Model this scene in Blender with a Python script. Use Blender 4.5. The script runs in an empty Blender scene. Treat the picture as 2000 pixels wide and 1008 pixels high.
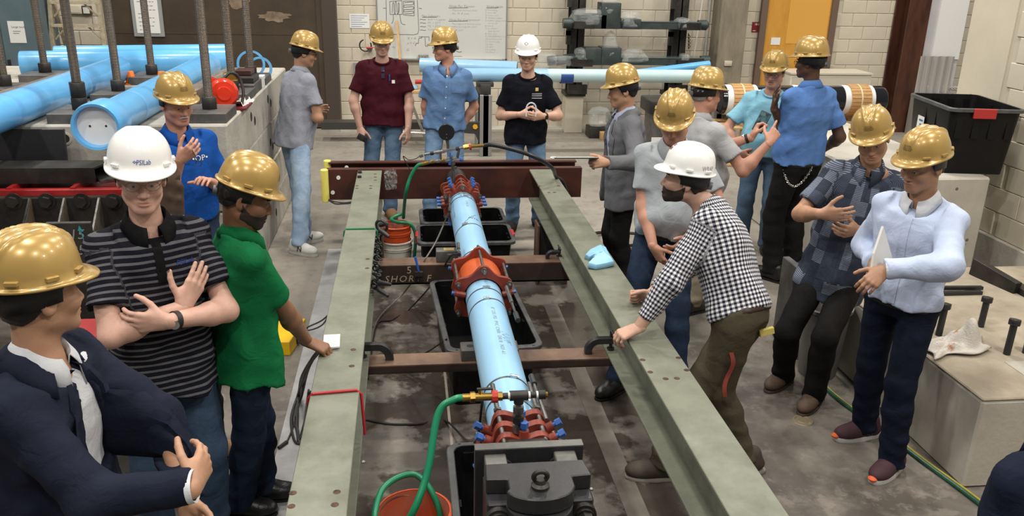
import bpy, bmesh, math, random
import numpy as np
from mathutils import Vector, Matrix, Quaternion
from mathutils.bvhtree import BVHTree
from math import sin, cos, pi, radians as rad, sqrt, atan2

SC = bpy.context.scene
COL = SC.collection
random.seed(7)

# ------------------------------------------------------------------ camera
CAM_H, FPX, PITCH, YAW, ROLL = 2.55, 1655.0, 0.3435, 0.127, 0.023
c_f = Vector((sin(YAW)*cos(PITCH), cos(YAW)*cos(PITCH), -sin(PITCH)))
c_r0 = Vector((cos(YAW), -sin(YAW), 0)); c_u0 = c_r0.cross(c_f)
c_r = c_r0*cos(ROLL) + c_u0*sin(ROLL); c_u = -c_r0*sin(ROLL) + c_u0*cos(ROLL)
cam_data = bpy.data.cameras.new('camera'); cam = bpy.data.objects.new('camera', cam_data)
COL.objects.link(cam)
cam_data.sensor_fit = 'HORIZONTAL'; cam_data.sensor_width = 36.0
cam_data.lens = 36.0*FPX/2000.0; cam_data.clip_start = 0.05; cam_data.clip_end = 200
cm = Matrix((c_r, c_u, -c_f)).transposed().to_4x4(); cm.translation = (0, 0, CAM_H)
cam.matrix_world = cm
SC.camera = cam

# ------------------------------------------------------------------ light
world = bpy.data.worlds.new('world'); SC.world = world; world.use_nodes = True
bg = world.node_tree.nodes['Background']
bg.inputs[0].default_value = (1.0, 0.96, 0.91, 1); bg.inputs[1].default_value = 0.17
for lx in (-5.5, -1.2, 3.1, 7.4):
    for ly in (-1.5, 2.6, 6.7, 10.8):
        ld = bpy.data.lights.new('high_bay_lamp', 'AREA'); ld.shape = 'DISK'; ld.size = 0.5
        ld.energy = 165; ld.color = (1.0, 0.95, 0.87)
        lo = bpy.data.objects.new('high_bay_lamp', ld); lo.location = (lx + 0.35*((ly*3) % 2), ly, 7.2)
        COL.objects.link(lo)
vs = SC.view_settings
vs.view_transform = 'Standard'; vs.look = 'None'; vs.gamma = 1.0; vs.use_curve_mapping = False
vs.exposure = 0.0

# ------------------------------------------------------------------ pixel -> place (photo is 2000x1008)
def ray(px, py): return c_f*FPX + c_r*(px-1000) - c_u*(py-504)
ORG = Vector((0, 0, CAM_H))
def atz(px, py, z=0.0):
    d = ray(px, py); return ORG + d*((z-CAM_H)/d.z)
def aty(px, py, y):
    d = ray(px, py); return ORG + d*(y/d.y)
def atx(px, py, x):
    d = ray(px, py); return ORG + d*(x/d.x)

# ------------------------------------------------------------------ materials
MATS = {}
def M(name, col, rough=0.5, metal=0.0, col2=None, vscale=3.0, vdet=4.0, vlo=0.35, vhi=0.65, bump=0.0, bscale=60.0,
      coat=0.0, rvar=0.0, trans=0.0, alpha=1.0, sheen=0.0, spec=0.5, emit=None, estr=1.0, stretch=None, ior=1.45):
    if name in MATS: return MATS[name]
    m = bpy.data.materials.new(name); m.use_nodes = True; nt = m.node_tree; N = nt.nodes; L = nt.links
    b = N['Principled BSDF']
    b.inputs['Base Color'].default_value = (*col, 1); b.inputs['Roughness'].default_value = rough
    b.inputs['Metallic'].default_value = metal; b.inputs['Specular IOR Level'].default_value = spec
    b.inputs['Coat Weight'].default_value = coat; b.inputs['Coat Roughness'].default_value = 0.08
    b.inputs['Transmission Weight'].default_value = trans; b.inputs['Alpha'].default_value = alpha
    b.inputs['Sheen Weight'].default_value = sheen; b.inputs['IOR'].default_value = ior
    if emit: b.inputs['Emission Color'].default_value = (*emit, 1); b.inputs['Emission Strength'].default_value = estr
    tc = N.new('ShaderNodeTexCoord'); src = tc.outputs['Object']
    if stretch:
        mp = N.new('ShaderNodeMapping'); mp.inputs['Scale'].default_value = stretch
        L.new(src, mp.inputs[0]); src = mp.outputs[0]
    if col2 is not None:
        n = N.new('ShaderNodeTexNoise'); n.inputs['Scale'].default_value = vscale; n.inputs['Detail'].default_value = vdet
        n.inputs['Roughness'].default_value = 0.62
        L.new(src, n.inputs['Vector'])
        r = N.new('ShaderNodeMapRange'); r.inputs[1].default_value = vlo; r.inputs[2].default_value = vhi
        L.new(n.outputs['Fac'], r.inputs[0])
        x = N.new('ShaderNodeMix'); x.data_type = 'RGBA'
        x.inputs[6].default_value = (*col, 1); x.inputs[7].default_value = (*col2, 1)
        L.new(r.outputs[0], x.inputs[0]); L.new(x.outputs[2], b.inputs['Base Color'])
        if rvar:
            q = N.new('ShaderNodeMapRange'); q.inputs[3].default_value = rough; q.inputs[4].default_value = rough+rvar
            L.new(r.outputs[0], q.inputs[0]); L.new(q.outputs[0], b.inputs['Roughness'])
    if bump:
        n2 = N.new('ShaderNodeTexNoise'); n2.inputs['Scale'].default_value = bscale; n2.inputs['Detail'].default_value = 3
        L.new(src, n2.inputs['Vector'])
        bp = N.new('ShaderNodeBump'); bp.inputs['Strength'].default_value = bump; bp.inputs['Distance'].default_value = 0.01
        L.new(n2.outputs['Fac'], bp.inputs['Height']); L.new(bp.outputs[0], b.inputs['Normal'])
    MATS[name] = m
    return m

# ------------------------------------------------------------------ mesh building
XF = None      # placement of the test rig: its drawing dimensions are set to true size and height when built
RIG = Matrix.Translation((0, 0, 0.2346)) @ Matrix.Scale(0.908, 4)
ZFL = -0.2346/0.908   # floor level in rig drawing units
def mk(name, me, parent=None, mat=None, matrix=None):
    if XF is not None: me.transform(XF)
    o = bpy.data.objects.new(name, me); COL.objects.link(o)
    if mat is not None:
        if len(me.materials) == 0: me.materials.append(mat)
    if matrix is not None: o.matrix_world = matrix
    if parent is not None:
        o.parent = parent
        if matrix is None and parent.matrix_world != Matrix.Identity(4): pass
    return o
def tag(o, label=None, cat=None, group=None, kind=None):
    if label: o['label'] = label
    if cat: o['category'] = cat
    if group: o['group'] = group
    if kind: o['kind'] = kind
    return o
def empty(name, label=None, cat=None, group=None, loc=(0, 0, 0)):
    o = bpy.data.objects.new(name, None); o.empty_display_size = 0.1; COL.objects.link(o)
    tag(o, label, cat, group); return o

class MB:
    """collects shapes in world coordinates; build() links them as one mesh object"""
    def __init__(s): s.v = []; s.f = []
    def add(s, vs, fs):
        n = len(s.v); s.v += [tuple(v) for v in vs]; s.f += [tuple(i+n for i in f) for f in fs]; return s
    def box(s, c, size, rot=None, taper=1.0):
        hx, hy, hz = (q/2 for q in size); c = Vector(c); vs = []
        for z in (-hz, hz):
            k = taper if z > 0 else 1.0
            for x, y in ((-hx, -hy), (hx, -hy), (hx, hy), (-hx, hy)):
                p = Vector((x*k, y*k, z)); p = (rot @ p) if rot is not None else p; vs.append(c+p)
        return s.add(vs, [(3, 2, 1, 0), (4, 5, 6, 7), (0, 1, 5, 4), (1, 2, 6, 5), (2, 3, 7, 6), (3, 0, 4, 7)])
    def bbox(s, x0, x1, y0, y1, z0, z1): return s.box(((x0+x1)/2, (y0+y1)/2, (z0+z1)/2), (x1-x0, y1-y0, z1-z0))
    def cbox(s, c, size, ch=0.01, rot=None):
        """box with chamfered edges (all 12)"""
        bm = bmesh.new(); bmesh.ops.create_cube(bm, size=1.0)
        for v in bm.verts: v.co = Vector((v.co.x*size[0], v.co.y*size[1], v.co.z*size[2]))
        bmesh.ops.bevel(bm, geom=bm.edges[:], offset=ch, segments=2, affect='EDGES', profile=0.5)
        bm.verts.index_update(); c = Vector(c)
        s.add([c + ((rot @ v.co) if rot is not None else v.co) for v in bm.verts], [[v.index for v in f.verts] for f in bm.faces])
        bm.free(); return s
    def prism(s, poly, a, b, frame):
        """2D poly extruded; frame=(origin,u,v,w): point = o+u*x+v*y+w*t, t in a..b"""
        o, u, v, w = frame; n = len(poly)
        vs = [o+u*p[0]+v*p[1]+w*a for p in poly] + [o+u*p[0]+v*p[1]+w*b for p in poly]
        fs = [tuple(reversed(range(n))), tuple(range(n, 2*n))] + [(i, (i+1) % n, n+(i+1) % n, n+i) for i in range(n)]
        return s.add(vs, fs)
    def cyl(s, a, b, r1, r2=None, n=16, cap=True, phase=0.0):
        a = Vector(a); b = Vector(b); r2 = r1 if r2 is None else r2
        d = (b-a).normalized(); u = d.orthogonal().normalized(); w = d.cross(u)
        vs = []
        for c, r in ((a, r1), (b, r2)):
            for i in range(n):
                t = 2*pi*i/n+phase; vs.append(c+u*(r*cos(t))+w*(r*sin(t)))
        fs = [(i, (i+1) % n, n+(i+1) % n, n+i) for i in range(n)]
        if cap: fs += [tuple(reversed(range(n))), tuple(range(n, 2*n))]
        return s.add(vs, fs)
    def tube(s, pts, r, n=8, cap=True, closed=False):
        pts = [Vector(p) for p in pts]; m = len(pts); vs = []; prev = None
        for i, p in enumerate(pts):
            if closed: d = pts[(i+1) % m]-pts[i-1]
            else: d = pts[min(i+1, m-1)]-pts[max(i-1, 0)]
            d.normalize()
            u = d.orthogonal() if prev is None else prev - d*prev.dot(d)
            if u.length < 1e-6: u = d.orthogonal()
            u.normalize(); prev = u; w = d.cross(u); rr = r[i] if hasattr(r, '__len__') else r
            for k in range(n):
                t = 2*pi*k/n; vs.append(p+u*(rr*cos(t))+w*(rr*sin(t)))
        fs = []
        for i in range(m if closed else m-1):
            j = (i+1) % m
            for k in range(n): fs.append((i*n+k, i*n+(k+1) % n, j*n+(k+1) % n, j*n+k))
        if cap and not closed: fs += [tuple(reversed(range(n))), tuple(range((m-1)*n, m*n))]
        return s.add(vs, fs)
    def lathe(s, prof, c=(0, 0, 0), axis=(0, 0, 1), n=24, closed=False, cap=False):
        """prof: (radius, height) list"""
        c = Vector(c); d = Vector(axis).normalized(); u = d.orthogonal().normalized()
        if abs(d.z) > 0.99: u = Vector((1, 0, 0))
        w = d.cross(u); vs = []; m = len(prof)
        for r, h in prof:
            for k in range(n):
                t = 2*pi*k/n; vs.append(c+d*h+u*(r*cos(t))+w*(r*sin(t)))
        fs = []
        for i in range(m if closed else m-1):
            j = (i+1) % m
            for k in range(n): fs.append((i*n+k, i*n+(k+1) % n, j*n+(k+1) % n, j*n+k))
        if cap and not closed:
            if prof[0][0] > 1e-5: fs.append(tuple(reversed(range(n))))
            if prof[-1][0] > 1e-5: fs.append(tuple(range((m-1)*n, m*n)))
        return s.add(vs, fs)
    def torus(s, c, axis, R, r, n=24, k=8, a0=0.0, a1=2*pi, ref=None):
        d = Vector(axis).normalized(); u = (ref - d*ref.dot(d)).normalized() if ref is not None else d.orthogonal().normalized()
        w = d.cross(u); full = abs(a1-a0-2*pi) < 1e-4; c = Vector(c)
        pts = [c+u*(R*cos(a0+(a1-a0)*i/n))+w*(R*sin(a0+(a1-a0)*i/n)) for i in range(n if full else n+1)]
        return s.tube(pts, r, k, closed=full)
    def build(s, name, mat=None, parent=None, smooth=35, bevel=0.0, seg=1):
        me = bpy.data.meshes.new(name); me.from_pydata(s.v, [], s.f)
        if bevel:
            bm = bmesh.new(); bm.from_mesh(me)
            es = [e for e in bm.edges if len(e.link_faces) == 2 and e.calc_face_angle(0) > 0.6]
            bmesh.ops.bevel(bm, geom=es, offset=bevel, segments=seg, affect='EDGES', profile=0.5); bm.to_mesh(me); bm.free()
        me.update()
        if smooth:
            me.shade_smooth(); me.set_sharp_from_angle(angle=rad(smooth))
        if mat is not None: me.materials.append(mat)
        return mk(name, me, parent)

def spline(pts, n=8):
    """Catmull-Rom through points"""
    pts = [Vector(p) for p in pts]; out = []
    P = [pts[0]*2-pts[1]] + pts + [pts[-1]*2-pts[-2]]
    for i in range(1, len(P)-2):
        p0, p1, p2, p3 = P[i-1:i+3]
        for k in range(n):
            t = k/n
            out.append(0.5*((2*p1)+(p2-p0)*t+(2*p0-5*p1+4*p2-p3)*t*t+(3*p1-p0-3*p2+p3)*t**3))
    out.append(pts[-1]); return out

def text_mesh(body, size=1.0, align='LEFT', extrude=0.0, shear=0.0, space=1.0, offset=0.0):
    """lettering as flat mesh data in its own xy plane"""
    cu = bpy.data.curves.new('txt', 'FONT'); cu.body = body; cu.size = size; cu.align_x = align; cu.align_y = 'CENTER'
    cu.extrude = extrude; cu.shear = shear; cu.space_character = space; cu.resolution_u = 2; cu.offset = offset
    o = bpy.data.objects.new('txt', cu); COL.objects.link(o)
    dg = bpy.context.evaluated_depsgraph_get(); me = bpy.data.meshes.new_from_object(o.evaluated_get(dg))
    bpy.data.objects.remove(o); bpy.data.curves.remove(cu); return me
def lettering(name, body, size, origin, u, v, mat, parent=None, align='LEFT', shear=0.0, space=1.0, offset=0.0, lift=0.0):
    me = text_mesh(body, size, align, 0, shear, space, offset); origin = Vector(origin); u = Vector(u).normalized(); v = Vector(v).normalized(); w = u.cross(v)
    for p in me.vertices:
        c = p.co.copy(); p.co = origin+u*c.x+v*c.y+w*lift
    me.materials.clear(); me.materials.append(mat)
    return mk(name, me, parent)
X, Y, Z = Vector((1, 0, 0)), Vector((0, 1, 0)), Vector((0, 0, 1))
# ------------------------------------------------------------------ material library
m_cream = M('cream_paint', (0.60, 0.545, 0.44), 0.55, col2=(0.54, 0.485, 0.38), vscale=2.2, bump=0.12, bscale=35)
m_mortar = M('cream_mortar', (0.545, 0.495, 0.395), 0.8)
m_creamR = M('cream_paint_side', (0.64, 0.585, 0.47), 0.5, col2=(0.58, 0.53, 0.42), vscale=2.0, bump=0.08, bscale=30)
m_conc = M('concrete', (0.44, 0.42, 0.37), 0.85, col2=(0.30, 0.285, 0.25), vscale=5, vdet=8, vlo=0.4, vhi=0.72, bump=0.25, bscale=50)
m_concl = M('concrete_painted', (0.50, 0.47, 0.41), 0.75, col2=(0.36, 0.335, 0.29), vscale=2.5, vdet=7, vlo=0.42, vhi=0.75, bump=0.15, bscale=40)
m_conctop = M('concrete_worn', (0.40, 0.35, 0.27), 0.85, col2=(0.26, 0.22, 0.165), vscale=3.5, vdet=8, bump=0.2, bscale=50)
m_beam = M('green_painted_steel', (0.185, 0.195, 0.150), 0.42, col2=(0.120, 0.128, 0.095), vscale=5, vdet=8, vlo=0.38, vhi=0.68, bump=0.06, bscale=30, rvar=0.2)
m_rust = M('red_brown_steel', (0.080, 0.024, 0.016), 0.45, col2=(0.035, 0.014, 0.012), vscale=4, vdet=7, bump=0.05)
m_brown = M('raw_brown_steel', (0.19, 0.115, 0.075), 0.5, col2=(0.095, 0.058, 0.042), vscale=5, vdet=7, metal=0.2, bump=0.08)
m_mill = M('dark_mill_steel', (0.055, 0.05, 0.046), 0.45, metal=0.5, col2=(0.025, 0.023, 0.022), vscale=6, vdet=6, bump=0.06)
m_black = M('black_painted_steel', (0.022, 0.022, 0.024), 0.38, col2=(0.035, 0.035, 0.036), vscale=12, vdet=6, vlo=0.5, vhi=0.8, bump=0.05)
m_blackedge = M('bare_plate_edge', (0.15, 0.15, 0.14), 0.5, metal=0.4, col2=(0.09, 0.09, 0.085), vscale=9)
m_plas = M('black_plastic', (0.006, 0.006, 0.0065), 0.42, col2=(0.012, 0.012, 0.013), vscale=6, vlo=0.5, vhi=0.8, spec=0.25)
m_plasrim = M('black_plastic_rim', (0.06, 0.062, 0.066), 0.4, col2=(0.13, 0.13, 0.135), vscale=10, vdet=5, vlo=0.45, vhi=0.8)
m_pipe = M('pale_blue_pvc', (0.245, 0.46, 0.68), 0.32, col2=(0.285, 0.50, 0.70), vscale=2.5, vdet=3, coat=0.15)
m_pipeb = M('bright_blue_pvc', (0.11, 0.40, 0.76), 0.28, col2=(0.15, 0.45, 0.78), vscale=1.8, coat=0.15)
m_pipep = M('mint_white_pvc', (0.52, 0.68, 0.68), 0.35, col2=(0.44, 0.64, 0.70), vscale=1.5)
m_pipein = M('pipe_inside_white', (0.70, 0.72, 0.74), 0.5)
m_red = M('red_cast_iron', (0.22, 0.036, 0.018), 0.42, col2=(0.14, 0.022, 0.013), vscale=9, vdet=4)
m_orange = M('orange_sleeve', (0.55, 0.10, 0.02), 0.4, col2=(0.42, 0.07, 0.018), vscale=7)
m_bolt = M('blue_coated_bolt', (0.035, 0.11, 0.36), 0.4)
m_stud = M('grey_steel', (0.23, 0.225, 0.21), 0.35, metal=0.85, col2=(0.13, 0.125, 0.115), vscale=20)
m_chrome = M('bright_steel', (0.62, 0.62, 0.60), 0.2, metal=1.0)
m_brass = M('brass', (0.62, 0.40, 0.10), 0.25, metal=1.0)
m_redh = M('red_valve_collar', (0.42, 0.03, 0.02), 0.4)
m_hose = M('green_hose', (0.012, 0.20, 0.095), 0.32)
m_hoseb = M('black_hose', (0.02, 0.021, 0.024), 0.3)
m_cable = M('black_cable', (0.018, 0.018, 0.018), 0.45)
m_greyc = M('grey_cable', (0.13, 0.12, 0.11), 0.5)
m_bucket = M('orange_bucket_plastic', (0.62, 0.085, 0.018), 0.4, col2=(0.48, 0.07, 0.025), vscale=5, vdet=7)
m_bucketin = M('orange_bucket_dusty', (0.55, 0.10, 0.035), 0.55, col2=(0.40, 0.15, 0.10), vscale=9, vdet=8)
m_bucketw = M('white_bucket_plastic', (0.66, 0.64, 0.59), 0.4, col2=(0.52, 0.49, 0.44), vscale=7)
m_latch = M('red_latch_plastic', (0.45, 0.03, 0.03), 0.4)
m_yellow = M('yellow_paint', (0.80, 0.50, 0.0), 0.45, col2=(0.68, 0.42, 0.01), vscale=9)
m_foam = M('yellow_foam', (0.80, 0.72, 0.16), 0.8)
m_redrod = M('red_coated_rod', (0.42, 0.02, 0.03), 0.4)
m_greenrod = M('green_coated_rod', (0.015, 0.20, 0.075), 0.4)
m_wood = M('grey_weathered_timber', (0.20, 0.17, 0.135), 0.85, col2=(0.10, 0.085, 0.07), vscale=4, vdet=8, stretch=(6, 1, 6), bump=0.3, bscale=14)
m_pine = M('pine_wood', (0.58, 0.37, 0.17), 0.6, col2=(0.46, 0.28, 0.12), vscale=5, stretch=(8, 8, 1))
m_white = M('white_paper', (0.74, 0.74, 0.72), 0.6)
m_ink = M('black_ink', (0.05, 0.05, 0.055), 0.6)
m_inkg = M('grey_ink', (0.22, 0.22, 0.23), 0.6)
m_inkb = M('blue_ink', (0.03, 0.15, 0.32), 0.6)
m_chalk = M('chalk_mark', (0.40, 0.32, 0.22), 0.8)
m_board = M('whiteboard', (0.60, 0.61, 0.57), 0.3, col2=(0.56, 0.57, 0.545), vscale=1.2)
m_alu = M('aluminium', (0.55, 0.55, 0.54), 0.35, metal=0.9)
m_doorb = M('brown_steel_sheet', (0.066, 0.046, 0.029), 0.5, col2=(0.044, 0.031, 0.020), vscale=2.2, vdet=7, bump=0.04)
m_doorf = M('dark_door_frame', (0.06, 0.045, 0.035), 0.5)
m_cab = M('blue_grey_cabinet', (0.115, 0.165, 0.185), 0.5, col2=(0.09, 0.135, 0.155), vscale=3, vdet=6)
m_lad = M('cream_ladder_paint', (0.48, 0.42, 0.30), 0.5, col2=(0.32, 0.28, 0.20), vscale=16, vdet=6)
m_ocd = M('ochre_wood_door', (0.62, 0.32, 0.055), 0.4, col2=(0.52, 0.25, 0.04), vscale=3, vdet=7, stretch=(2, 2, 0.6))
m_frame = M('brown_door_frame', (0.14, 0.095, 0.07), 0.5)
m_column = M('raw_concrete_column', (0.27, 0.235, 0.17), 0.85, col2=(0.19, 0.165, 0.12), vscale=3.5, vdet=9, bump=0.2, stretch=(3, 3, 0.8))
m_sign = M('maroon_sign', (0.19, 0.014, 0.022), 0.4)
m_blackpipe = M('black_coated_pipe', (0.010, 0.010, 0.013), 0.12, coat=0.4)
m_tan = M('tan_wood_wrap', (0.56, 0.33, 0.14), 0.6, col2=(0.46, 0.26, 0.10), vscale=5, stretch=(3, 3, 14))
m_strap = M('pale_strap', (0.72, 0.62, 0.40), 0.4)
m_rcol = M('red_brown_column', (0.090, 0.033, 0.018), 0.4, col2=(0.045, 0.017, 0.011), vscale=3, vdet=6, stretch=(3, 3, 0.7))
m_panel = M('white_sheet_panel', (0.56, 0.54, 0.55), 0.5, col2=(0.50, 0.48, 0.50), vscale=1.5)
m_galv = M('galvanised_sheet', (0.48, 0.46, 0.43), 0.4, metal=0.5)
m_machine = M('dark_green_machine', (0.045, 0.06, 0.058), 0.4, col2=(0.03, 0.038, 0.038), vscale=7)
m_wrap = M('crinkled_plastic_wrap', (0.62, 0.67, 0.66), 0.12, alpha=0.22, col2=(0.70, 0.73, 0.72), vscale=25, vdet=6, bump=0.9, bscale=38, spec=0.9)
m_greyst = M('grey_plastic_stand', (0.24, 0.24, 0.235), 0.5)
m_dkstand = M('dark_plastic_stand', (0.04, 0.038, 0.035), 0.5)
m_yel = M('yellow_badge', (0.75, 0.40, 0.02), 0.5)
m_redmot = M('red_gloss_paint', (0.66, 0.035, 0.012), 0.22, coat=0.5)
m_cone = M('orange_cone_plastic', (0.80, 0.17, 0.012), 0.45)
m_plate = M('grey_steel_plate', (0.13, 0.125, 0.12), 0.5, metal=0.3, col2=(0.075, 0.072, 0.07), vscale=8, bump=0.06)
m_rodm = M('threaded_rod_steel', (0.095, 0.085, 0.075), 0.42, metal=0.55, col2=(0.15, 0.115, 0.085), vscale=7)
m_rednose = M('red_frame_paint', (0.36, 0.018, 0.018), 0.35, col2=(0.26, 0.014, 0.014), vscale=6)
m_rib = M('raw_rib_plate', (0.15, 0.135, 0.115), 0.5, metal=0.3, col2=(0.17, 0.10, 0.045), vscale=6, vdet=6)
m_teal = M('teal_chalk', (0.02, 0.26, 0.30), 0.7)
m_towel = M('stained_towel', (0.62, 0.58, 0.53), 0.9, col2=(0.40, 0.15, 0.045), vscale=9, vdet=4, vlo=0.60, vhi=0.70, bump=0.5, bscale=120)
m_shard = M('blue_pvc_shard', (0.26, 0.54, 0.76), 0.4)
m_bluetape = M('blue_tape', (0.02, 0.07, 0.26), 0.5)
m_bin = M('grey_bin', (0.16, 0.155, 0.15), 0.55)
m_rail = M('pale_floor_plate', (0.36, 0.36, 0.37), 0.5, col2=(0.25, 0.25, 0.255), vscale=5, vdet=8, metal=0.1)
m_brassplug = M('floor_plug', (0.30, 0.25, 0.17), 0.5, metal=0.4)

# floor: stained concrete, wet below the test pipe
def floor_material():
    m = bpy.data.materials.new('stained_concrete_floor'); m.use_nodes = True; nt = m.node_tree; N = nt.nodes; L = nt.links; b = N['Principled BSDF']
    tc = N.new('ShaderNodeTexCoord')
    def noise(s, d=6, r=0.6, vec=None):
        n = N.new('ShaderNodeTexNoise'); n.inputs['Scale'].default_value = s; n.inputs['Detail'].default_value = d; n.inputs['Roughness'].default_value = r
        L.new(vec or tc.outputs['Object'], n.inputs['Vector']); return n.outputs['Fac']
    def rng(x, a, c, lo=0.0, hi=1.0, smooth=False):
        q = N.new('ShaderNodeMapRange'); q.inputs[1].default_value = a; q.inputs[2].default_value = c; q.inputs[3].default_value = lo; q.inputs[4].default_value = hi
        if smooth: q.interpolation_type = 'SMOOTHSTEP'
        L.new(x, q.inputs[0]); return q.outputs[0]
    def mul(x, y, op='MULTIPLY'):
        q = N.new('ShaderNodeMath'); q.operation = op; q.use_clamp = True
        for i, k in enumerate((x, y)):
            if isinstance(k, (int, float)): q.inputs[i].default_value = k
            else: L.new(k, q.inputs[i])
        return q.outputs[0]
    def mix(f, a, c):
        q = N.new('ShaderNodeMix'); q.data_type = 'RGBA'; L.new(f, q.inputs[0])
        for i, k in ((6, a), (7, c)):
            if isinstance(k, tuple): q.inputs[i].default_value = (*k, 1)
            else: L.new(k, q.inputs[i])
        return q.outputs[2]
    sp = N.new('ShaderNodeSeparateXYZ'); L.new(tc.outputs['Object'], sp.inputs[0]); xo, yo = sp.outputs[0], sp.outputs[1]
    base = mix(rng(noise(0.9, 8), 0.35, 0.7), (0.30, 0.275, 0.235), (0.185, 0.165, 0.14))
    base = mix(rng(noise(9, 8, 0.7), 0.5, 0.8), base, (0.14, 0.125, 0.105))
    # the floor gets darker from the far end of the rig towards the near side
    near = mul(rng(yo, 7.2, 4.8, smooth=True), rng(noise(1.4, 4), 0.28, 0.6, 0.5, 1.0))
    base = mix(mul(near, 0.88), base, (0.066, 0.054, 0.046))
    # pale mineral bloom
    bloom = mul(rng(noise(2.6, 9, 0.66), 0.47, 0.60), near)
    base = mix(mul(bloom, 0.75), base, (0.20, 0.175, 0.148))
    fine = mul(rng(noise(7.5, 8, 0.7), 0.52, 0.60), near)
    base = mix(mul(fine, 0.55), base, (0.24, 0.215, 0.185))
    # wet patches
    band = mul(mul(rng(xo, -0.42, -0.22), rng(xo, 1.55, 1.25)), mul(rng(yo, 6.9, 6.2), rng(yo, 1.0, 2.2)))
    wet = mul(band, rng(noise(2.1, 6, 0.6), 0.44, 0.50))
    base = mix(mul(wet, 0.82), base, (0.036, 0.027, 0.022))
    ro = rng(wet, 0, 1, 0.62, 0.13)
    L.new(base, b.inputs['Base Color']); L.new(ro, b.inputs['Roughness'])
    bp = N.new('ShaderNodeBump'); bp.inputs['Strength'].default_value = 0.12; bp.inputs['Distance'].default_value = 0.01
    L.new(mul(noise(30, 5), rng(wet, 0, 1, 1, 0.1)), bp.inputs['Height']); L.new(bp.outputs[0], b.inputs['Normal'])
    return m
m_floor = floor_material()

# ------------------------------------------------------------------ setting
fl = MB(); fl.bbox(-14, 14, -6, 18, -0.3, 0.0)
tag(fl.build('floor', m_floor, smooth=0), kind='structure')
# saw-cut joints and pale plates let into the floor
tag(MB().bbox(-0.735, -0.60, 1.2, 7.4, 0.0, 0.004).build('trim_1', m_rail, smooth=0), kind='structure')
tag(MB().bbox(1.02, 1.13, 1.5, 6.0, 0.0, 0.003).build('trim_2', M('dull_floor_plate', (0.17, 0.155, 0.13), 0.5, col2=(0.11, 0.095, 0.08), vscale=6, vdet=7), smooth=0), kind='structure')
tag(MB().bbox(0.20, 0.215, 2.0, 6.6, 0.0, 0.002).build('trim_3', M('pale_joint', (0.28, 0.25, 0.21), 0.7), smooth=0), kind='structure')

YB = 13.1
def block_mesh(name, w, h, d, mat, ch=0.006):
    bm = bmesh.new(); bmesh.ops.create_cube(bm, size=1.0)
    for v in bm.verts: v.co = Vector((v.co.x*w, v.co.y*d, v.co.z*h))
    es = [e for e in bm.edges if all(v.co.y < 0 for v in e.verts)]
    bmesh.ops.bevel(bm, geom=es, offset=ch, segments=1, affect='EDGES'); me = bpy.data.meshes.new(name); bm.to_mesh(me); bm.free()
    me.materials.append(mat); return me
def block_wall(root, mesh_full, mesh_half, place, u0, u1, z0, rows, skip=None, cw=0.4, chh=0.2):
    for r in range(rows):
        z = z0+chh*(r+0.5); u = u0-(cw/2 if r % 2 else 0)
        while u < u1-0.02:
            a, b = max(u, u0), min(u+cw, u1); full = b-a > cw*0.75; mid = (a+b)/2
            if b-a > 0.12 and not (skip and skip(mid, z)):
                o = bpy.data.objects.new('block', mesh_full if full else mesh_half); COL.objects.link(o); o.parent = root
                o.matrix_basis = place(mid, z)
            u += cw
wall_b = MB().bbox(-9, 12, YB+0.012, YB+0.3, 0, 4.2).build('wall_back', m_mortar, smooth=0); tag(wall_b, kind='structure')
bf = block_mesh('block', 0.392, 0.192, 0.06, m_cream); bh = block_mesh('block', 0.192, 0.192, 0.06, m_cream)
def skip_b(u, z):
    return (5.42 < u < 6.75 and z < 2.4) or (-0.2 < u < 1.35 and 1.15 < z)
block_wall(wall_b, bf, bh, lambda u, z: Matrix.Translation((u, YB+0.03, z)), -1.0, 9.4, 0.0, 11, skip_b)
block_wall(wall_b, bf, bh, lambda u, z: Matrix.Translation((u, YB+0.03, z)), -5.6, -4.27, 0.6, 8)
XR = 4.85
wall_r = MB().bbox(XR+0.012, XR+0.35, -4, 7.05, 0, 4.2).build('wall_right', m_mortar, smooth=0); tag(wall_r, kind='structure')
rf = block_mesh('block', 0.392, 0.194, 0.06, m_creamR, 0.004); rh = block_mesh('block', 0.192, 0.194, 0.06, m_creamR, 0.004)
RR = Matrix.Rotation(rad(-90), 4, 'Z')
block_wall(wall_r, rf, rh, lambda u, z: Matrix.Translation((XR+0.03, u, z)) @ RR, 2.6, 6.5, 0.02, 12)
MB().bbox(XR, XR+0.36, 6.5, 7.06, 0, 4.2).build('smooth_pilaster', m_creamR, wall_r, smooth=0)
MB().bbox(XR-0.035, XR+0.01, 2.4, 6.6, 0, 0.42).build('concrete_kerb', m_conc, wall_r, smooth=0, bevel=0.006)
# kerb along the back wall
tag(MB().bbox(-1.0, 9.4, YB-0.30, YB+0.01, 0, 0.03).build('baseboard_back', m_concl, smooth=0), kind='structure')

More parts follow.
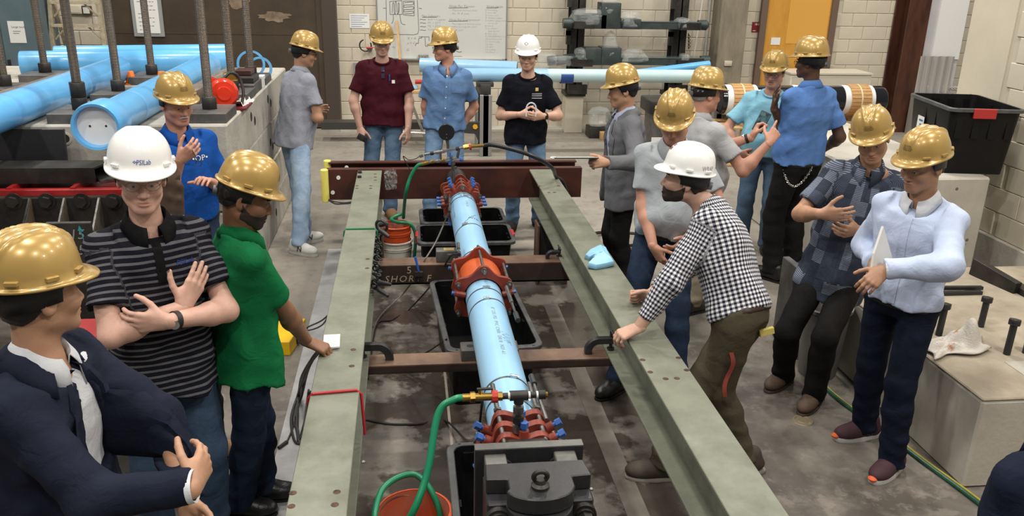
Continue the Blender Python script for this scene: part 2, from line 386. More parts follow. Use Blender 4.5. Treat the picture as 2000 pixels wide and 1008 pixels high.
# brown sliding door at the left of the back wall
d1 = empty('door_1'); tag(d1, kind='structure')
MB().bbox(-4.27, -1.22, YB-0.06, YB+0.02, 0.02, 4.0).build('steel_sheet', m_doorb, d1, smooth=0)
MB().bbox(-1.20, -1.00, YB-0.14, YB+0.02, 0.0, 4.0).build('door_post', m_doorf, d1, smooth=0)
MB().bbox(-1.28, -1.19, YB-0.10, YB+0.0, 0.0, 4.0).build('edge_channel', m_doorb, d1, smooth=0)
for zz in (0.62, 1.38, 2.1): MB().bbox(-4.27, -1.22, YB-0.066, YB-0.06, zz, zz+0.012).build('seam', m_doorf, d1, smooth=0)
mscrape = M('bare_scrape', (0.26, 0.19, 0.13), 0.6, col2=(0.13, 0.095, 0.065), vscale=9, vdet=8)
for (a, b, c, d, sd) in ((-2.15, -1.60, 1.55, 1.72, 1), (-2.55, -2.2, 1.72, 1.95, 2)):
    rr = random.Random(sd); pts = []
    for k in range(22):
        t = 2*pi*k/22; q = 0.6+0.4*rr.random(); pts.append(((a+b)/2+(b-a)/2*q*cos(t), (c+d)/2+(d-c)/2*q*sin(t)))
    MB().prism(pts, 0.0, 0.002, (Vector((0, YB-0.062, 0)), X, Z, -Y)).build('scrape_mark', mscrape, d1, smooth=0)

# ochre wooden door
d2 = empty('door_2'); tag(d2, kind='structure')
MB().bbox(5.56, 6.60, YB-0.03, YB+0.02, 0.01, 2.15).build('door_leaf', m_ocd, d2, smooth=0)
MB().bbox(5.46, 5.56, YB-0.07, YB+0.05, 0, 2.25).build('jamb', m_frame, d2, smooth=0)
MB().bbox(6.60, 6.70, YB-0.07, YB+0.05, 0, 2.25).build('jamb', m_frame, d2, smooth=0)
MB().bbox(5.92, 6.58, YB-0.034, YB-0.03, 1.33, 2.12).build('kick_panel', M('ochre_patch', (0.66, 0.35, 0.07), 0.4), d2, smooth=0)
MB().bbox(5.68, 5.83, YB-0.036, YB-0.03, 1.31, 1.42).build('paper_note', m_white, d2, smooth=0)
hm = MB(); hm.cyl((5.62, YB-0.03, 1.08), (5.62, YB-0.09, 1.08), 0.025, n=12); hm.tube([(5.62, YB-0.08, 1.08), (5.70, YB-0.085, 1.08), (5.76, YB-0.08, 1.075)], 0.011)
hm.build('lever_handle', m_chrome, d2)

# concrete column and red-brown steel column
tag(MB().bbox(4.70, 5.12, YB-0.38, YB+0.02, 0, 4.0).build('concrete_column', m_column, smooth=0, bevel=0.01), kind='structure')
ot = empty('wall_outlet', 'small cream outlet box on the raw concrete column', 'outlet')
MB().cbox((4.88, YB-0.395, 1.06), (0.12, 0.03, 0.075), 0.006).build('outlet_cover', m_cream, ot)
for dx in (-0.025, 0.025): MB().cyl((4.88+dx, YB-0.409, 1.06), (4.88+dx, YB-0.413, 1.06), 0.014, n=12).build('socket', m_mortar, ot)
sc = MB(); sc.bbox(7.66, 8.0, YB-0.44, YB-0.41, 0, 4); sc.bbox(7.66, 8.0, YB-0.05, YB-0.02, 0, 4); sc.bbox(7.82, 7.845, YB-0.42, YB-0.03, 0, 4)
tag(sc.build('steel_column', m_rcol, smooth=0), kind='structure')
# white electrical conduit and cord beside the column
tag(MB().cyl((4.62, YB-0.06, 0), (4.62, YB-0.06, 4), 0.022, n=12).build('trim_4', M('grey_conduit', (0.42, 0.41, 0.37), 0.4), smooth=40), kind='structure')
tag(MB().tube(spline([aty(1372, 0, YB-0.1), aty(1366, 40, YB-0.1), aty(1358, 90, YB-0.1), aty(1352, 128, YB-0.1)]), 0.009).build('trim_5', m_white), kind='structure')

# ------------------------------------------------------------------ test frame
XF = RIG
ZT = 0.60; FW = 0.225; DEP = 0.30; TF = 0.018
def ibeam(x0, name, label, holes):
    e = empty(name, label, 'beam')
    m = MB(); y0, y1 = 1.3, 7.93
    m.bbox(x0, x0+FW, y0, y1, ZT-TF, ZT); m.build('top_flange', m_beam, e, smooth=0, bevel=0.003)
    MB().bbox(x0, x0+FW, y0, y1, ZT-DEP, ZT-DEP+TF).build('bottom_flange', m_beam, e, smooth=0, bevel=0.003)
    MB().bbox(x0+FW/2-0.006, x0+FW/2+0.006, y0, y1, ZT-DEP+TF, ZT-TF).build('web', m_beam, e, smooth=0)
    for hx, hy in holes:
        MB().lathe([(0.0, 0.0006), (0.011, 0.0008), (0.0135, 0.0012), (0.015, 0.0004)], (hx, hy, ZT), n=14).build('bolt_hole', M('hole_dark', (0.015, 0.013, 0.011), 0.7, col2=(0.10, 0.045, 0.02), vscale=40), e)
    return e
XL0, XRB = -0.475, 1.162
hl = [tuple(atz(px, py, ZT)[:2]) for px, py in ((572, 963), (569, 989), (658, 961), (654, 986), (690, 683), (687, 715), (718, 506), (717, 524), (733, 340), (733, 346), (733, 352), (724, 363), (724, 368), (697, 363), (697, 368))]
beam_l = ibeam(XL0, 'steel_beam', 'long green steel beam on the left with a notepad and red rod', hl)
hr = [tuple(atz(px, py, ZT)[:2]) for px, py in ((1255, 703), (1270, 727), (1325, 699), (1341, 723), (1300, 740), (1322, 739), (1053, 363), (1091, 363), (1072, 376), (1083, 376))]
beam_r = ibeam(XRB, 'steel_beam', 'long green steel beam on the right, leaned on by the checked-shirt man', hr)
# bolts at the far end of the left beam
for px, py in ((703, 338), (702, 347)):
    p = atz(px, py, ZT); MB().cyl(p, p+Z*0.018, 0.02, n=6).build('hex_bolt', m_mill, beam_l)

def channel(name, label, y, x0, x1, z0, z1, face):
    e = empty(name, label, 'beam'); t = 0.012; dep = 0.075
    MB().bbox(x0, x1, y-t/2, y+t/2, z0, z1).build('web', m_rust, e, smooth=0)
    for z in (z0, z1-t): MB().bbox(x0, x1, min(y, y+face*dep), max(y, y+face*dep), z, z+t).build('flange', m_rust, e, smooth=0)
    return e
ch1 = channel('channel_beam', 'red-brown channel beam across the far ends of the green beams', 7.955, -0.77, 1.685, 0.31, 0.605, 1)
ch2 = channel('channel_beam', 'red-brown channel beam behind the first one, farther away', 8.33, -0.775, 1.69, 0.31, 0.60, -1)
for px, py, yy, pr in ((661, 347, 7.95, ch1), (650, 376, 7.95, ch1), (677, 327, 8.25, ch2)):
    p = aty(px, py, yy-0.002); MB().cyl(p, p-Y*0.008, 0.019, n=16).build('white_plug', m_white, pr)
for k, (px0, py0, py1, yy) in enumerate(((633, 331, 394, 7.93), (639, 313, 332, 8.31))):
    a = aty(px0, py0, yy); b = aty(px0, py1, yy); b.x = a.x
    if k: b.z = 0.30
    h = a.z-b.z; mbf = MB(); mbf.lathe([(0.0, h), (0.030, h), (0.036, h-0.006), (0.036, 0.006), (0.03, 0), (0, 0)], (a.x, yy, b.z), n=18)
    tag(mbf.build('foam_tube', m_foam), ['tall yellow foam tube on the near channel beam end', 'short yellow foam tube on the rear channel beam end'][k], 'foam', 'yellow foam edge guards')

# cross beams carrying the pipe
def crossbeam(y0, y1, z0, z1, x0, x1, label):
    e = empty('cross_beam', label, 'beam', 'cross beams under the pipe'); t = 0.012
    MB().bbox(x0, x1, y0, y1, z1-t, z1).build('top_flange', m_brown, e, smooth=0, bevel=0.002)
    MB().bbox(x0, x1, y0, y0+t, z0, z1-t).build('web', M('dark_brown_web', (0.045, 0.028, 0.022), 0.5, col2=(0.028, 0.018, 0.015), vscale=5), e, smooth=0)  # web coloured darker than the brown flanges
    MB().bbox(x0, x1, y0, y1, z0, z0+t).build('bottom_flange', m_brown, e, smooth=0)
    return e
ZX = ZT-DEP
yA = aty(742, 516, 6.1).y
cb1 = crossbeam(6.13, 6.30, 0.14, ZX, XL0+0.02, XRB+0.20, 'brown channel cross beam with chalk writing, farther from camera')
cb2 = crossbeam(4.45, 4.60, 0.245, ZX, XL0+0.02, XRB+0.20, 'brown channel cross beam nearer the camera, clear of writing')
lettering('chalk_writing', 'SHORT F', 0.075, (-0.20, 6.128, 0.185), X, Z, m_chalk, cb1, shear=0.2, space=1.25)
lettering('chalk_writing', '5', 0.08, (-0.03, 6.128, 0.255), X, Z, m_chalk, cb1)
lettering('chalk_writing', 'F2', 0.07, (0.33, 6.128, 0.25), X, Z, m_chalk, cb1)
# posts below the far cross of the frame
def hpost(x0, x1, y, label):
    e = empty('support_post', label, 'post'); m = MB()
    MB().bbox(x0, x0+0.016, y-0.1, y+0.1, ZFL, ZX).build('flange', m_brown, e, smooth=0)
    MB().bbox(x1-0.016, x1, y-0.1, y+0.1, ZFL, ZX).build('flange', m_brown, e, smooth=0)
    MB().bbox(x0+0.016, x1-0.016, y-0.006, y+0.006, ZFL, ZX).build('web', m_mill, e, smooth=0)
hpost(1.125, 1.41, 7.15, 'brown steel post standing under far end of right beam')
hpost(-0.49, -0.23, 7.15, 'brown steel post standing under far end of left beam')
hpost(-0.49, -0.23, 1.9, 'brown steel post standing under near end of left beam')
hpost(1.125, 1.41, 1.9, 'brown steel post standing under near end of right beam')

# ------------------------------------------------------------------ test pipe (axis along Y)
PX, PZ, PR = 0.455, 0.512, 0.115
pipe = empty('test_pipe', 'pale blue plastic test pipe with red couplings running between the beams', 'pipe')
MB().cyl((PX, 2.97, PZ), (PX, 7.28, PZ), PR, n=48).build('pipe_barrel', m_pipe, pipe)
def on_pipe(th, y, dr=0.0): return Vector((PX+(PR+dr)*sin(th), y, PZ+(PR+dr)*cos(th)))
def band(y, tilt=0.0, w=0.013, name='hose_clamp', sc_th=0.1):
    m = MB(); n = 40; pts = []
    for k in range(n):
        t = 2*pi*k/n; a = on_pipe(t, y+tilt*sin(t)-w/2, 0.002); b = on_pipe(t, y+tilt*sin(t)+w/2, 0.002); pts += [a, b]
    m.add(pts, [(2*k, 2*((k+1) % n), 2*((k+1) % n)+1, 2*k+1) for k in range(n)])
    o = m.build(name, m_stud, pipe)
    c = on_pipe(sc_th, y, 0.008); u = Vector((cos(sc_th), 0, -sin(sc_th)))
    s = MB(); s.cyl(c-u*0.018, c+u*0.018, 0.008, n=10); s.cyl(c+u*0.018, c+u*0.028, 0.006, n=6); s.box(c-Vector((sin(sc_th), 0, cos(sc_th)))*0.005, (0.03, 0.016, 0.004), Matrix.Rotation(sc_th, 3, 'Y')); s.build('clamp_screw', m_chrome, o)
for yy, tl, th in ((6.98, 0.0, -0.1), (6.88, 0.0, 0.15), (6.12, 0.03, -0.35), (5.50, 0.0, -0.15), (4.80, 0.0, 0.0), (4.63, 0.02, -0.1), (3.64, 0.0, 0.25), (3.44, -0.05, 0.5)):
    band(yy, tl, sc_th=th)
def pipe_text(body, size, y0, th0, mat, along=True, space=1.0, shear=0.0):
    me = text_mesh(body, size, 'LEFT', 0, shear, space)
    for v in me.vertices:
        c = v.co.copy()
        v.co = on_pipe(th0+(c.y/PR if along else c.x/PR), y0-c.x if along else y0+c.y, 0.0012)
    me.materials.clear(); me.materials.append(mat); me.flip_normals() if along else None
    mk('printed_text', me, pipe)
pipe_text('8" 235 PSI  PVC C900  DR18  NSF-61', 0.030, 4.50, 0.10, m_inkg, True, 1.3)
pipe_text('NAPF', 0.065, 4.18, 0.42, M('faint_pen', (0.20, 0.34, 0.45), 0.6), True, 0.8, 0.3)
pipe_text('8" PVC 235', 0.028, 6.75, 0.12, m_inkg, True, 1.2)
pipe_text('TOP S-2', 0.042, 6.92, -0.25, m_ink, False, 1.0)
pipe_text('N10', 0.05, 6.28, -0.05, m_ink, False, 0.9, 0.3)
mk_ = MB(); mk_.tube([on_pipe(-0.55+0.05*k, 6.12+0.012*k+0.01*sin(k*1.3), 0.0012) for k in range(24)], 0.0012, 5); mk_.build('pen_mark', m_ink, pipe)

def gland(y, r0=0.125, r1=0.215, th=0.035, lobes=6, phase=0.0, name='gland_ring'):
    """cast ring with ears: polygon outline lobed towards the bolts"""
    m = MB(); n = 72; prof = []
    for k in range(n):
        t = 2*pi*k/n+phase; q = 0.5+0.5*cos(lobes*t); rr = r1*(0.80+0.20*q**1.2); prof.append((rr*sin(2*pi*k/n), rr*cos(2*pi*k/n)))
    inner = [(r0*sin(2*pi*k/n), r0*cos(2*pi*k/n)) for k in range(n)]
    vs = []; 
    for yy in (y-th/2, y+th/2):
        vs += [Vector((PX+p[0], yy, PZ+p[1])) for p in prof]; vs += [Vector((PX+p[0], yy, PZ+p[1])) for p in inner]
    fs = []
    for k in range(n):
        j = (k+1) % n; fs += [(k, j, n+j, n+k), (2*n+k, 3*n+k, 3*n+j, 2*n+j), (k, 2*n+k, 2*n+j, j), (n+k, n+j, 3*n+j, 3*n+k)]
    m.add(vs, fs); return m.build(name, m_red, pipe, bevel=0.0)
def wedge_ring(y, th=0.05, r1=0.185, lobes=6, phase=0.0):
    """restraint ring with set-screw pockets and blue screws"""
    o = gland(y, 0.118, r1, th, lobes, phase, 'restraint_ring')
    for k in range(lobes):
        t = 2*pi*(k+0.5)/lobes+phase
        d = Vector((sin(t), 0, cos(t))); c = Vector((PX, y, PZ))
        MB().cyl(c+d*0.12, c+d*(r1-0.004), 0.026, 0.021, n=12).build('screw_pocket', m_red, o)
        s = MB(); s.cyl(c+d*(r1-0.01), c+d*(r1+0.012), 0.011, n=12); s.cyl(c+d*(r1+0.008), c+d*(r1+0.034), 0.018, n=6); s.build('set_screw', m_bolt, o)
def stud(th, y0, y1, r=0.0095, rr=0.185):
    d = Vector((sin(th), 0, cos(th))); c = Vector((PX, 0, PZ))+d*rr
    a = c+Y*y0; b = c+Y*y1
    o = MB().cyl(a, b, r, n=12).build('stud_bolt', m_stud, pipe)
    return a, b, o
def nut(p, o, d=1, r=0.018): MB().cyl(p, p+Y*0.018*d, r, n=6).build('nut', m_stud, o)
# middle coupling
for y, p in ((4.95, 0), (5.31, 0)):
    gland(y, 0.125, 0.205, 0.03, 6, 0)
for k in range(6):
    a, b, o = stud(2*pi*k/6, 4.87, 5.39); nut(a+Y*0.04, o); nut(b-Y*0.06, o)
MB().lathe([(0.128, 0), (0.142, 0.02), (0.146, 0.06), (0.146, 0.28), (0.142, 0.32), (0.128, 0.34)], (PX, 4.96, PZ), (0, 1, 0), 40).build('coupling_sleeve', m_orange, pipe)
for y in (4.91, 5.355):
    for k in range(3):
        t = (-1.35, 1.35, pi)[k]; d = Vector((sin(t), 0, cos(t))); c = Vector((PX, y, PZ))
        s = MB(); s.cyl(c+d*0.12, c+d*0.19, 0.02, n=10); s.build('screw_pocket', m_red, pipe)
        s = MB(); s.cyl(c+d*0.185, c+d*0.207, 0.013, n=6); s.build('set_screw', m_bolt, pipe)
# far end coupling
for y in (7.04, 7.14, 7.24): wedge_ring(y, 0.04, 0.18, 6, 0.0)
gland(7.31, 0.02, 0.20, 0.03, 6, 0, 'end_cap')
for k in range(6):
    a, b, o = stud(2*pi*k/6, 6.92, 7.38, rr=0.17); nut(a+Y*0.05, o, r=0.02); nut(b-Y*0.05, o)
# near end coupling
MB().cyl((PX, 7.32, PZ), (PX, 7.95, PZ), 0.095, n=24).build('end_stub', m_mill, pipe)
for y in (3.04, 3.13, 3.22): wedge_ring(y, 0.04, 0.185, 6, pi/6)
for k in range(6):
    a, b, o = stud(2*pi*k/6+pi/6, 2.90, 3.50 if k in (0, 5) else 3.32, rr=0.172, r=0.011); nut(a+Y*0.06, o, r=0.021); nut(Vector((a.x, 3.25, a.z)), o, r=0.02)
MB().cyl((PX, 2.925, PZ), (PX, 2.97, PZ), 0.20, n=8, phase=pi/8).build('end_flange', m_mill, pipe, bevel=0.004)
for k in range(8):
    t = 2*pi*k/8+pi/8; c = Vector((PX+0.165*sin(t), 2.925, PZ+0.165*cos(t)))
    MB().cyl(c, c-Y*0.025, 0.022, n=6).build('flange_bolt', m_mill, pipe)
# displacement sensors strapped on the pipe
for pts, r in (([on_pipe(0.95, 4.86, 0.05), on_pipe(1.0, 4.40, 0.055)], 0.012), ([on_pipe(0.9, 3.24, 0.05), on_pipe(0.8, 3.60, 0.05)], 0.012), ([on_pipe(-0.85, 7.0, 0.03), on_pipe(-0.9, 6.50, 0.06)], 0.010), ([on_pipe(-0.75, 5.62, 0.06), on_pipe(-0.8, 5.42, 0.06)], 0.011)):
    a, b = Vector(pts[0]), Vector(pts[1]); d = (b-a); s = MB(); s.cyl(a, a+d*0.55, r, n=12); s.cyl(a+d*0.55, b, r*0.6, n=10)
    o = s.build('displacement_sensor', m_stud, pipe)
    s = MB(); s.cyl(b-d*0.12, b+d*0.1, r*1.25, n=12); s.build('sensor_end', m_black, o)

# saddle blocks under the pipe on the cross beams
for yy, lab in ((4.53, 'steel saddle block between pipe and near cross beam'), (6.22, 'steel saddle block between pipe and chalk-marked cross beam')):
    e = empty('saddle_block', lab, 'block'); x0 = PX-0.17
    MB().bbox(x0, x0+0.34, yy-0.06, yy+0.06, ZX, ZX+0.07).build('block_body', m_plate, e, smooth=0, bevel=0.004)
    MB().cyl((x0+0.055, yy, ZX+0.0695), (x0+0.055, yy, ZX+0.071), 0.02, n=16).build('slot', m_black, e)

# ------------------------------------------------------------------ C-clamps
def cclamp(c, s, ang, label, flip=1):
    """c: centre of the jaw opening, arch bulging along ang direction (world XY), frame in the vertical plane"""
    e = empty('c_clamp', label, 'clamp', 'C-clamps holding the cross beams'); d = Vector((cos(ang), sin(ang), 0)); c = Vector(c)
    out = []; inn = []
    for k in range(13):
        t = -pi/2+pi*k/12; out.append((0.02+s*0.62*cos(t), s*0.66*sin(t))); inn.append((0.02+s*0.30*cos(t), s*0.36*sin(t)))
    poly = [(-s*0.55, -s*0.66)] + out + [(-s*0.55, s*0.66), (-s*0.55, s*0.36)] + inn[::-1] + [(-s*0.55, -s*0.36)]
    w = d.cross(Z)
    MB().prism(poly, -0.019, 0.019, (c, d, Z, w)).build('clamp_frame', m_black, e, smooth=30, bevel=0.004)
    sx = c-d*s*0.42
    MB().cyl(sx+Z*s*0.95, sx+Z*s*0.12, 0.010, n=12).build('clamp_screw', m_black, e)
    m = MB(); m.cyl(sx+Z*s*0.92-w*0.06, sx+Z*s*0.92+w*0.06, 0.006, n=8); m.build('turning_bar', m_black, e)
    MB().cyl(sx+Z*s*0.14, sx+Z*s*0.09, 0.022, n=14).build('screw_pad', m_black, e)
cclamp((XRB-0.03, 6.215, ZX+0.01), 0.085, pi, 'black C-clamp on the far cross beam at right beam')
cclamp((XL0+FW+0.03, 4.53, ZX+0.01), 0.15, 0, 'large black C-clamp on near cross beam at left beam')
cclamp((XRB-0.03, 4.52, ZX+0.015), 0.135, pi, 'large black C-clamp on near cross beam under resting hand')
# chain on the inner side of the left beam
ch = empty('chain_hoist', 'black chain and shackles hanging on the left beam side', 'chain')
xx = XL0+FW+0.012
for k in range(26):
    t = k/25; p = Vector((xx+0.015*sin(k*1.7), 6.16-0.62*t, ZT-0.05-0.20*t**0.8+0.02*sin(k*2.3)))
    MB().torus(p, Vector((0.4, (k % 2), 1-(k % 2))), 0.020, 0.0065, 10, 6).build('chain_link', m_black, ch)
for a, b in (((xx+0.01, 6.20, 0.60), (xx+0.08, 6.15, 0.63)), ((xx+0.02, 6.08, 0.60), (xx+0.09, 6.02, 0.56)), ((xx+0.01, 5.52, 0.40), (xx+0.11, 5.47, 0.40)), ((xx+0.01, 5.48, 0.37), (xx+0.09, 5.40, 0.34))):
    a, b = Vector(a), Vector(b); MB().lathe([(0.0, 0), (0.016, 0.004), (0.019, 0.02), (0.012, (b-a).length-0.01), (0, (b-a).length)], a, b-a, 10).build('shackle', m_black, ch)
MB().torus((xx+0.03, 6.12, 0.62), (0.5, 1, 0.2), 0.045, 0.011, 16, 8).build('hook', m_black, ch)
# bent rods hooked over the left beam
def hook_rod(y, mat, dropl, dropr, label, skew=0.0):
    r = 0.007; z = ZT+r; x0, x1 = XL0-0.008, XL0+FW+0.008
    pts = [(x0-0.006, y, z-dropl), (x0, y, z-0.02), (x0+0.02, y, z), (x1-0.02, y+skew, z), (x1, y+skew, z-0.02), (x1+0.01, y+skew-0.01, z-dropr)]
    tag(MB().tube(pts, r, 8).build('hook_rod', mat), label, 'rod', 'bent rods over the left beam')
hook_rod(6.10, m_greenrod, 0.06, 0.16, 'green coated rod bent over the left beam')
hook_rod(3.58, m_redrod, 0.05, 0.235, 'red coated rod bent over the left beam', 0.02)
# ------------------------------------------------------------------ loading head (black plate and clevis at the near end)
hd = empty('loading_head', 'black steel loading head with thick plate and eye bolt at the near pipe end', 'actuator')
MB().bbox(0.235, 0.665, 2.84, 2.885, 0.20, 0.735).build('end_plate', m_black, hd, smooth=0, bevel=0.003)
MB().bbox(0.2355, 0.6645, 2.8405, 2.8845, 0.7352, 0.7358).build('plate_edge', m_blackedge, hd, smooth=0)
for x0 in (0.27, 0.545):
    MB().bbox(x0, x0+0.085, 2.76, 2.84, 0.62, 0.715).build('gusset', m_blackedge, hd, smooth=0, bevel=0.004)
# clevis: plate with a semicircular nose seen from above
poly = [(0.268, 2.765), (0.648, 2.765), (0.66, 2.665), (0.585, 2.66), (0.585, 2.60)]
for k in range(13):
    t = -pi*k/12*0.86-0.22; poly.append((0.455+0.128*cos(t), 2.605+0.085*sin(t)))
poly += [(0.342, 2.60), (0.342, 2.66), (0.262, 2.665)]
MB().prism([(p[0], p[1]) for p in poly], 0.655, 0.72, (Vector((0, 0, 0)), X, Y, Z)).build('clevis_plate', m_black, hd, smooth=0, bevel=0.004)
MB().bbox(0.262, 0.660, 2.60, 2.79, 0.30, 0.655).build('clevis_body', m_black, hd, smooth=0, bevel=0.006)
MB().cyl((0.455, 2.605, 0.20), (0.455, 2.605, 0.652), 0.125, n=36).build('pivot_boss', m_black, hd)
eb = MB(); eb.torus((0.455, 2.60, 0.765), (0, 1, 0.25), 0.025, 0.0095, 24, 10); eb.build('eye_bolt', m_mill, hd)
MB().lathe([(0.034, 0), (0.034, 0.012), (0.022, 0.02), (0.018, 0.035), (0, 0.035)], (0.455, 2.60, 0.72), n=20).build('eye_collar', m_mill, hd)
for bx in (0.302, 0.622):
    m = MB(); m.cyl((bx, 2.60, 0.60), (bx, 2.575, 0.60), 0.046, n=28); m.cyl((bx, 2.575, 0.60), (bx, 2.562, 0.60), 0.036, n=28); m.build('washer', m_mill, hd)
    MB().cyl((bx, 2.562, 0.60), (bx, 2.53, 0.60), 0.031, n=6).build('hex_nut', m_mill, hd)
    MB().cyl((bx, 2.55, 0.60), (bx, 1.6, 0.60), 0.0165, n=14).build('tie_rod', m_mill, hd)
for bx in (0.35, 0.56):
    m = MB(); m.cyl((bx, 2.84, 0.655), (bx, 2.825, 0.655), 0.034, n=24); m.cyl((bx, 2.825, 0.655), (bx, 2.80, 0.655), 0.022, n=6); m.build('plate_bolt', m_black, hd)
MB().bbox(0.33, 0.58, 1.2, 2.60, 0.42, 0.56).build('actuator_body', m_black, hd, smooth=0, bevel=0.01)
for xx_ in (0.28, 0.58): MB().bbox(xx_, xx_+0.06, 1.4, 1.6, ZFL, 0.43).build('support_leg', m_black, hd, smooth=0)

# near hose manifold
nm = empty('hose_manifold', 'brass valve and grey pipe tee standing on the near coupling', 'valve')
def P(px, py, y): return aty(px, py, y)
YV = 3.08
a = P(1004, 846, YV); a.z = PZ+0.12; t = P(1006, 782, YV); zt = t.z; vx = t.x
zt = 0.845; vx = 0.432; YV = 3.06
def fit(pts, r, name, mat, n=14): return MB().cyl(pts[0], pts[1], r, n=n).build(name, mat, nm)
fit([(vx, YV, 0.60), (vx, YV, zt)], 0.0125, 'riser_pipe', m_stud)
for z, r in ((0.635, 0.021), (0.675, 0.0225), (0.72, 0.0235), (0.765, 0.022)): fit([(vx, YV, z), (vx, YV, z+0.03)], r, 'pipe_fitting', [m_brass, m_stud, m_mill, m_stud][int((z-0.63)/0.043)])
fit([(vx-0.037, YV, zt), (vx+0.037, YV, zt)], 0.0215, 'pipe_tee', m_mill); fit([(vx, YV, zt-0.035), (vx, YV, zt)], 0.0205, 'tee_leg', m_mill)
fit([(vx-0.075, YV, zt), (vx-0.03, YV, zt)], 0.0135, 'nipple', m_mill); fit([(vx+0.03, YV, zt), (vx+0.075, YV, zt)], 0.0135, 'nipple', m_mill)
for dx in (-0.045, 0.039, 0.072): fit([(vx+dx, YV, zt), (vx+dx+0.008, YV, zt)], 0.0155, 'tape_ring', m_white)
fit([(vx+0.082, YV, zt), (vx+0.110, YV, zt)], 0.0195, 'end_coupler', m_mill); fit([(vx+0.110, YV, zt), (vx+0.120, YV, zt)], 0.012, 'plug', m_brass, 8)
fit([(vx-0.112, YV, zt), (vx-0.088, YV, zt)], 0.027, 'valve_collar', m_redh, 10)
fit([(vx-0.088, YV, zt), (vx-0.068, YV, zt)], 0.019, 'brass_nut', m_brass, 6)
fit([(vx-0.180, YV, zt), (vx-0.108, YV, zt)], 0.0165, 'brass_body', m_brass); fit([(vx-0.200, YV, zt), (vx-0.180, YV, zt)], 0.024, 'brass_nut', m_brass, 6); fit([(vx-0.232, YV, zt), (vx-0.200, YV, zt)], 0.0165, 'hose_tail', m_brass)
MB().cyl((vx-0.16, YV, zt+0.012), (vx-0.16, YV, zt+0.032), 0.008, n=10).build('valve_stem', m_brass, nm)
MB().box((vx-0.14, YV+0.005, zt+0.034), (0.065, 0.014, 0.006)).build('valve_lever', m_mill, nm)
XF = None
def RP(*p): return RIG @ Vector(p[0] if len(p) == 1 else p)
# near green hose loops down to the orange bucket
hs = Vector((vx-0.232, YV, zt)); bc = Vector((-0.005, 2.98, 0))
pts = [RP(hs+Vector((0.02, 0, 0))), RP(hs+Vector((-0.035, -0.005, -0.004))), RP(hs+Vector((-0.10, -0.02, -0.06))), RP(0.05, 2.93, 0.58), RP(-0.02, 2.86, 0.43), Vector((-0.10, 2.72, 0.46)), Vector((-0.165, 2.90, 0.375)), Vector((-0.13, 3.08, 0.42)), Vector((0.0, 3.15, 0.43)), Vector((0.09, 3.08, 0.34)), Vector((0.11, 3.00, 0.2)), Vector((0.10, 2.96, 0.10))]
tag(MB().tube(spline(pts, 10), 0.0135, 12).build('garden_hose', m_hose), 'green hose looping from the near brass valve into the orange bucket', 'hose')

def bucket(c, h, r0, r1, mat, label, name='bucket', inner=None, z0=0.0, handle=True, group=None):
    e = empty(name, label, 'bucket', group); c = Vector((c[0], c[1], z0)); t = 0.004
    MB().lathe([(0.0, 0), (r0, 0), (r1, h), (r1-t, h), (r0-t, 0.006), (0, 0.006)], c, n=40).build('pail', mat, e)
    for hh, dr in ((h-0.008, 0.008), (h-0.06, 0.006), (h-0.075, 0.005)):
        rr = r0+(r1-r0)*hh/h; MB().lathe([(rr, -0.006), (rr+dr, -0.004), (rr+dr, 0.004), (rr, 0.007)], c+Z*hh, n=40).build('rim_ring', mat, e)
    if inner:
        MB().lathe([(0, 0.008), (r0-t-0.001, 0.008), (r1-t-0.001, h-0.004)], c, n=40).build('liner', inner, e)
    if handle:
        rr = r0+(r1-r0)*(h-0.065)/h+0.006
        MB().torus(c+Z*(h-0.07), (0.25, -0.25, 0.95), rr, 0.0025, 30, 6, 0, pi, ref=Vector((1, 1, 0))).build('wire_handle', m_stud, e)
    return e
bucket((-0.005, 2.98), 0.37, 0.13, 0.152, m_bucket, 'orange bucket near the camera with green hose inside', inner=m_bucketin)
bc2 = atz(773, 440, 0.42)
bucket((bc2.x, bc2.y), 0.30, 0.115, 0.13, m_bucketw, 'white bucket standing on the floor under an orange bucket', group='stacked buckets')
bucket((bc2.x, bc2.y), 0.30, 0.105, 0.125, m_bucket, 'orange bucket nested in the white bucket by left beam', z0=0.13, inner=m_bucketin, group='stacked buckets')

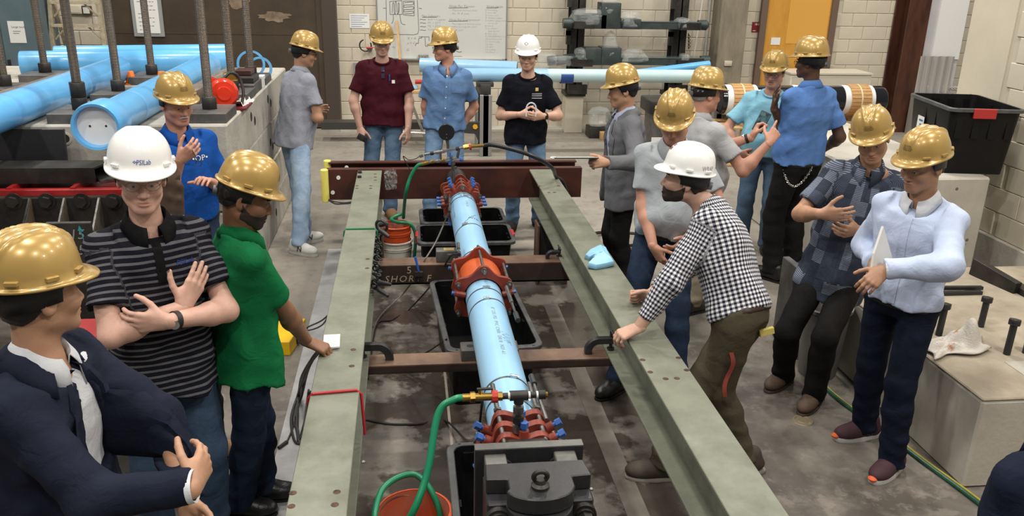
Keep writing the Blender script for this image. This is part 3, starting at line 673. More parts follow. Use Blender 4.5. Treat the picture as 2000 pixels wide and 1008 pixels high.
# ------------------------------------------------------------------ black storage totes
def tote(corner, ux, L_, W_, H_, label, z0=0.0, latch=False, rim=0.03, sticker=None, taper=0.90, latch_mid=False):
    """corner: near-left rim corner XY, ux: direction of the L_ side"""
    e = empty('storage_tote', label, 'tote'); u = Vector((ux[0], ux[1], 0)).normalized(); v = Vector((-u.y, u.x, 0)); c = Vector((corner[0], corner[1], z0))+u*L_/2+v*W_/2
    def ring(l, w, r, z, n=5):
        out = []
        for sx, sy, a0 in ((1, 1, 0), (-1, 1, pi/2), (-1, -1, pi), (1, -1, 3*pi/2)):
            for k in range(n):
                t = a0+pi/2*k/(n-1); out.append(c+u*(sx*(l/2-r)+r*cos(t))+v*(sy*(w/2-r)+r*sin(t))+Z*z)
        return out
    t = 0.005; li, wi = L_-2*rim, W_-2*rim
    rings = [ring(li*taper, wi*taper, 0.04, 0), ring(li, wi, 0.05, H_-0.01), ring(li, wi, 0.05, H_), ring(li-2*t, wi-2*t, 0.05, H_), ring(li*taper-2*t, wi*taper-2*t, 0.04, t)]
    n = len(rings[0]); vs = sum(rings, []); fs = [tuple(reversed(range(n)))]
    for i in range(4):
        for k in range(n): fs.append((i*n+k, i*n+(k+1) % n, (i+1)*n+(k+1) % n, (i+1)*n+k))
    fs.append(tuple(range(4*n, 5*n))); MB().add(vs, fs).build('tote_body', m_plas, e)
    rr = [ring(li, wi, 0.05, H_-0.022), ring(L_, W_, 0.06, H_-0.026), ring(L_, W_, 0.06, H_-0.004), ring(L_-0.008, W_-0.008, 0.058, H_), ring(li-0.002, wi-0.002, 0.05, H_+0.001)]
    vs = sum(rr, []); fs = []
    for i in range(4):
        for k in range(n): fs.append((i*n+k, i*n+(k+1) % n, (i+1)*n+(k+1) % n, (i+1)*n+k))
    MB().add(vs, fs).build('tote_rim', m_plasrim, e)
    for k in range(5):   # ribs on the near long side
        for s, (d, ll, w2) in ((0, (u, li, wi)), (1, (v, wi, li))):
            pass
    for k in range(4):
        f = (k-1.5)/4.2
        for sgn in (-1, 1):
            p = c+u*(f*li)+v*(sgn*(wi/2*0.965))+Z*(H_*0.74); MB().box(p, (0.05, 0.012, H_*0.38), Matrix((u, v, Z)).transposed()).build('rib', m_plas, e, smooth=0)
            if k in (1, 2):
                p = c+v*(f*wi)+u*(sgn*(li/2*0.965))+Z*(H_*0.74); MB().box(p, (0.012, 0.05, H_*0.38), Matrix((u, v, Z)).transposed()).build('rib', m_plas, e, smooth=0)
            q = c+u*(f*L_*1.1)+v*(sgn*(W_/2-rim*0.5))+Z*(H_-0.0005); MB().box(q, (0.014, 0.010, 0.004), Matrix((u, v, Z)).transposed()).build('rim_slot', m_black, e, smooth=0)
    if latch:
        for sgn in (-1, 1):
            MB().box(c+u*(sgn*(L_/2-0.004))+Z*(H_-0.03), (0.028, 0.13, 0.075), Matrix((u, v, Z)).transposed()).build('latch', m_latch, e, smooth=0, bevel=0.005)
    if latch_mid:
        MB().box(c-v*(W_/2+0.002)-u*0.03+Z*(H_-0.035), (0.17, 0.02, 0.075), Matrix((u, v, Z)).transposed()).build('latch', m_latch, e, smooth=0, bevel=0.004)
    return e, c, u, v
tote((0.055, 6.43), (1, 0.0), 0.80, 0.50, 0.37, 'black tote with red end latches under far pipe end', latch=True)
tote((0.09, 7.0), (1, 0.01), 0.76, 0.46, 0.36, 'black tote partly hidden behind the red-latched tote')
tote((0.195, 4.40), (0.995, 0.06), 0.575, 1.14, 0.40, 'long black open tote under the middle of the pipe')
tote((0.15, 2.35), (1.0, 0.0), 0.58, 1.12, 0.38, 'long black open tote under the near loading head')

# ------------------------------------------------------------------ far hose manifold with gauge
XF = RIG
fm = empty('pressure_gauge', 'black round pressure gauge with pipe fittings above the far coupling', 'gauge')
YF = 7.2
def Q(px, py): return aty(px, py, YF)
def seg(p0, p1, r, name, mat, n=10): return MB().cyl(Q(*p0), Q(*p1), r, n=n).build(name, mat, fm)
base = Q(886, 335); base.z = PZ+0.13
MB().cyl(base, Q(884, 318), 0.014, n=10).build('riser_pipe', m_stud, fm)
for a_, b_, r in (((888, 330), (887, 326), 0.022), ((885, 322), (884, 315), 0.02), ((884, 312), (880, 306), 0.016)): seg(a_, b_, r, 'pipe_fitting', m_stud)
seg((838, 317), (893, 309), 0.013, 'lower_pipe', m_chrome); seg((828, 302), (905, 288), 0.012, 'upper_pipe', m_chrome)
for k, (x, y) in enumerate(((842, 316), (852, 315), (863, 313), (872, 311))): seg((x, y), (x+6, y-1), 0.019, 'pipe_fitting', [m_brass, m_chrome, m_brass, m_chrome][k])
for k, (x, y) in enumerate(((840, 300), (852, 298), (862, 296), (874, 293), (890, 291))): seg((x, y), (x+7, y-1.3), 0.017, 'pipe_fitting', [m_mill, m_chrome, m_chrome, m_chrome, m_mill][k])
seg((819, 304), (826, 302), 0.02, 'end_cap', m_chrome); seg((861, 312), (860, 297), 0.010, 'link_pipe', m_stud); seg((893, 309), (897, 290), 0.012, 'link_pipe', m_stud)
seg((905, 288), (916, 286), 0.021, 'brass_valve', m_brass, 8); seg((916, 287), (920, 286), 0.03, 'valve_collar', m_redh, 8); seg((920, 286), (945, 284), 0.014, 'brass_tail', m_brass)
seg((823, 321), (838, 317), 0.016, 'hose_tail', m_brass)
seg((876, 292), (874, 274), 0.012, 'gauge_stem', m_stud)
gc = Q(872, 258); MB().lathe([(0, 0.02), (0.066, 0.02), (0.070, 0.012), (0.070, -0.012), (0.060, -0.02), (0, -0.022)], gc, (-0.05, -1, 0.1), 36).build('gauge_case', M('black_gauge_case', (0.008, 0.008, 0.009), 0.35), fm)
for dz in (-0.015, -0.045): MB().cyl(gc+Vector((0, -0.021, dz)), gc+Vector((0, -0.025, dz)), 0.004, n=8).build('case_screw', m_chrome, fm)
seg((879, 322), (879, 306), 0.014, 'blue_valve', m_bolt, 8); MB().box(Q(879, 305), (0.015, 0.02, 0.06)).build('valve_handle', m_bolt, fm)
MB().cyl(Q(898, 311), Q(905, 312), 0.018, n=8).build('blue_cap', m_bolt, fm)
XF = None; Q0 = Q
def Q(px, py): return RP(Q0(px, py))
tag(MB().tube(spline([Q(945, 284), Q(960, 283), Q(990, 289), Q(1030, 301), RP(aty(1062, 316, 7.25)), RP(aty(1080, 330, 7.35)), RP(1.36, 7.55, 0.62), RP(1.46, 7.6, 0.5), Vector((1.46, 6.98, 0.2)), Vector((1.9, 7.7, 0.02)), Vector((3.0, 7.4, 0.02))], 8), 0.0165, 10).build('air_hose', m_hoseb), 'black hose arching from the far gauge over the right beam', 'hose')
tag(MB().tube(spline([Q(826, 320), Q(815, 324), Q(802, 345), Q(793, 375), aty(789, 408, 6.72), aty(788, 425, 6.80), Vector((-0.06, 6.95, 0.46)), Vector((-0.15, 6.85, 0.45)), Vector((-0.10, 6.72, 0.46)), Vector((0.0, 6.70, 0.45)), Vector((0.045, 6.72, 0.36)), Vector((0.04, 6.75, 0.2)), Vector((0.02, 6.8, 0.02))], 8), 0.0135, 10).build('garden_hose', m_hose), 'green hose dropping from the far gauge beside the stacked buckets', 'hose')
tag(MB().tube(spline([Q(821, 304), Q(812, 310), Q(798, 312), Q(788, 305), Q(790, 312), Q(800, 330)], 6), 0.004, 6).build('thin_cable', m_cable), 'thin black cable looped at the far gauge pipe end', 'cable')

# ------------------------------------------------------------------ cables on and around the frame
def cable(pts, r, mat, label, n=8, k=6): return tag(MB().tube(spline([Vector(p) for p in pts], n), r, k).build('cable', mat), label, 'cable')
G = lambda px, py, z=0.006: atz(px, py, z)
cable([G(650, 595), G(632, 632), G(605, 645), G(600, 640), G(630, 625), G(655, 600)], 0.006, m_cable, 'black cable lying on the pale floor strip near the yellow box')
for k in range(5):
    rr = random.Random(50+k); j = lambda q=5: (rr.random()-0.5)*2*q; o = k*2.2
    cable([atz(628, 676+o, 0.70), atz(612-o*0.6+j(), 702+j(), 0.55), atz(598-o+j(), 735+j(9), 0.32), atz(588-o*1.1+j(), 770+j(9), 0.05), atz(578-o+j(6), 815+j(12), 0.012), atz(577+j(5), 850+j(14), 0.012), atz(590+j(4), 855+j(12), 0.012), atz(598+j(4), 815+j(12), 0.03), atz(607-o*0.5+j(3), 770-o, 0.12)], 0.0075, m_cable, ['innermost black cable of the bundle beside the left beam', 'second black cable of the bundle beside the left beam', 'third black cable of the bundle beside the left beam', 'fourth black cable of the bundle beside the left beam', 'outermost black cable of the bundle beside the left beam'][k])
cp = [G(583, 770), G(575, 800), G(572, 835), G(560, 865)]
cable(cp, 0.006, m_cable, 'black cable with plug running down to the floor strip')
tag(MB().cyl(cp[-1]+Z*0.004, cp[-1]+Vector((-0.035, -0.06, 0.008)), 0.012, 0.009, n=10).build('cable_plug', m_cable), 'black plug lying on the pale floor strip', 'plug')
cable([RP(on_pipe(-0.9, 6.50, 0.06)), atz(866, 440, 0.66), atz(850, 475, 0.58), atz(829, 509, 0.517), atz(812, 540, 0.30), atz(786, 575, 0.06), G(735, 630), Vector((-0.28, 4.95, 0.01))], 0.006, m_greyc, 'grey sensor cable sagging from the far pipe to the floor')
cable([RP(on_pipe(-0.8, 5.42, 0.06)), atz(880, 500, 0.60), atz(862, 530, 0.44), atz(840, 560, 0.22), atz(800, 603, 0.01), G(765, 625), G(735, 637), Vector((-0.28, 4.85, 0.01))], 0.006, m_cable, 'black sensor cable sagging from the middle coupling to the floor')
cable([G(733, 668), G(752, 678), G(770, 692), G(800, 708)], 0.006, m_cable, 'short black cable on the wet floor beside near cross beam')
cable([G(715, 820), G(760, 828), G(820, 828), G(870, 822), Vector((0.28, 3.5, 0.35)), RP(on_pipe(-1.2, 3.55, 0.02))], 0.006, m_cable, 'black cable crossing the wet floor below near coupling')
cable([Vector((0.205, 4.55, 0.41)), G(830, 690, 0.25), G(790, 705, 0.1), G(770, 712, 0.05)], 0.005, m_cable, 'black cable draped over the long middle tote rim')
XF = RIG
cable([aty(642, 391, 7.9), aty(655, 398, 7.9), aty(672, 398, 7.9), aty(692, 396, 7.9)], 0.008, m_cable, 'black cable below the near channel beam left end')
cable([aty(642, 389, 7.9), aty(650, 393, 7.9), aty(670, 396, 7.9), aty(690, 394, 7.9)], 0.007, m_cable, 'thinner black cable below the near channel beam left end')
# blue-handled brush lying on the far cross beam
br = empty('wire_brush', 'blue handled wire brush resting on the far cross beam', 'brush')
a = aty(811, 502, 6.11); b = aty(818, 530, 6.10)
MB().tube([a, (a+b)/2, b], [0.010, 0.009, 0.007], 8).build('brush_handle', M('blue_plastic', (0.02, 0.10, 0.45), 0.4), br)
m = MB(); m.box(b-Z*0.02, (0.06, 0.03, 0.035)); m.build('brush_head', m_mill, br); m = MB()
for k in range(10): m.cyl(b+Vector((-0.027+0.006*k, 0, -0.035)), b+Vector((-0.03+0.0065*k, 0, -0.075)), 0.0025, n=5)
m.build('bristles', m_mill, br)
# junction box on cross beam
jb = empty('sensor_box', 'small grey sensor box on the far cross beam by the pipe', 'box')
c = aty(872, 505, 6.2); MB().cbox((c.x, 6.22, ZX+0.045), (0.16, 0.1, 0.09), 0.006).build('box_body', m_plate, jb); MB().bbox(c.x-0.02, c.x+0.06, 6.19, 6.25, ZX+0.091, ZX+0.092).build('box_label', M('amber_label', (0.35, 0.24, 0.08), 0.6), jb, smooth=0)
# notepad with pen
npd = empty('notepad', 'small white notepad under the reaching hand on left beam', 'notepad')
p = atz(648, 668, ZT); R8 = Matrix.Rotation(0.05, 3, 'Z')
MB().box((p.x, p.y, ZT+0.004), (0.085, 0.155, 0.008), R8).build('paper_stack', m_white, npd, smooth=0)
m = MB()
for k in range(9): m.box((p.x+0.005, p.y+0.065-0.015*k, ZT+0.0083), (0.065, 0.002, 0.0003), R8)
m.build('handwriting', m_inkb, npd, smooth=0)
pe = atz(662, 681, ZT+0.008); tag(MB().tube([pe+Vector((-0.075, -0.012, 0)), pe+Vector((-0.01, 0, 0)), pe+Vector((0.005, 0.003, 0))], [0.0045, 0.0045, 0.001], 8).build('pen', m_ink), 'black pen lying beside the notepad on left beam', 'pen')
# blue pipe shard on the right beam: a curved broken piece
ol = [atz(px, py, ZT) for px, py in ((1143, 506), (1152, 497), (1160, 491), (1171, 487), (1181, 491), (1187, 502), (1197, 521), (1180, 524), (1163, 527), (1149, 525), (1157, 518), (1164, 511), (1157, 508), (1150, 508))]
cen = atz(1178, 509, ZT); n = len(ol); vs = []
for kk, zz in ((1.0, 0.003), (0.93, 0.030), (0.70, 0.045), (0.25, 0.050)): vs += [Vector((cen.x+(p.x-cen.x)*kk, cen.y+(p.y-cen.y)*kk, ZT+zz+0.004*sin(i*2.3))) for i, p in enumerate(ol)]
vs.append(Vector((cen.x, cen.y, ZT+0.06)))
sh = MB(); sh.add(vs, [(j*n+i, j*n+(i+1) % n, (j+1)*n+(i+1) % n, (j+1)*n+i) for j in range(3) for i in range(n)]+[(3*n+i, 3*n+(i+1) % n, 4*n) for i in range(n)])
sho_ = sh.build('pipe_shard', m_shard, smooth=25); md = sho_.modifiers.new('t', 'SOLIDIFY'); md.thickness = 0.008; tag(sho_, 'jagged broken piece of blue pipe lying on the right beam', 'pipe shard')
# clear wrap hanging at the channel
m = MB(); rr = random.Random(3); n = 10
cw = aty(762, 350, 7.93); gv = []
for j in range(n):
    for i in range(n):
        u, w = i/(n-1)-0.5, j/(n-1)-0.5; q = 1-0.5*abs(w)
        gv.append(Vector((cw.x+u*0.13*q+0.01*rr.random(), 7.93-0.03*rr.random()-0.01, cw.z+w*0.20+0.01*rr.random())))
m.add(gv, [(j*n+i, j*n+i+1, (j+1)*n+i+1, (j+1)*n+i) for j in range(n-1) for i in range(n-1)])
tag(m.build('plastic_wrap', m_wrap, smooth=0), 'crumpled clear plastic wrap stuck on the near channel beam', 'plastic wrap')
XF = None
# yellow box on the floor at left
yb = empty('yellow_bracket', 'yellow painted steel box on the floor behind green-shirted man', 'box')
m = MB(); p0, p1, p2, p3 = G(597, 622, 0.10), G(565, 668, 0.10), G(515, 668, 0.10), G(540, 622, 0.10)
for z in (0.0, 0.10): m.v += [(p.x, p.y, z) for p in (p0, p1, p2, p3)]
m.f = [(3, 2, 1, 0), (4, 5, 6, 7)] + [(i, (i+1) % 4, 4+(i+1) % 4, 4+i) for i in range(4)]
m.build('box_body', m_yellow, yb, smooth=0, bevel=0.004)
MB().box((p0+p1)/2+Vector((0.006, 0, -0.05)), (0.012, 0.10, 0.07), Matrix.Rotation(atan2(p1.x-p0.x, -(p1.y-p0.y)), 3, 'Z')).build('slot', m_black, yb)
# small pebbles on the floor
for k, (px, py) in enumerate(((710, 902), (1155, 955))):
    p = G(px, py, 0.006); mm = MB(); mm.lathe([(0, -0.006), (0.007, -0.003), (0.009, 0.001), (0.005, 0.006), (0, 0.007)], p, n=7)
    tag(mm.build('pebble', m_white), ['white pebble on floor right of the left beam', 'white pebble on floor right of the loading head'][k], 'pebble', 'pebbles on the wet floor')
# floor plug and floor hose at right
fp = atz(1568, 822, 0.0); fpl = empty('floor_plug', 'round brass floor plug near the checked-shirt man', 'floor plug')
MB().lathe([(0, 0.004), (0.03, 0.004), (0.032, 0.002), (0.045, 0.002), (0.047, 0.006), (0.058, 0.006), (0.062, 0.0)], fp, n=32).build('plug_disc', m_brassplug, fpl)
fp2 = atz(1428, 455, 0.0)
tag(MB().tube(spline([G(1560, 690, 0.012), G(1600, 745, 0.012), G(1650, 790, 0.012), G(1720, 838, 0.012), G(1800, 900, 0.012), G(1875, 955, 0.012), G(1960, 1020, 0.012)], 8), 0.012, 8).build('garden_hose', M('dark_green_hose', (0.02, 0.085, 0.05), 0.4)), 'dark green hose along floor beside right concrete block', 'hose')
tag(MB().tube(spline([G(1562, 686, 0.01), G(1602, 742, 0.01), G(1652, 787, 0.01), G(1725, 836, 0.01), G(1806, 898, 0.01), G(1885, 955, 0.01), G(1970, 1020, 0.01)], 8), 0.006, 6).build('cord', M('yellow_cord', (0.45, 0.38, 0.05), 0.5)), 'thin yellow cord lying along the dark green floor hose', 'cord')
tag(MB().tube(spline([G(1230, 480, 0.03), G(1265, 474, 0.02), G(1300, 470, 0.02), G(1360, 462, 0.02)], 8), 0.016, 8).build('floor_pipe', m_hoseb), 'dark hose on floor behind the grey-blazer man', 'hose')
# ------------------------------------------------------------------ stacked concrete reaction blocks at left
ZS = 1.38
def conc_block(x0, x1, y0, y1, z0, z1, label, holes_r=(), holes_f=()):
    e = empty('concrete_block', label, 'concrete block', 'stacked concrete reaction blocks')
    MB().bbox(x0, x1, y0, y1, z0, z1).build('block_body', m_conc, e, smooth=0, bevel=0.012)
    for (y, z) in holes_r:
        MB().lathe([(0.0, 0.001), (0.026, 0.001), (0.03, 0.003), (0.036, 0.002), (0.04, 0.0)], (x1, y, z), (1, 0, 0), 18).build('form_hole', M('dark_hole', (0.03, 0.027, 0.022), 0.9), e)
    for (x, z) in holes_f:
        MB().lathe([(0.0, 0.001), (0.03, 0.001)], (x, y0, z), (0, -1, 0), 20).build('form_hole', M('dark_hole', (0.03, 0.027, 0.022), 0.9), e)
        MB().lathe([(0.03, 0.001), (0.034, 0.006), (0.046, 0.004), (0.05, 0.0)], (x, y0, z), (0, -1, 0), 20).build('hole_collar', m_conc, e)
    return e
hp = aty(127, 271, 6.12)
conc_block(-4.6, -1.265, 6.12, 9.3, 1.03, ZS, 'topmost concrete block carrying blue pipes and threaded rods', [(7.1, 1.26), (7.25, 1.2), (8.0, 1.26), (8.15, 1.2)], [(hp.x, hp.z)])
conc_block(-4.6, -1.27, 6.3, 9.3, 0.69, 1.02, 'second concrete block from the top of the stack', [(7.0, 0.86), (7.12, 0.80), (8.0, 0.86), (8.12, 0.8)])
conc_block(-4.6, -1.26, 6.3, 9.3, 0.35, 0.68, 'third concrete block from the top of the stack', [(7.0, 0.52), (7.12, 0.46), (8.0, 0.52), (8.12, 0.46)])
conc_block(-4.6, -1.265, 6.3, 9.3, 0.0, 0.34, 'lowest concrete block of the stack on the floor', [(7.0, 0.18), (8.0, 0.18)])

# threaded rods with nuts and plates
def rod_mesh(h=1.75, r=0.033, p=0.010):
    prof = [(0, 0)]; n = int(h/p)
    for k in range(n): prof += [(r*0.90, k*p), (r, k*p+p*0.5)]
    prof += [(0, n*p)]
    m = MB(); m.lathe(prof, n=12); me = bpy.data.meshes.new('threads'); me.from_pydata(m.v, [], m.f); me.materials.append(m_rodm); me.update(); return me
rme = rod_mesh()
ri = 0
where = {(-2.31, 6.36): 'nearest threaded rod with a double nut, between the blue pipes', (-2.31, 7.22): 'middle threaded rod between the long blue pipes', (-2.31, 8.20): 'threaded rod beside the orange cone', (-1.425, 6.38): 'threaded rod beside the red motor at block corner', (-1.425, 7.26): 'threaded rod rising right behind the red motor', (-1.425, 8.17): 'threaded rod in front of the blue pipe ring', (-3.27, 8.30): 'threaded rod in front of the blue cabinet and ladder', (-3.27, 7.46): 'threaded rod at the left picture edge'}
for (x, y), lab in where.items():
    e = empty('threaded_rod', lab, 'threaded rod', 'threaded rods on the concrete block')
    o = bpy.data.objects.new('rod_shaft', rme); COL.objects.link(o); o.parent = e; o.location = (x, y, ZS+0.07)
    MB().cyl((x, y, ZS+0.07), (x, y, ZS+0.155), 0.058, n=6).build('hex_nut', m_mill, e, bevel=0.003)
    if (x, y) == (-2.31, 6.36): MB().cyl((x, y, ZS+0.157), (x, y, ZS+0.26), 0.056, n=6, phase=0.2).build('hex_nut', m_mill, e, bevel=0.003)
    MB().bbox(x-0.16, x+0.15, y-0.2, y+0.2, ZS, ZS+0.07).build('bearing_plate', m_plate, e, smooth=0, bevel=0.004)

# blue pipes lying on the block
def blue_pipe(a, b, r, label, bell=False, mat=None, inner=True):
    e = empty('blue_pipe', label, 'pipe', 'bright blue pipes on the concrete block'); a, b = Vector(a), Vector(b); L_ = (b-a).length; t = 0.014
    if bell:
        prof = [(r-t, L_), (r, L_), (r, 0.34), (r+0.008, 0.31), (r+0.03, 0.22), (r+0.034, 0.03), (r+0.028, 0.0), (r+0.012, 0.004), (r+0.008, 0.02), (r+0.006, 0.2)]
    else: prof = [(r-t, L_-0.001), (r-0.004, L_), (r, L_-0.01), (r, 0.01), (r-0.004, 0), (r-t, 0.001), (r-t, 0.3)]
    MB().lathe(prof, a, b-a, 40).build('pipe_wall', mat or m_pipeb, e)
    d = (b-a).normalized()
    MB().cyl(a+d*0.045, a+d*0.05, r+0.007 if bell else r-t, n=32).build('end_cap', m_pipein, e)
    if bell:
        for s in (-0.045, 0.05): MB().cyl(a+d*0.044+X*s+Z*0.0, a+d*0.043+X*s, 0.007, n=10).build('cap_hole', m_black, e)
    MB().cyl(b-d*0.05, b-d*0.045, r-t, n=32).build('end_cap', m_pipein, e)
    return e
PRB = 0.115
def mark_rings(a, b, r, e, ts):
    a, b = Vector(a), Vector(b)
    for t in ts: MB().lathe([(r+0.0006, 0), (r+0.0006, 0.05)], a+(b-a)*t, b-a, 40).build('faded_band', M('faded_blue', (0.12, 0.36, 0.70), 0.35), e)
pa, pb = (-2.69, 4.35, 1.50), (-2.58, 8.16, 1.50)
e = blue_pipe(pb, pa, PRB, 'long bright blue pipe overhanging the block at the left picture edge'); mark_rings(pa, pb, PRB, e, (0.42, 0.5, 0.75))
pa, pb = (-1.90, 5.42, 1.50), (-1.86, 8.45, 1.50)
e = blue_pipe(pa, pb, PRB, 'bright blue pipe with white-capped bell end facing the camera', bell=True); mark_rings(pa, pb, PRB, e, (0.22, 0.4))
blue_pipe((-3.55, 8.50, 1.50), (-1.74, 8.86, 1.50), PRB, 'bright blue pipe lying across the back of the block')
blue_pipe((-3.35, 8.78, 1.52), (-1.78, 9.13, 1.52), PRB, 'bright blue pipe lying behind the crosswise pipe')
for (px, py, lab) in ((470, 141, 'blue cut pipe ring standing at the block back'), (488, 146, 'smaller blue cut pipe ring leaning behind the rod')):
    c = atz(px+8, py, ZS+0.10); c.y += 0.35; rr_ = 0.13 if px == 470 else 0.11
    tag(MB().lathe([(rr_, -0.03), (rr_, 0.03), (rr_-0.02, 0.03), (rr_-0.02, -0.03)], (c.x, c.y, ZS+rr_), (0.25, -0.95, 0.12), 36, closed=True).build('pipe_ring', m_pipeb), lab, 'pipe ring', 'cut blue pipe rings')
# weathered timbers
def timber(a, b, w, h, label):
    a, b = Vector(a), Vector(b); d = (b-a); ang = atan2(-d.x, d.y)
    tag(MB().cbox(((a+b)/2), (w, d.length, h), 0.008, Matrix.Rotation(ang, 3, 'Z')).build('timber', m_wood), label, 'timber', 'weathered timbers on the block')
timber((-3.02, 5.9, ZS+0.06), (-2.90, 8.3, ZS+0.06), 0.16, 0.12, 'grey weathered timber left of the long blue pipe')
timber((-2.83, 6.2, ZS+0.03), (-2.80, 8.0, ZS+0.03), 0.06, 0.06, 'thin pale timber between the wide timber and blue pipe')
timber((-1.70, 6.7, ZS+0.06), (-1.62, 8.35, ZS+0.06), 0.12, 0.12, 'grey weathered timber behind the gold helmet and red motor')
# red motor
mo = empty('electric_motor', 'glossy red motor standing on the concrete block corner', 'motor')
mc = Vector((-1.42, 6.92, ZS+0.13))
mc = atz(436, 178, ZS+0.12); mc = Vector((-1.40, 6.78, ZS+0.125))
dm = Vector((0.25, -1, 0.05)).normalized()
MB().lathe([(0, 0.10), (0.05, 0.098), (0.055, 0.085), (0.09, 0.08), (0.108, 0.05), (0.112, 0.0), (0.108, -0.02), (0.085, -0.03), (0.085, -0.18), (0, -0.18)], mc, dm, 32).build('motor_housing', m_redmot, mo)
for k in range(10):
    t = 2*pi*k/10; u = dm.orthogonal().normalized(); w = dm.cross(u); p = mc+dm*0.055+(u*cos(t)+w*sin(t))*0.097
    MB().cyl(p, p+dm*0.008, 0.007, n=6).build('housing_bolt', m_black, mo)
MB().lathe([(0, 0.06), (0.05, 0.055), (0.055, 0), (0.055, -0.1), (0, -0.1)], mc+Vector((-0.09, 0.06, 0.05)), dm, 20).build('gearbox', m_redmot, mo)
MB().box((mc.x+0.02, mc.y+0.08, ZS+0.008), (0.3, 0.3, 0.014)).build('motor_base', M('maroon_base', (0.14, 0.01, 0.015), 0.4), mo)
MB().tube(spline([mc+Vector((0.0, 0.05, 0.10)), mc+Vector((0.05, 0.08, 0.14)), mc+Vector((0.10, 0.12, 0.10)), mc+Vector((0.13, 0.1, 0.0)), mc+Vector((0.12, 0.05, -0.1))], 5), 0.012, 8).build('motor_cable', m_cable, mo)
MB().box(mc+Vector((0.03, 0.16, 0.10)), (0.10, 0.08, 0.06), Matrix.Rotation(0.4, 3, 'Z')).build('brass_block', m_brass, mo, bevel=0.008)
# crumpled white rag and shims beside the motor
rr = random.Random(5); m = MB(); n = 9; gv = []
for j in range(n):
    for i in range(n):
        u, w = i/(n-1)-0.5, j/(n-1)-0.5; gv.append(Vector((-1.30+u*0.13, 6.98+w*0.34, ZS+0.006+0.06*rr.random()*(1-1.6*abs(u))*(1.0 if 0 < i < n-1 else 0.3))))
m.add(gv, [(j*n+i, j*n+i+1, (j+1)*n+i+1, (j+1)*n+i) for j in range(n-1) for i in range(n-1)])
tag(m.build('rag', M('white_rag', (0.6, 0.58, 0.55), 0.8), smooth=60), 'crumpled white rag beside the red motor', 'rag')
for k, (x, y, z, sx, sy, sz, mt, lab) in enumerate(((-1.36, 7.62, 0.045, 0.16, 0.42, 0.09, m_plate, 'thick grey steel bar behind the red motor'), (-1.37, 7.66, 0.115, 0.15, 0.30, 0.045, m_mill, 'dark steel plate stacked on the thick grey bar'), (-1.40, 7.74, 0.16, 0.13, 0.20, 0.04, m_rust, 'red-brown steel shim on top of the plates'), (-1.30, 7.95, 0.05, 0.05, 0.12, 0.10, m_white, 'small white block near the red-brown shim'))):
    tag(MB().cbox((x, y, ZS+z), (sx, sy, sz), 0.004).build('steel_shim', mt, smooth=0), lab, 'steel plate' if k < 3 else 'block')
# orange cones
for k, (px, py) in enumerate(((281, 148), (303, 150))):
    p = atz(px, py, ZS); e = empty('orange_cone', ['small orange cone left of the threaded rod', 'small orange cone right of the threaded rod, half hidden'][k], 'cone', 'small orange cones')
    p.x = (-2.46, -2.19)[k]; p.y = 8.06
    MB().lathe([(0, 0.115), (0.026, 0.115), (0.03, 0.11), (0.044, 0.02), (0.044, 0.012)], (p.x, p.y, ZS+0.07*(0)), n=20).build('cone_body', m_cone, e)
    MB().lathe([(0, 0.014), (0.06, 0.014), (0.062, 0.0), (0, 0)], (p.x, p.y, ZS), n=20).build('cone_foot', m_cone, e)

# ------------------------------------------------------------------ steel assembly in front of the block
YA = 5.45
sa = empty('ribbed_steel_frame', 'black ribbed steel frame with red top rail in front of the concrete blocks', 'steel frame')
MB().bbox(-3.1, -1.72, YA, YA+0.05, 1.06, 1.10).build('red_rail', m_rednose, sa, smooth=0, bevel=0.003)
MB().bbox(-3.1, -1.72, YA+0.05, YA+0.40, 1.055, 1.065).build('red_shelf', m_rednose, sa, smooth=0)
for x in (-2.50, -2.12): MB().bbox(x, x+0.03, YA+0.02, YA+0.4, 1.065, 1.11).build('red_cleat', m_rednose, sa, smooth=0)
MB().bbox(-2.60, -2.555, YA-0.02, YA+0.01, 0.55, 1.06).build('red_post', m_rednose, sa, smooth=0)
MB().bbox(-3.1, -1.72, YA-0.02, YA+0.0, 0.70, 1.05).build('back_plate', m_mill, sa, smooth=0)
MB().bbox(-3.1, -1.72, YA-0.02, YA, 1.05, 1.055).build('bright_edge', m_stud, sa, smooth=0)
for k, px in enumerate((27, 92, 160, 222)):
    p = aty(px, 393, YA-0.02); m = MB(); m.cyl(p, p-Y*0.008, 0.052, n=24); m.build('washer', m_mill, sa); m = MB(); m.cyl(p-Y*0.008, p-Y*0.04, 0.036, n=6); m.build('hex_bolt', m_mill, sa)
for k, px in enumerate((57, 125, 193)):
    t = aty(px, 381, YA-0.02); x = t.x
    MB().prism([(YA-0.02, 1.05), (YA-0.02, 0.70), (YA-0.42, 0.70)], -0.008, 0.008, (Vector((x, 0, 0)), Y, Z, X)).build('gusset_plate', m_rib, sa, smooth=0)
    MB().tube([(x, YA-0.022, 1.05), (x, YA-0.42, 0.702)], 0.009, 4).build('bright_edge', m_stud, sa, smooth=0)
MB().bbox(-3.1, -1.72, YA-0.48, YA-0.02, 0.665, 0.70).build('base_plate', m_mill, sa, smooth=0)
wp = empty('marked_steel_plate', 'dark steel plate with teal arrow and chalk numbers behind striped-shirt man', 'steel plate')
pc = aty(140, 470, 4.9)
MB().bbox(pc.x-0.13, pc.x+0.115, 4.9, 4.93, 0.40, pc.z+0.10).build('plate_body', m_mill, wp, smooth=0, bevel=0.003)
MB().bbox(pc.x-0.13, pc.x+0.115, 4.899, 4.93, pc.z+0.10, pc.z+0.106).build('bright_edge', m_stud, wp, smooth=0)
lettering('chalk_number', '15', 0.085, (pc.x-0.01, 4.897, pc.z+0.035), X, Z, m_inkg, wp, shear=0.2); lettering('chalk_number', '95', 0.085, (pc.x-0.02, 4.897, pc.z-0.06), X, Z, m_inkg, wp, shear=0.2)
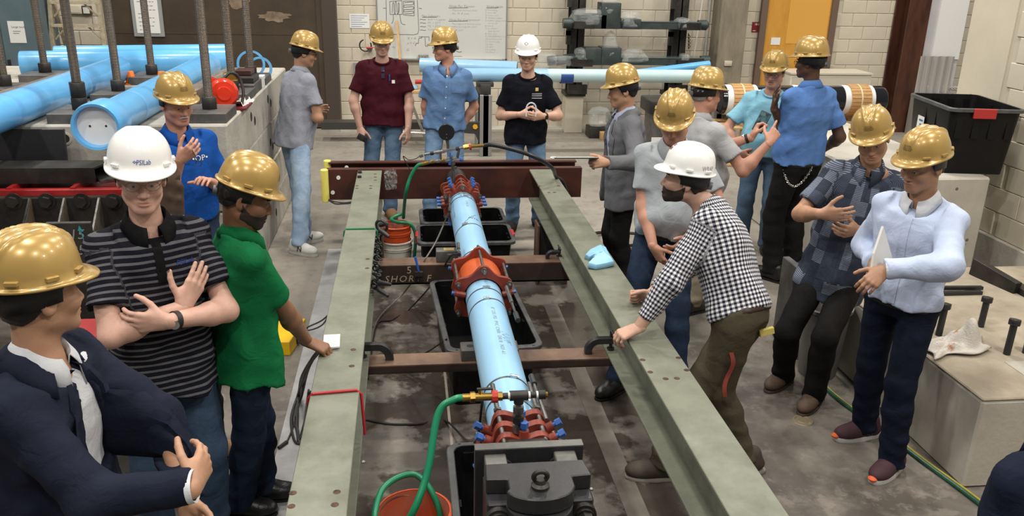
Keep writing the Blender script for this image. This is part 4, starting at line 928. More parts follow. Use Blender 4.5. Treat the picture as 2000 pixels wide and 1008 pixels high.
m = MB(); ap = Vector((pc.x+0.055, 4.897, pc.z+0.06)); m.prism([(-0.012, 0), (0.018, -0.008), (0.0, 0.032)], 0, 0.001, (ap, X, Z, -Y)); m.prism([(0.001, 0), (0.006, 0), (0.025, -0.12), (0.02, -0.12)], 0, 0.001, (ap, X, Z, -Y)); m.build('teal_arrow', m_teal, wp, smooth=0)
st = empty('steel_tube', 'dark rectangular steel tube resting on the red rail', 'steel tube')
pz = 1.17; m = MB()
o4 = [(0, 0), (0.22, 0), (0.22, 0.10), (0, 0.10)]; i4 = [(0.012, 0.012), (0.208, 0.012), (0.208, 0.088), (0.012, 0.088)]
vs = []; 
for xx_ in (-3.3, -2.0):
    for q in o4+i4: vs.append(Vector((xx_+q[0]*0.25, YA+0.12+q[0], 1.11+q[1])))
fs = []
for k in range(4):
    j = (k+1) % 4; fs += [(k, j, 8+j, 8+k), (4+k, 12+k, 12+j, 4+j), (k, 4+k, 4+j, j), (8+k, 8+j, 12+j, 12+k)]
m.add(vs, fs); m.build('tube_wall', m_mill, st, smooth=0)
tag(MB().box((-2.62, YA+0.55, 1.225), (0.62, 0.03, 0.30), Matrix.Rotation(-0.12, 3, 'X')).build('black_plate', m_black, bevel=0.003), 'black steel plate leaning on the concrete block at the left edge', 'steel plate')
tag(MB().box((-1.94, YA+0.16, 1.125), (0.10, 0.10, 0.025), Matrix.Rotation(0.5, 3, 'Z')).build('steel_offcut', m_stud, bevel=0.003), 'small bright steel offcut beside the tube end', 'steel offcut')
# red and blue crate and aluminium rail just behind the navy blazer man
cr = empty('tool_crate', 'red and blue crate half hidden behind the navy blazer man', 'crate')
p = aty(165, 650, 3.9); MB().box((p.x-0.1, 3.95, p.z/2), (0.35, 0.25, p.z)).build('crate_body', m_rednose, cr, bevel=0.008); MB().box((p.x-0.1, 3.93, p.z-0.06), (0.36, 0.26, 0.03)).build('crate_band', M('blue_band', (0.01, 0.04, 0.25), 0.4), cr)
p = aty(180, 690, 3.6)
tag(MB().box((p.x-0.05, 3.6, p.z/2), (0.5, 0.3, p.z)).build('grey_cart', m_plate, bevel=0.01), 'grey metal cart edge behind the navy blazer man', 'cart')

# ------------------------------------------------------------------ back left: cabinet, ladder, poster
cb = empty('metal_cabinet', 'blue-grey metal cabinet with a notice at the left picture edge', 'cabinet')
MB().bbox(-6.4, -4.52, 11.5, 12.1, 0, 2.3).build('cabinet_body', m_cab, cb, smooth=0, bevel=0.006)
MB().bbox(-6.38, -4.98, 11.485, 11.5, 0.05, 2.25).build('cabinet_door', m_cab, cb, smooth=0, bevel=0.003); MB().bbox(-4.965, -4.54, 11.485, 11.5, 0.05, 2.25).build('cabinet_door', m_cab, cb, smooth=0, bevel=0.003)
p0 = aty(12, 41, 11.484); p1 = aty(56, 84, 11.484)
pp = tag(MB().bbox(p0.x+0.01, p1.x-0.02, 11.481, 11.484, p1.z, p0.z).build('paper_notice', m_white, cb, smooth=0), 'white printed notice')
lettering('printed_text', 'Large tools', 0.036, (p0.x+0.05, 11.480, p0.z-0.07), X, Z, m_ink, cb)
for k in range(2): MB().bbox(p0.x+0.06, p0.x+0.15-0.02*k, 11.4802, 11.4808, p0.z-0.125-0.025*k, p0.z-0.117-0.025*k).build('printed_line', m_inkg, cb, smooth=0)
MB().box((-4.93, 11.475, 1.12), (0.03, 0.03, 0.12)).build('door_handle', m_mill, cb)
ld_ = empty('step_ladder', 'cream painted step ladder in front of the back wall at left', 'ladder')
YLd = 11.8
def lp(px, py, yy=YLd): return aty(px, py, yy)
for (a, b) in (((97, -20), (108, 160)), ((188, -20), (218, 160))):
    A, B = lp(*a), lp(*b); d = B-A; B = A+d*(A.z/(A.z-B.z)); MB().box((A+B)/2, (0.05, 0.07, (A-B).length), Z.rotation_difference(A-B).to_matrix()).build('side_rail', m_lad, ld_, smooth=0)
for py, xl, xr in ((5, 99, 190), (50, 102, 198), (98, 106, 208)):
    A, B = lp(xl, py), lp(xr, py); MB().box((A+B)/2, ((B-A).length, 0.09, 0.035)).build('ladder_step', m_lad, ld_, smooth=0)
    for s, q in ((A, 0.16), (B, -0.16)): MB().tube([s+Vector((q, 0, -0.02)), s+Vector((q*0.1, 0, -0.17))], 0.012, 6).build('brace', m_lad, ld_)
for px in (112, 212):
    A = lp(px-15 if px < 150 else px-20, -20, YLd+0.15); B = A+Vector((0, 0.75, 0)); B.z = 0; MB().box((A+B)/2, (0.045, 0.05, (A-B).length), Z.rotation_difference(A-B).to_matrix()).build('rear_rail', m_lad, ld_, smooth=0)
for (px, py, w, h, mt, lab) in ((146, 18, 0.20, 0.12, m_cream, 'cream electrical box on wall behind the ladder'), (170, 20, 0.12, 0.12, m_doorf, 'small dark framed panel on wall behind the ladder')):
    p = aty(px, py, YB-0.03); e = empty('wall_box', lab, 'wall box'); MB().cbox((p.x, YB-0.03, p.z), (w, 0.06, h), 0.006).build('box_body', mt, e); MB().box((p.x, YB-0.061, p.z), (w*0.7, 0.004, h*0.7)).build('box_cover', m_board if mt is m_doorf else m_cream, e)
po = empty('framed_notice', 'grey framed notice with printed text on the brown door', 'poster')
q0, q1 = aty(250, -30, YB-0.09), aty(322, 72, YB-0.09)
MB().bbox(q0.x, q1.x, YB-0.095, YB-0.062, q1.z, q0.z).build('notice_frame', M('grey_frame', (0.28, 0.29, 0.29), 0.5), po, smooth=0, bevel=0.004)
MB().bbox(q0.x+0.05, q1.x-0.05, YB-0.098, YB-0.095, q1.z+0.05, q0.z-0.05).build('notice_sheet', m_white, po, smooth=0)
rr = random.Random(11); m = MB()
for k in range(11):
    z = q0.z-0.12-k*0.055; x = q0.x+0.09
    while x < q1.x-0.12:
        w = 0.02+0.05*rr.random()
        if rr.random() < 0.75: m.bbox(x, x+w, YB-0.0990, YB-0.0985, z, z+0.009)
        x += w+0.012
m.build('printed_text', m_inkg, po, smooth=0)

# ------------------------------------------------------------------ whiteboard and wall things
wb = empty('whiteboard', 'large whiteboard with hand drawn sketches and lists on back wall', 'whiteboard')
w0, w1 = aty(740, 113, YB-0.02), aty(987, 116, YB-0.02); zt_ = 2.25
MB().bbox(w0.x, w1.x, YB-0.02, YB-0.0, w0.z, zt_).build('board_panel', m_board, wb, smooth=0)
for a in ((w0.x-0.02, w0.x, w0.z-0.02, zt_), (w1.x, w1.x+0.02, w0.z-0.02, zt_), (w0.x-0.02, w1.x+0.02, w0.z-0.03, w0.z)):
    MB().bbox(a[0], a[1], YB-0.03, YB, a[2], a[3]).build('frame_rail', m_alu, wb, smooth=0)
MB().bbox(w0.x+0.3, w1.x-0.05, YB-0.09, YB-0.02, w0.z-0.02, w0.z-0.005).build('pen_tray', m_alu, wb, smooth=0)
YW = YB-0.0215
def wline(pts, r=0.0045, mat=m_ink, name='drawn_line', smooth=False):
    P_ = [aty(px, py, YW) for px, py in pts]; P_ = spline(P_, 5) if smooth else P_
    m = MB()
    for a, b in zip(P_[:-1], P_[1:]):
        d = (b-a); n_ = Vector((-d.z, 0, d.x)).normalized()*r*0.7; m.add([a-n_, b-n_, b+n_, a+n_], [(0, 1, 2, 3)])
    m.build(name, mat, wb, smooth=0)
def wtext(px, py, s, size=0.042, mat=m_ink): lettering('handwriting', s, size, aty(px, py, YW), X, Z, mat, wb, shear=0.25, space=1.05, offset=-0.001)
wline([(754, 0), (755, 62), (766, 67), (808, 68), (816, 66), (818, 58), (815, 0)]); wline([(761, 3), (785, 1), (786, 28), (762, 28), (761, 3)]); wline([(788, 2), (809, 2), (809, 31), (788, 29), (788, 2)])
wline([(766, 25), (767, 8), (769, 6), (770, 24), (772, 26), (772, 6), (774, 5), (776, 25), (778, 25), (778, 6), (780, 10), (779, 25)], smooth=True)
wline([(790, 5), (806, 4), (806, 9), (790, 10), (790, 14), (806, 13), (806, 18), (790, 19), (790, 23), (806, 22), (806, 26), (790, 27)], smooth=True)
wline([(768, 28), (768, 40), (765, 46)], smooth=True); wline([(781, 28), (783, 42), (786, 47), (792, 48)], smooth=True)
wline([(748, 16), (754, 16)]); wline([(818, 16), (824, 17)])
wtext(772, 32, 'A', 0.03); wtext(797, 33, 'P', 0.03); wtext(823, 31, 'Pipe Substrate', 0.045); wline([(825, 33.5), (853, 33.5)])
for k, (a, b) in enumerate((('brown', 'bolt = negative'), ('wavy', 'M1 = EDT'), ('level', 'M2 = EDT'), ('square', 'location'))):
    wline([(820, 38+k*7), (824, 37.5+k*7), (828, 38.5+k*7), (832, 38+k*7)], 0.004, smooth=True); wtext(835, 38+k*6.5, b, 0.042, m_inkb if k in (1, 2) else m_ink)
wtext(795, 75, 'X = A', 0.05); wtext(795, 84, 'y = C', 0.05); wtext(794, 97, 'G', 0.05); wtext(765, 92, 'Ay', 0.045)
wline([(811, 90), (813, 84), (817, 85), (818, 75), (824, 74), (824, 71)]); wline([(818, 72), (838, 72), (838, 80)]); wline([(830, 73), (831, 90), (836, 91)])
wtext(877, 12, 'Hings Per Tension', 0.048); wline([(876, 15.5), (914, 15)]); wtext(879, 20, '- Tapered harness joint', 0.04); wtext(879, 26.5, '- Alt, 70, 8, joint', 0.04)
wtext(877, 38.5, 'Hings Per Compression', 0.046); wline([(876, 41.5), (914, 41)]); wtext(879, 46.5, '- Two tapered harness joint', 0.038); wtext(879, 52, '- other bearing for joint', 0.038); wtext(884, 59, '% 8, joint', 0.04)
wline([(892, 91), (894, 91), (894, 95), (892, 95)]); wline([(890, 99), (896, 102), (902, 101)])
wtext(950, 12.5, 'Strain gauge', 0.048); wline([(950, 15.5), (974, 15)])
for k, s in enumerate(('1) mounting', '2) tape tab', '3) loose tool', '4) abrasive gauge', '5) rubber gauge mount', '    stress (3)', '6) check', '7) tie down', '    (gap mean)', '8) wire glue', '9) SOLDERING terminal', '10) perform test', '11) check edge', '12) tape', '13) label', '14) sealing', '15) Done! :)')):
    wtext(947, 19.5+k*5.15, s, 0.036)
wline([(884, 113), (888, 110), (902, 110)], 0.003)
# things standing on the tray / wall
er = tag(MB().box(aty(827, 111, YB-0.06), (0.15, 0.05, 0.06)).build('board_eraser', M('eraser_felt', (0.09, 0.085, 0.08), 0.9, col2=(0.4, 0.38, 0.35), vscale=60), bevel=0.006), 'dark striped board eraser on the whiteboard tray', 'eraser')
s0 = aty(775, 40, YB-0.06); s1 = aty(781, 118, YB-0.22); s1 = s0+(s1-s0)*(s0.z/(s0.z-s1.z)); tag(MB().box((s0+s1)/2, (0.035, 0.02, (s0-s1).length), Z.rotation_difference(s0-s1).to_matrix()).build('wooden_stick', m_pine, bevel=0.002), 'thin pine stick leaning against the whiteboard', 'stick')
q0, q1 = aty(682, 27, YB-0.01), aty(722, 55, YB-0.01)
pn = empty('paper_notice', 'white printed sheet taped to the wall beside the whiteboard', 'notice')
MB().bbox(q0.x, q1.x, YB-0.006, YB-0.002, q1.z, q0.z).build('sheet', m_white, pn, smooth=0)
m = MB()
for k in range(6):
    z = q0.z-0.03-k*0.03; m.bbox(q0.x+0.02, q1.x-0.03-0.04*((k*7) % 3), YB-0.0068, YB-0.0062, z, z+0.006)
m.build('printed_text', m_inkb, pn, smooth=0)
gd = empty('wall_valve', 'small valve with black looped cable on the wall', 'valve'); p = aty(722, 97, YB-0.08)
MB().torus(p+Vector((-0.06, 0, 0.06)), (0, 1, 0.1), 0.085, 0.010, 20, 8, 0.3, 5.2).build('looped_cable', m_cable, gd); MB().cyl(p+Vector((0.0, 0.08, 0)), p+Vector((0, -0.03, 0)), 0.035, n=12).build('valve_body', m_stud, gd); MB().cyl(p+Vector((-0.05, -0.03, 0.03)), p+Vector((0.05, -0.03, 0.03)), 0.014, n=8).build('valve_knob', m_redh, gd)
tag(MB().bbox(p.x-0.25, p.x-0.14, YB-0.06, YB, 0.8, p.z-0.2).build('wall_conduit_box', m_greyst, smooth=0), 'grey metal box on wall left of maroon-shirted man', 'wall box')
sg = empty('room_sign', 'maroon room sign reading 1B 38 beside the ochre door', 'sign')
q0, q1 = aty(1470, 43, YB-0.01), aty(1488, 63, YB-0.01); MB().bbox(q0.x, q1.x, YB-0.012, YB, q1.z, q0.z).build('sign_plate', m_sign, sg, smooth=0, bevel=0.001)
lettering('sign_text', '1B 38', 0.040, ((q0.x+q1.x)/2, YB-0.0135, q0.z-0.035), X, Z, m_white, sg, align='CENTER', offset=0.001); MB().bbox(q0.x+0.015, q0.x+0.065, YB-0.0136, YB-0.0126, q1.z+0.018, q1.z+0.026).build('small_print', m_white, sg, smooth=0)

# ------------------------------------------------------------------ pipes and stands in the back
def long_pipe(pts, r, mat, label, band=None):
    e = empty('back_pipe', label, 'pipe', 'pale pipes on stands at the back'); a, b = Vector(pts[0]), Vector(pts[1])
    MB().lathe([(r-0.012, 0.001), (r, 0), (r, (b-a).length), (r-0.012, (b-a).length-0.001)], a, b-a, 28).build('pipe_wall', mat, e)
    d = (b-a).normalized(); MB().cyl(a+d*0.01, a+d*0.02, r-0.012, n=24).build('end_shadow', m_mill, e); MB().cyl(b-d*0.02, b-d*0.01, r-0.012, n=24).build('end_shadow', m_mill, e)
    if band: MB().lathe([(r+0.001, 0), (r+0.001, band[1])], a+d*band[0], d, 28).build('pale_section', band[2], e)
    return e
YP = 11.35
A, B = aty(842, 146, YP), aty(1400, 149, YP); B.z = A.z; A.y = YP; zp = A.z
long_pipe((A, B), 0.088, m_pipep, 'long mint-white pipe on stands in front of back wall', (0.0, 1.55, m_pipe))
A, B = aty(821, 127, 11.75), aty(1010, 134, 11.5); long_pipe((A, B), 0.095, m_pipeb if False else m_pipe, 'pale blue pipe end left of the blue-shirted man')
A, B = aty(1215, 147, 11.6), aty(1385, 126, 11.75); long_pipe((A, B), 0.055, m_pipeb, 'bright blue pipe slanting up behind the mint-white pipe')
tag(MB().lathe([(0.093, 0), (0.093, 0.17)], (aty(1094, 150, YP).x, YP, zp-0.012), (1, 0, 0), 24).build('blue_tape', m_bluetape), 'dark blue tape wrapped under the mint-white pipe', 'tape')
def sawhorse(cx, y, zt, label, badge=True):
    e = empty('sawhorse', label, 'sawhorse', 'folding sawhorses under the back pipes')
    MB().cbox((cx, y, zt-0.09), (0.14, 0.75, 0.16), 0.01).build('top_rail', m_dkstand, e)
    MB().cbox((cx, y-0.3, zt-0.02), (0.22, 0.08, 0.06), 0.008).build('notched_head', m_dkstand, e)
    for s in (-1, 1):
        MB().box((cx+s*0.02, y-0.42, (zt-0.14)/2), (0.12, 0.06, zt-0.14), Matrix.Rotation(s*0.0, 3, 'Y')).build('leg', m_greyst, e, bevel=0.006)
        MB().box((cx+s*0.02, y+0.35, (zt-0.14)/2), (0.12, 0.06, zt-0.14)).build('leg', m_greyst, e, bevel=0.006)
    MB().prism([(0, 0.30), (0, 0.46), (-0.34, 0.46), (-0.40, 0.38), (-0.34, 0.32), (-0.12, 0.30), (0.0, 0.05)], -0.03, 0.03, (Vector((cx-0.02, y-0.40, 0)), X, Z, Y)).build('leg_brace', m_dkstand, e, bevel=0.006)
    if badge:
        for z in (0.40, 0.62): MB().cyl((cx-0.14, y-0.435, z), (cx-0.14, y-0.45, z), 0.035, n=6).build('badge', m_yel, e)
    return e
sx_ = aty(947, 170, 11.3).x
sawhorse(sx_, 11.55, zp-0.088, 'grey and black folding sawhorse behind the blue-shirted man')
sawhorse(aty(1400, 170, 11.3).x, 11.55, zp-0.088, 'grey and black folding sawhorse hidden behind the gold helmets', False)
wk = empty('work_table', 'small wood-topped table with metal tripod legs behind maroon shirt man', 'table')
p = aty(812, 176, 11.6); MB().cbox((p.x+0.1, 11.6, p.z), (0.62, 0.4, 0.04), 0.004).build('table_top', m_pine, wk)
for a, b in (((800, 190), (835, 282)), ((790, 200), (775, 285)), ((806, 195), (800, 262))):
    A = aty(*a, 11.55); B = atz(*b, 0.0); MB().tube([A, B], 0.018, 8).build('leg', m_alu if a[0] == 800 else m_dkstand, wk)
MB().tube([aty(700, 256, 11.7), aty(770, 257, 11.7), aty(860, 262, 11.7)], 0.02, 8).build('floor_bar', m_chrome, wk)
MB().box(aty(740, 243, 12.2), (1.6, 0.25, 0.10)).build('lower_shelf', m_dkstand, wk)
p = aty(818, 160, 11.55); tag(MB().cyl(p-X*0.05, p+X*0.06, 0.03, n=12).build('red_coupler', m_redh), 'small red valve on the wooden table', 'valve'); p = aty(810, 170, 11.55); tag(MB().lathe([(0, 0.03), (0.04, 0.02), (0.05, -0.02), (0, -0.03)], p, n=14).build('pipe_piece', m_pipe), 'small pale blue pipe offcut on wooden table', 'pipe offcut')
# ------------------------------------------------------------------ rack of wrapped machines
YRk = 12.7
rk = empty('steel_rack', 'black steel rack columns with brackets against the back wall', 'rack')
for px0, px1, h in ((1117, 1145, 0), (1320, 1347, 0)):
    x0, x1 = aty(px0, 0, YRk).x, aty(px1, 0, YRk).x
    m = MB(); m.bbox(x0, x1, YRk, YRk+0.02, 0.62, 3.2); m.bbox(x0, x1, YRk+0.22, YRk+0.24, 0.62, 3.2); m.bbox((x0+x1)/2-0.01, (x0+x1)/2+0.01, YRk, YRk+0.24, 0.62, 3.2); m.build('rack_column', m_mill, rk, smooth=0)
    for z in (1.15, 1.68): MB().bbox(x0-0.03, x1+0.05, YRk-0.45, YRk, z-0.10, z).build('bracket_arm', m_mill, rk, smooth=0)
    for z in (1.32, 1.45, 1.85): MB().bbox(x0-0.06, x0, YRk-0.03, YRk+0.05, z, z+0.2).build('hanger_plate', m_mill, rk, smooth=0)
    MB().bbox(x0-0.05, x1+0.05, YRk-0.06, YRk+0.28, 0.56, 0.62).build('foot_plate', m_mill, rk, smooth=0)
    MB().bbox(x0-0.02, x1+0.06, YRk-0.10, YRk-0.04, 0.60, 0.74).build('socket_bracket', m_mill, rk, smooth=0)
    MB().bbox(x0-0.03, x1+0.03, YRk-0.02, YRk+0.24, 0.0, 0.56).build('painted_base', m_cream, rk, smooth=0, bevel=0.006)
for k in range(9): MB().torus(aty(1345+(k % 2), 68+k*3.2, YRk-0.3), (1, k % 2, 0.2), 0.016, 0.005, 10, 5).build('chain_link', m_mill, rk)
def crumple(name, c, size, seed, parent, taper=0.7, n=18, top=0.0):
    """crinkled plastic-wrap lump: noisy rounded shape"""
    rr = random.Random(seed); m = MB(); vs = []; H_ = 12
    ph = [rr.random()*6 for _ in range(9)]
    for j in range(H_+1):
        v = j/H_; k = 1-(1-taper)*v
        rad_ = min(1.0, sqrt(max(0.0, 1-(2*v-1)**6)))
        for i in range(n):
            t = 2*pi*i/n; q = 1/max(abs(cos(t)), abs(sin(t)))**0.6
            w = 1+0.10*sin(3*t+ph[0]+4*v)+0.07*sin(5*t+ph[1]-7*v)+0.09*(rr.random()-0.5)
            vs.append(Vector(c)+Vector((size[0]/2*cos(t)*q*k*w*rad_, size[1]/2*sin(t)*q*k*w*rad_, size[2]*(v-0.5)+0.03*(rr.random()-0.5)*size[2])))
    fs = [(j*n+i, j*n+(i+1) % n, (j+1)*n+(i+1) % n, (j+1)*n+i) for j in range(H_) for i in range(n)]
    fs += [tuple(reversed(range(n))), tuple(range(H_*n, (H_+1)*n))]
    m.add(vs, fs); return m.build(name, m_wrap, parent, smooth=25)
def machine(label, y, x0, x1, z, lumps, blocks, seed):
    e = empty('wrapped_machine', label, 'machine', 'plastic-wrapped machine slides on the rack')
    MB().bbox(x0, x1, y-0.12, y+0.12, z, z+0.10).build('slide_rail', m_machine, e, smooth=0, bevel=0.006)
    MB().bbox(x0, x1, y-0.125, y+0.125, z+0.10, z+0.112).build('way_strip', M('glassy_way', (0.10, 0.13, 0.135), 0.15, coat=0.4), e, smooth=0)
    for (a, b, h, zo) in blocks: MB().cbox(((a+b)/2, y-0.02, z+zo+h/2), (b-a, 0.30, h), 0.01).build('carriage', m_machine, e)
    for k, (a, b, zo, h, tp) in enumerate(lumps): crumple('plastic_wrap', ((a+b)/2, y-0.03, z+zo+h/2), (b-a, 0.34, h), seed+k, e, tp)
    for xx_ in (x0-0.06, x1+0.06): MB().lathe([(0.0, -0.08), (0.07, -0.08), (0.075, 0.05), (0.04, 0.08), (0, 0.08)], (xx_, y, z+0.06), (1, 0, 0), 18).build('end_motor', m_machine, e)
    return e
ym = YRk-0.25
def mx(px, py): return aty(px, py, ym).x
zu = aty(1200, 55, ym).z; zl = aty(1200, 125, ym).z
machine('upper wrapped machine slide on the rack', ym, mx(1118, 50), mx(1365, 50), zu, [(mx(1114, 40), mx(1180, 40), 0.02, 0.26, 0.95), (mx(1165, 30), mx(1212, 30), 0.18, 0.45, 0.35), (mx(1205, 40), mx(1250, 40), 0.0, 0.26, 0.8), (mx(1318, 50), mx(1342, 50), 0.0, 0.17, 0.9)], [(mx(1130, 50), mx(1180, 50), 0.20, 0.0), (mx(1168, 50), mx(1206, 50), 0.36, 0.0), (mx(1210, 50), mx(1246, 50), 0.14, 0.0)], 20)
machine('lower wrapped machine slide on the rack', ym, mx(1120, 120), mx(1370, 120), zl, [(mx(1168, 100), mx(1212, 100), 0.06, 0.42, 0.35), (mx(1208, 110), mx(1262, 110), 0.02, 0.22, 0.7), (mx(1122, 110), mx(1145, 110), 0.02, 0.22, 0.8), (mx(1325, 110), mx(1342, 110), 0.0, 0.17, 0.8)], [(mx(1138, 110), mx(1170, 110), 0.24, 0.0), (mx(1170, 110), mx(1208, 110), 0.25, 0.0)], 40)
# loose wrapped motor left of the rack, and machine on the floor
e = empty('wrapped_motor', 'plastic wrapped motor hanging left of the rack', 'machine'); p = aty(1083, 118, ym)
crumple('plastic_wrap', p+Vector((-0.10, 0, 0)), (0.28, 0.24, 0.24), 61, e, 0.9); crumple('plastic_wrap', p+Vector((0.13, 0, 0)), (0.34, 0.2, 0.17), 62, e, 0.9); MB().lathe([(0.0, -0.1), (0.07, -0.1), (0.075, 0.3), (0, 0.3)], p, (1, 0, 0.1), 16).build('motor_body', m_machine, e)
e = empty('floor_machine', 'green machine head on a wood block at the wall foot', 'machine'); p = atz(1165, 250, 0.2)
p = Vector((2.93, 12.35, 0))
MB().cbox(p+Vector((0.1, 0.05, 0.08)), (0.7, 0.3, 0.16), 0.01).build('machine_bed', m_mill, e); MB().cbox(p+Vector((0.28, 0.05, 0.27)), (0.46, 0.3, 0.16), 0.02).build('machine_body', m_machine, e)
MB().lathe([(0, 0.26), (0.08, 0.25), (0.10, 0.17), (0.15, 0.14), (0.16, 0.03), (0.19, 0.0), (0, 0)], p+Vector((0.30, 0.05, 0.35)), n=22).build('machine_head', m_machine, e); crumple('plastic_wrap', p+Vector((-0.10, -0.05, 0.32)), (0.34, 0.30, 0.30), 71, e, 0.8); MB().cbox(p+Vector((-0.03, -0.2, 0.06)), (0.16, 0.1, 0.12), 0.004).build('wood_block', m_pine, e)
gm = empty('grey_machine', 'grey machine stand behind the grey-blazer man', 'machine'); p = Vector((3.35, 9.9, 0)); p.x = aty(1282, 260, 9.9).x
MB().cbox(p+Vector((0, 0, 0.42)), (0.22, 0.4, 0.84), 0.02).build('machine_column', m_plate, gm); MB().cbox(p+Vector((0.0, 0, 0.9)), (0.34, 0.45, 0.16), 0.02).build('machine_top', m_mill, gm); MB().lathe([(0, 0.05), (0.09, 0.04), (0.1, 0), (0, 0)], p+Vector((-0.02, -0.21, 0.80)), (0, -1, 0), 20).build('hand_wheel', m_stud, gm); MB().box(p+Vector((-0.06, -0.22, 0.42)), (0.12, 0.01, 0.25)).build('side_label', m_white, gm)

# ------------------------------------------------------------------ black wrapped pipes on pallets, white cabinet, right back corner
e = empty('white_cabinet', 'low white cabinet below the wall beside the ochre door', 'cabinet')
MB().cbox((6.42, 12.65, 0.48), (1.30, 0.5, 0.93), 0.01).build('cabinet_body', M('off_white_paint', (0.60, 0.56, 0.46), 0.5), e); MB().bbox(5.76, 7.08, 12.38, 12.92, 0.94, 0.965).build('cabinet_top', M('off_white_paint', (0.60, 0.56, 0.46), 0.5), e, smooth=0); MB().bbox(5.80, 7.04, 12.393, 12.40, 0.10, 0.90).build('front_panel', M('off_white_panel', (0.55, 0.51, 0.42), 0.5), e, smooth=0)
def wrapped_pipe(a, b, r, label, bands):
    e = empty('wrapped_pipe', label, 'pipe', 'black pipes with wood wrap'); a, b = Vector(a), Vector(b); d = (b-a).normalized(); L_ = (b-a).length
    MB().lathe([(r-0.03, 0.0), (r, 0.004), (r, L_-0.06), (r-0.01, L_-0.02), (r-0.03, L_)], a, d, 40).build('pipe_wall', m_blackpipe, e)
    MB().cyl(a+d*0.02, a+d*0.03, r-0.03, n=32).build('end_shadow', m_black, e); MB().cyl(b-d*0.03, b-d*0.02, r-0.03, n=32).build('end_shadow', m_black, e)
    for s in bands:
        MB().lathe([(r, -0.06), (r+0.006, -0.06), (r+0.006, 0.36), (r, 0.36)], a+d*(s), d, 40).build('white_liner', m_white, e)
        n_ = 26
        for k in range(n_):
            t0 = 2*pi*k/n_; u = Z; w = d.cross(u); mid = (u*cos(t0)+w*sin(t0)); MB().box(a+d*(s+0.16)+mid*(r+0.014), (0.012, (2*pi*r/n_)*0.96, 0.28), Matrix((mid, d.cross(mid), d)).transposed()).build('wood_slat', m_tan, e, smooth=0)
        MB().lathe([(r+0.022, 0), (r+0.024, 0.0), (r+0.024, 0.02), (r+0.022, 0.02)], a+d*(s+0.15), d, 40).build('strap', m_strap, e)
A, B = aty(1405, 183, 10.9), aty(1722, 200, 10.9); A.z = B.z = 0.80
wrapped_pipe(A, B, 0.19, 'black coated pipe wrapped in pine slats behind the men', [0.12, 1.05, 1.75])
e = empty('pallet', 'pine pallet cradle under the black wrapped pipe', 'pallet')
for xx_ in (A.x+0.25, A.x+1.2, B.x-0.35):
    MB().cbox((xx_, 10.9, 0.56), (0.10, 0.9, 0.09), 0.004).build('cradle_beam', m_pine, e); MB().prism([(-0.26, 0), (-0.12, 0), (-0.26, 0.16)], -0.04, 0.04, (Vector((xx_, 10.9, 0.605)), Y, Z, X)).build('wedge', m_pine, e, smooth=0)
    for yy in (10.55, 11.25): MB().cbox((xx_, yy, 0.24), (0.09, 0.09, 0.55), 0.004).build('pallet_post', m_pine, e)
for k in range(4): MB().cbox(((A.x+B.x)/2, 10.5+0.27*k, 0.50), (B.x-A.x, 0.10, 0.022), 0.003).build('pallet_board', m_pine, e)
for k in range(3): MB().cbox(((A.x+B.x)/2, 10.5+0.4*k, 0.02), (B.x-A.x, 0.12, 0.03), 0.003).build('pallet_board', m_pine, e)
pn = empty('white_sheet', 'tall white sheet panel leaning behind the big tote', 'sheet'); q = lambda px, py: aty(px, py, 12.7)
MB().bbox(8.03, q(1852, 50).x+0.28, 12.72, 12.74, 0.4, 3.0).build('sheet_panel', m_panel, pn, smooth=0); MB().bbox(q(1840, 0).x, q(1852, 50).x+0.28, 12.70, 12.72, 1.15, 3.0).build('bright_strip', m_white, pn, smooth=0)
cs = empty('corrugated_sheet', 'corrugated galvanised sheet standing below the white panel', 'sheet'); x0, x1 = q(1788, 110).x, q(1862, 110).x; n = 56; vs = []
for k in range(n+1):
    x = x0+(x1-x0)*k/n; yy = 12.66+0.03*max(-0.6, min(0.6, sin(2*pi*k/n*5)))
    for z in (0.45, 1.20): vs.append(Vector((x, yy, z)))
    for z in (0.45, 1.20): vs.append(Vector((x, yy+0.004, z)))
MB().add(vs, [(4*k, 4*k+4, 4*k+5, 4*k+1) for k in range(n)]+[(4*k+2, 4*k+3, 4*k+7, 4*k+6) for k in range(n)]+[(4*k+1, 4*k+5, 4*k+7, 4*k+3) for k in range(n)]).build('sheet_metal', m_galv, cs, smooth=0)
ms = empty('wire_mesh', 'roll of expanded wire mesh below the corrugated sheet', 'wire mesh'); m = MB()
for k in range(16):
    a = q(1770+k*6, 174); m.tube([a, a+Vector((0.09, -0.02, 0.05))], 0.006, 5); m.tube([a+Vector((0.0, 0, 0.05)), a+Vector((0.09, -0.02, 0.0))], 0.006, 5)
m.build('wires', m_galv, ms)
tag(MB().bbox(q(1775, 170).x, q(1870, 170).x, 12.2, 12.6, 0, 0.62).build('storage_chest', m_galv, smooth=0), 'grey metal chest behind the big black tote', 'chest')
# concrete pedestal and big tote on it
pd = empty('concrete_pedestal', 'tall pale concrete pedestal carrying the big black tote', 'pedestal')
MB().bbox(3.55, 4.50, 5.92, 8.3, 0.0, 1.0).build('pedestal_body', m_concl, pd, smooth=0, bevel=0.015)
rr = random.Random(9)
for k in range(9): 
    x, z = 4.0+0.45*rr.random(), 0.45+0.5*rr.random(); MB().lathe([(0, 0.0008), (0.006+0.006*rr.random(), 0.0005), (0.014, 0)], (x, 5.92, z), (0, -1, 0), 8).build('pit_mark', M('pit_dark', (0.16, 0.13, 0.10), 0.9), pd)
te, tc_, tu, tv = tote((4.12, 6.02), (0.985, -0.15), 0.58, 0.80, 0.52, 'big black tote with red latch on the concrete pedestal', z0=1.0, latch_mid=True, rim=0.022, taper=0.88)
ls = MB(); fr = (tc_-tu*(0.58/2-0.03)+Z*0.27+tv*0.12, tv, Z, tu)
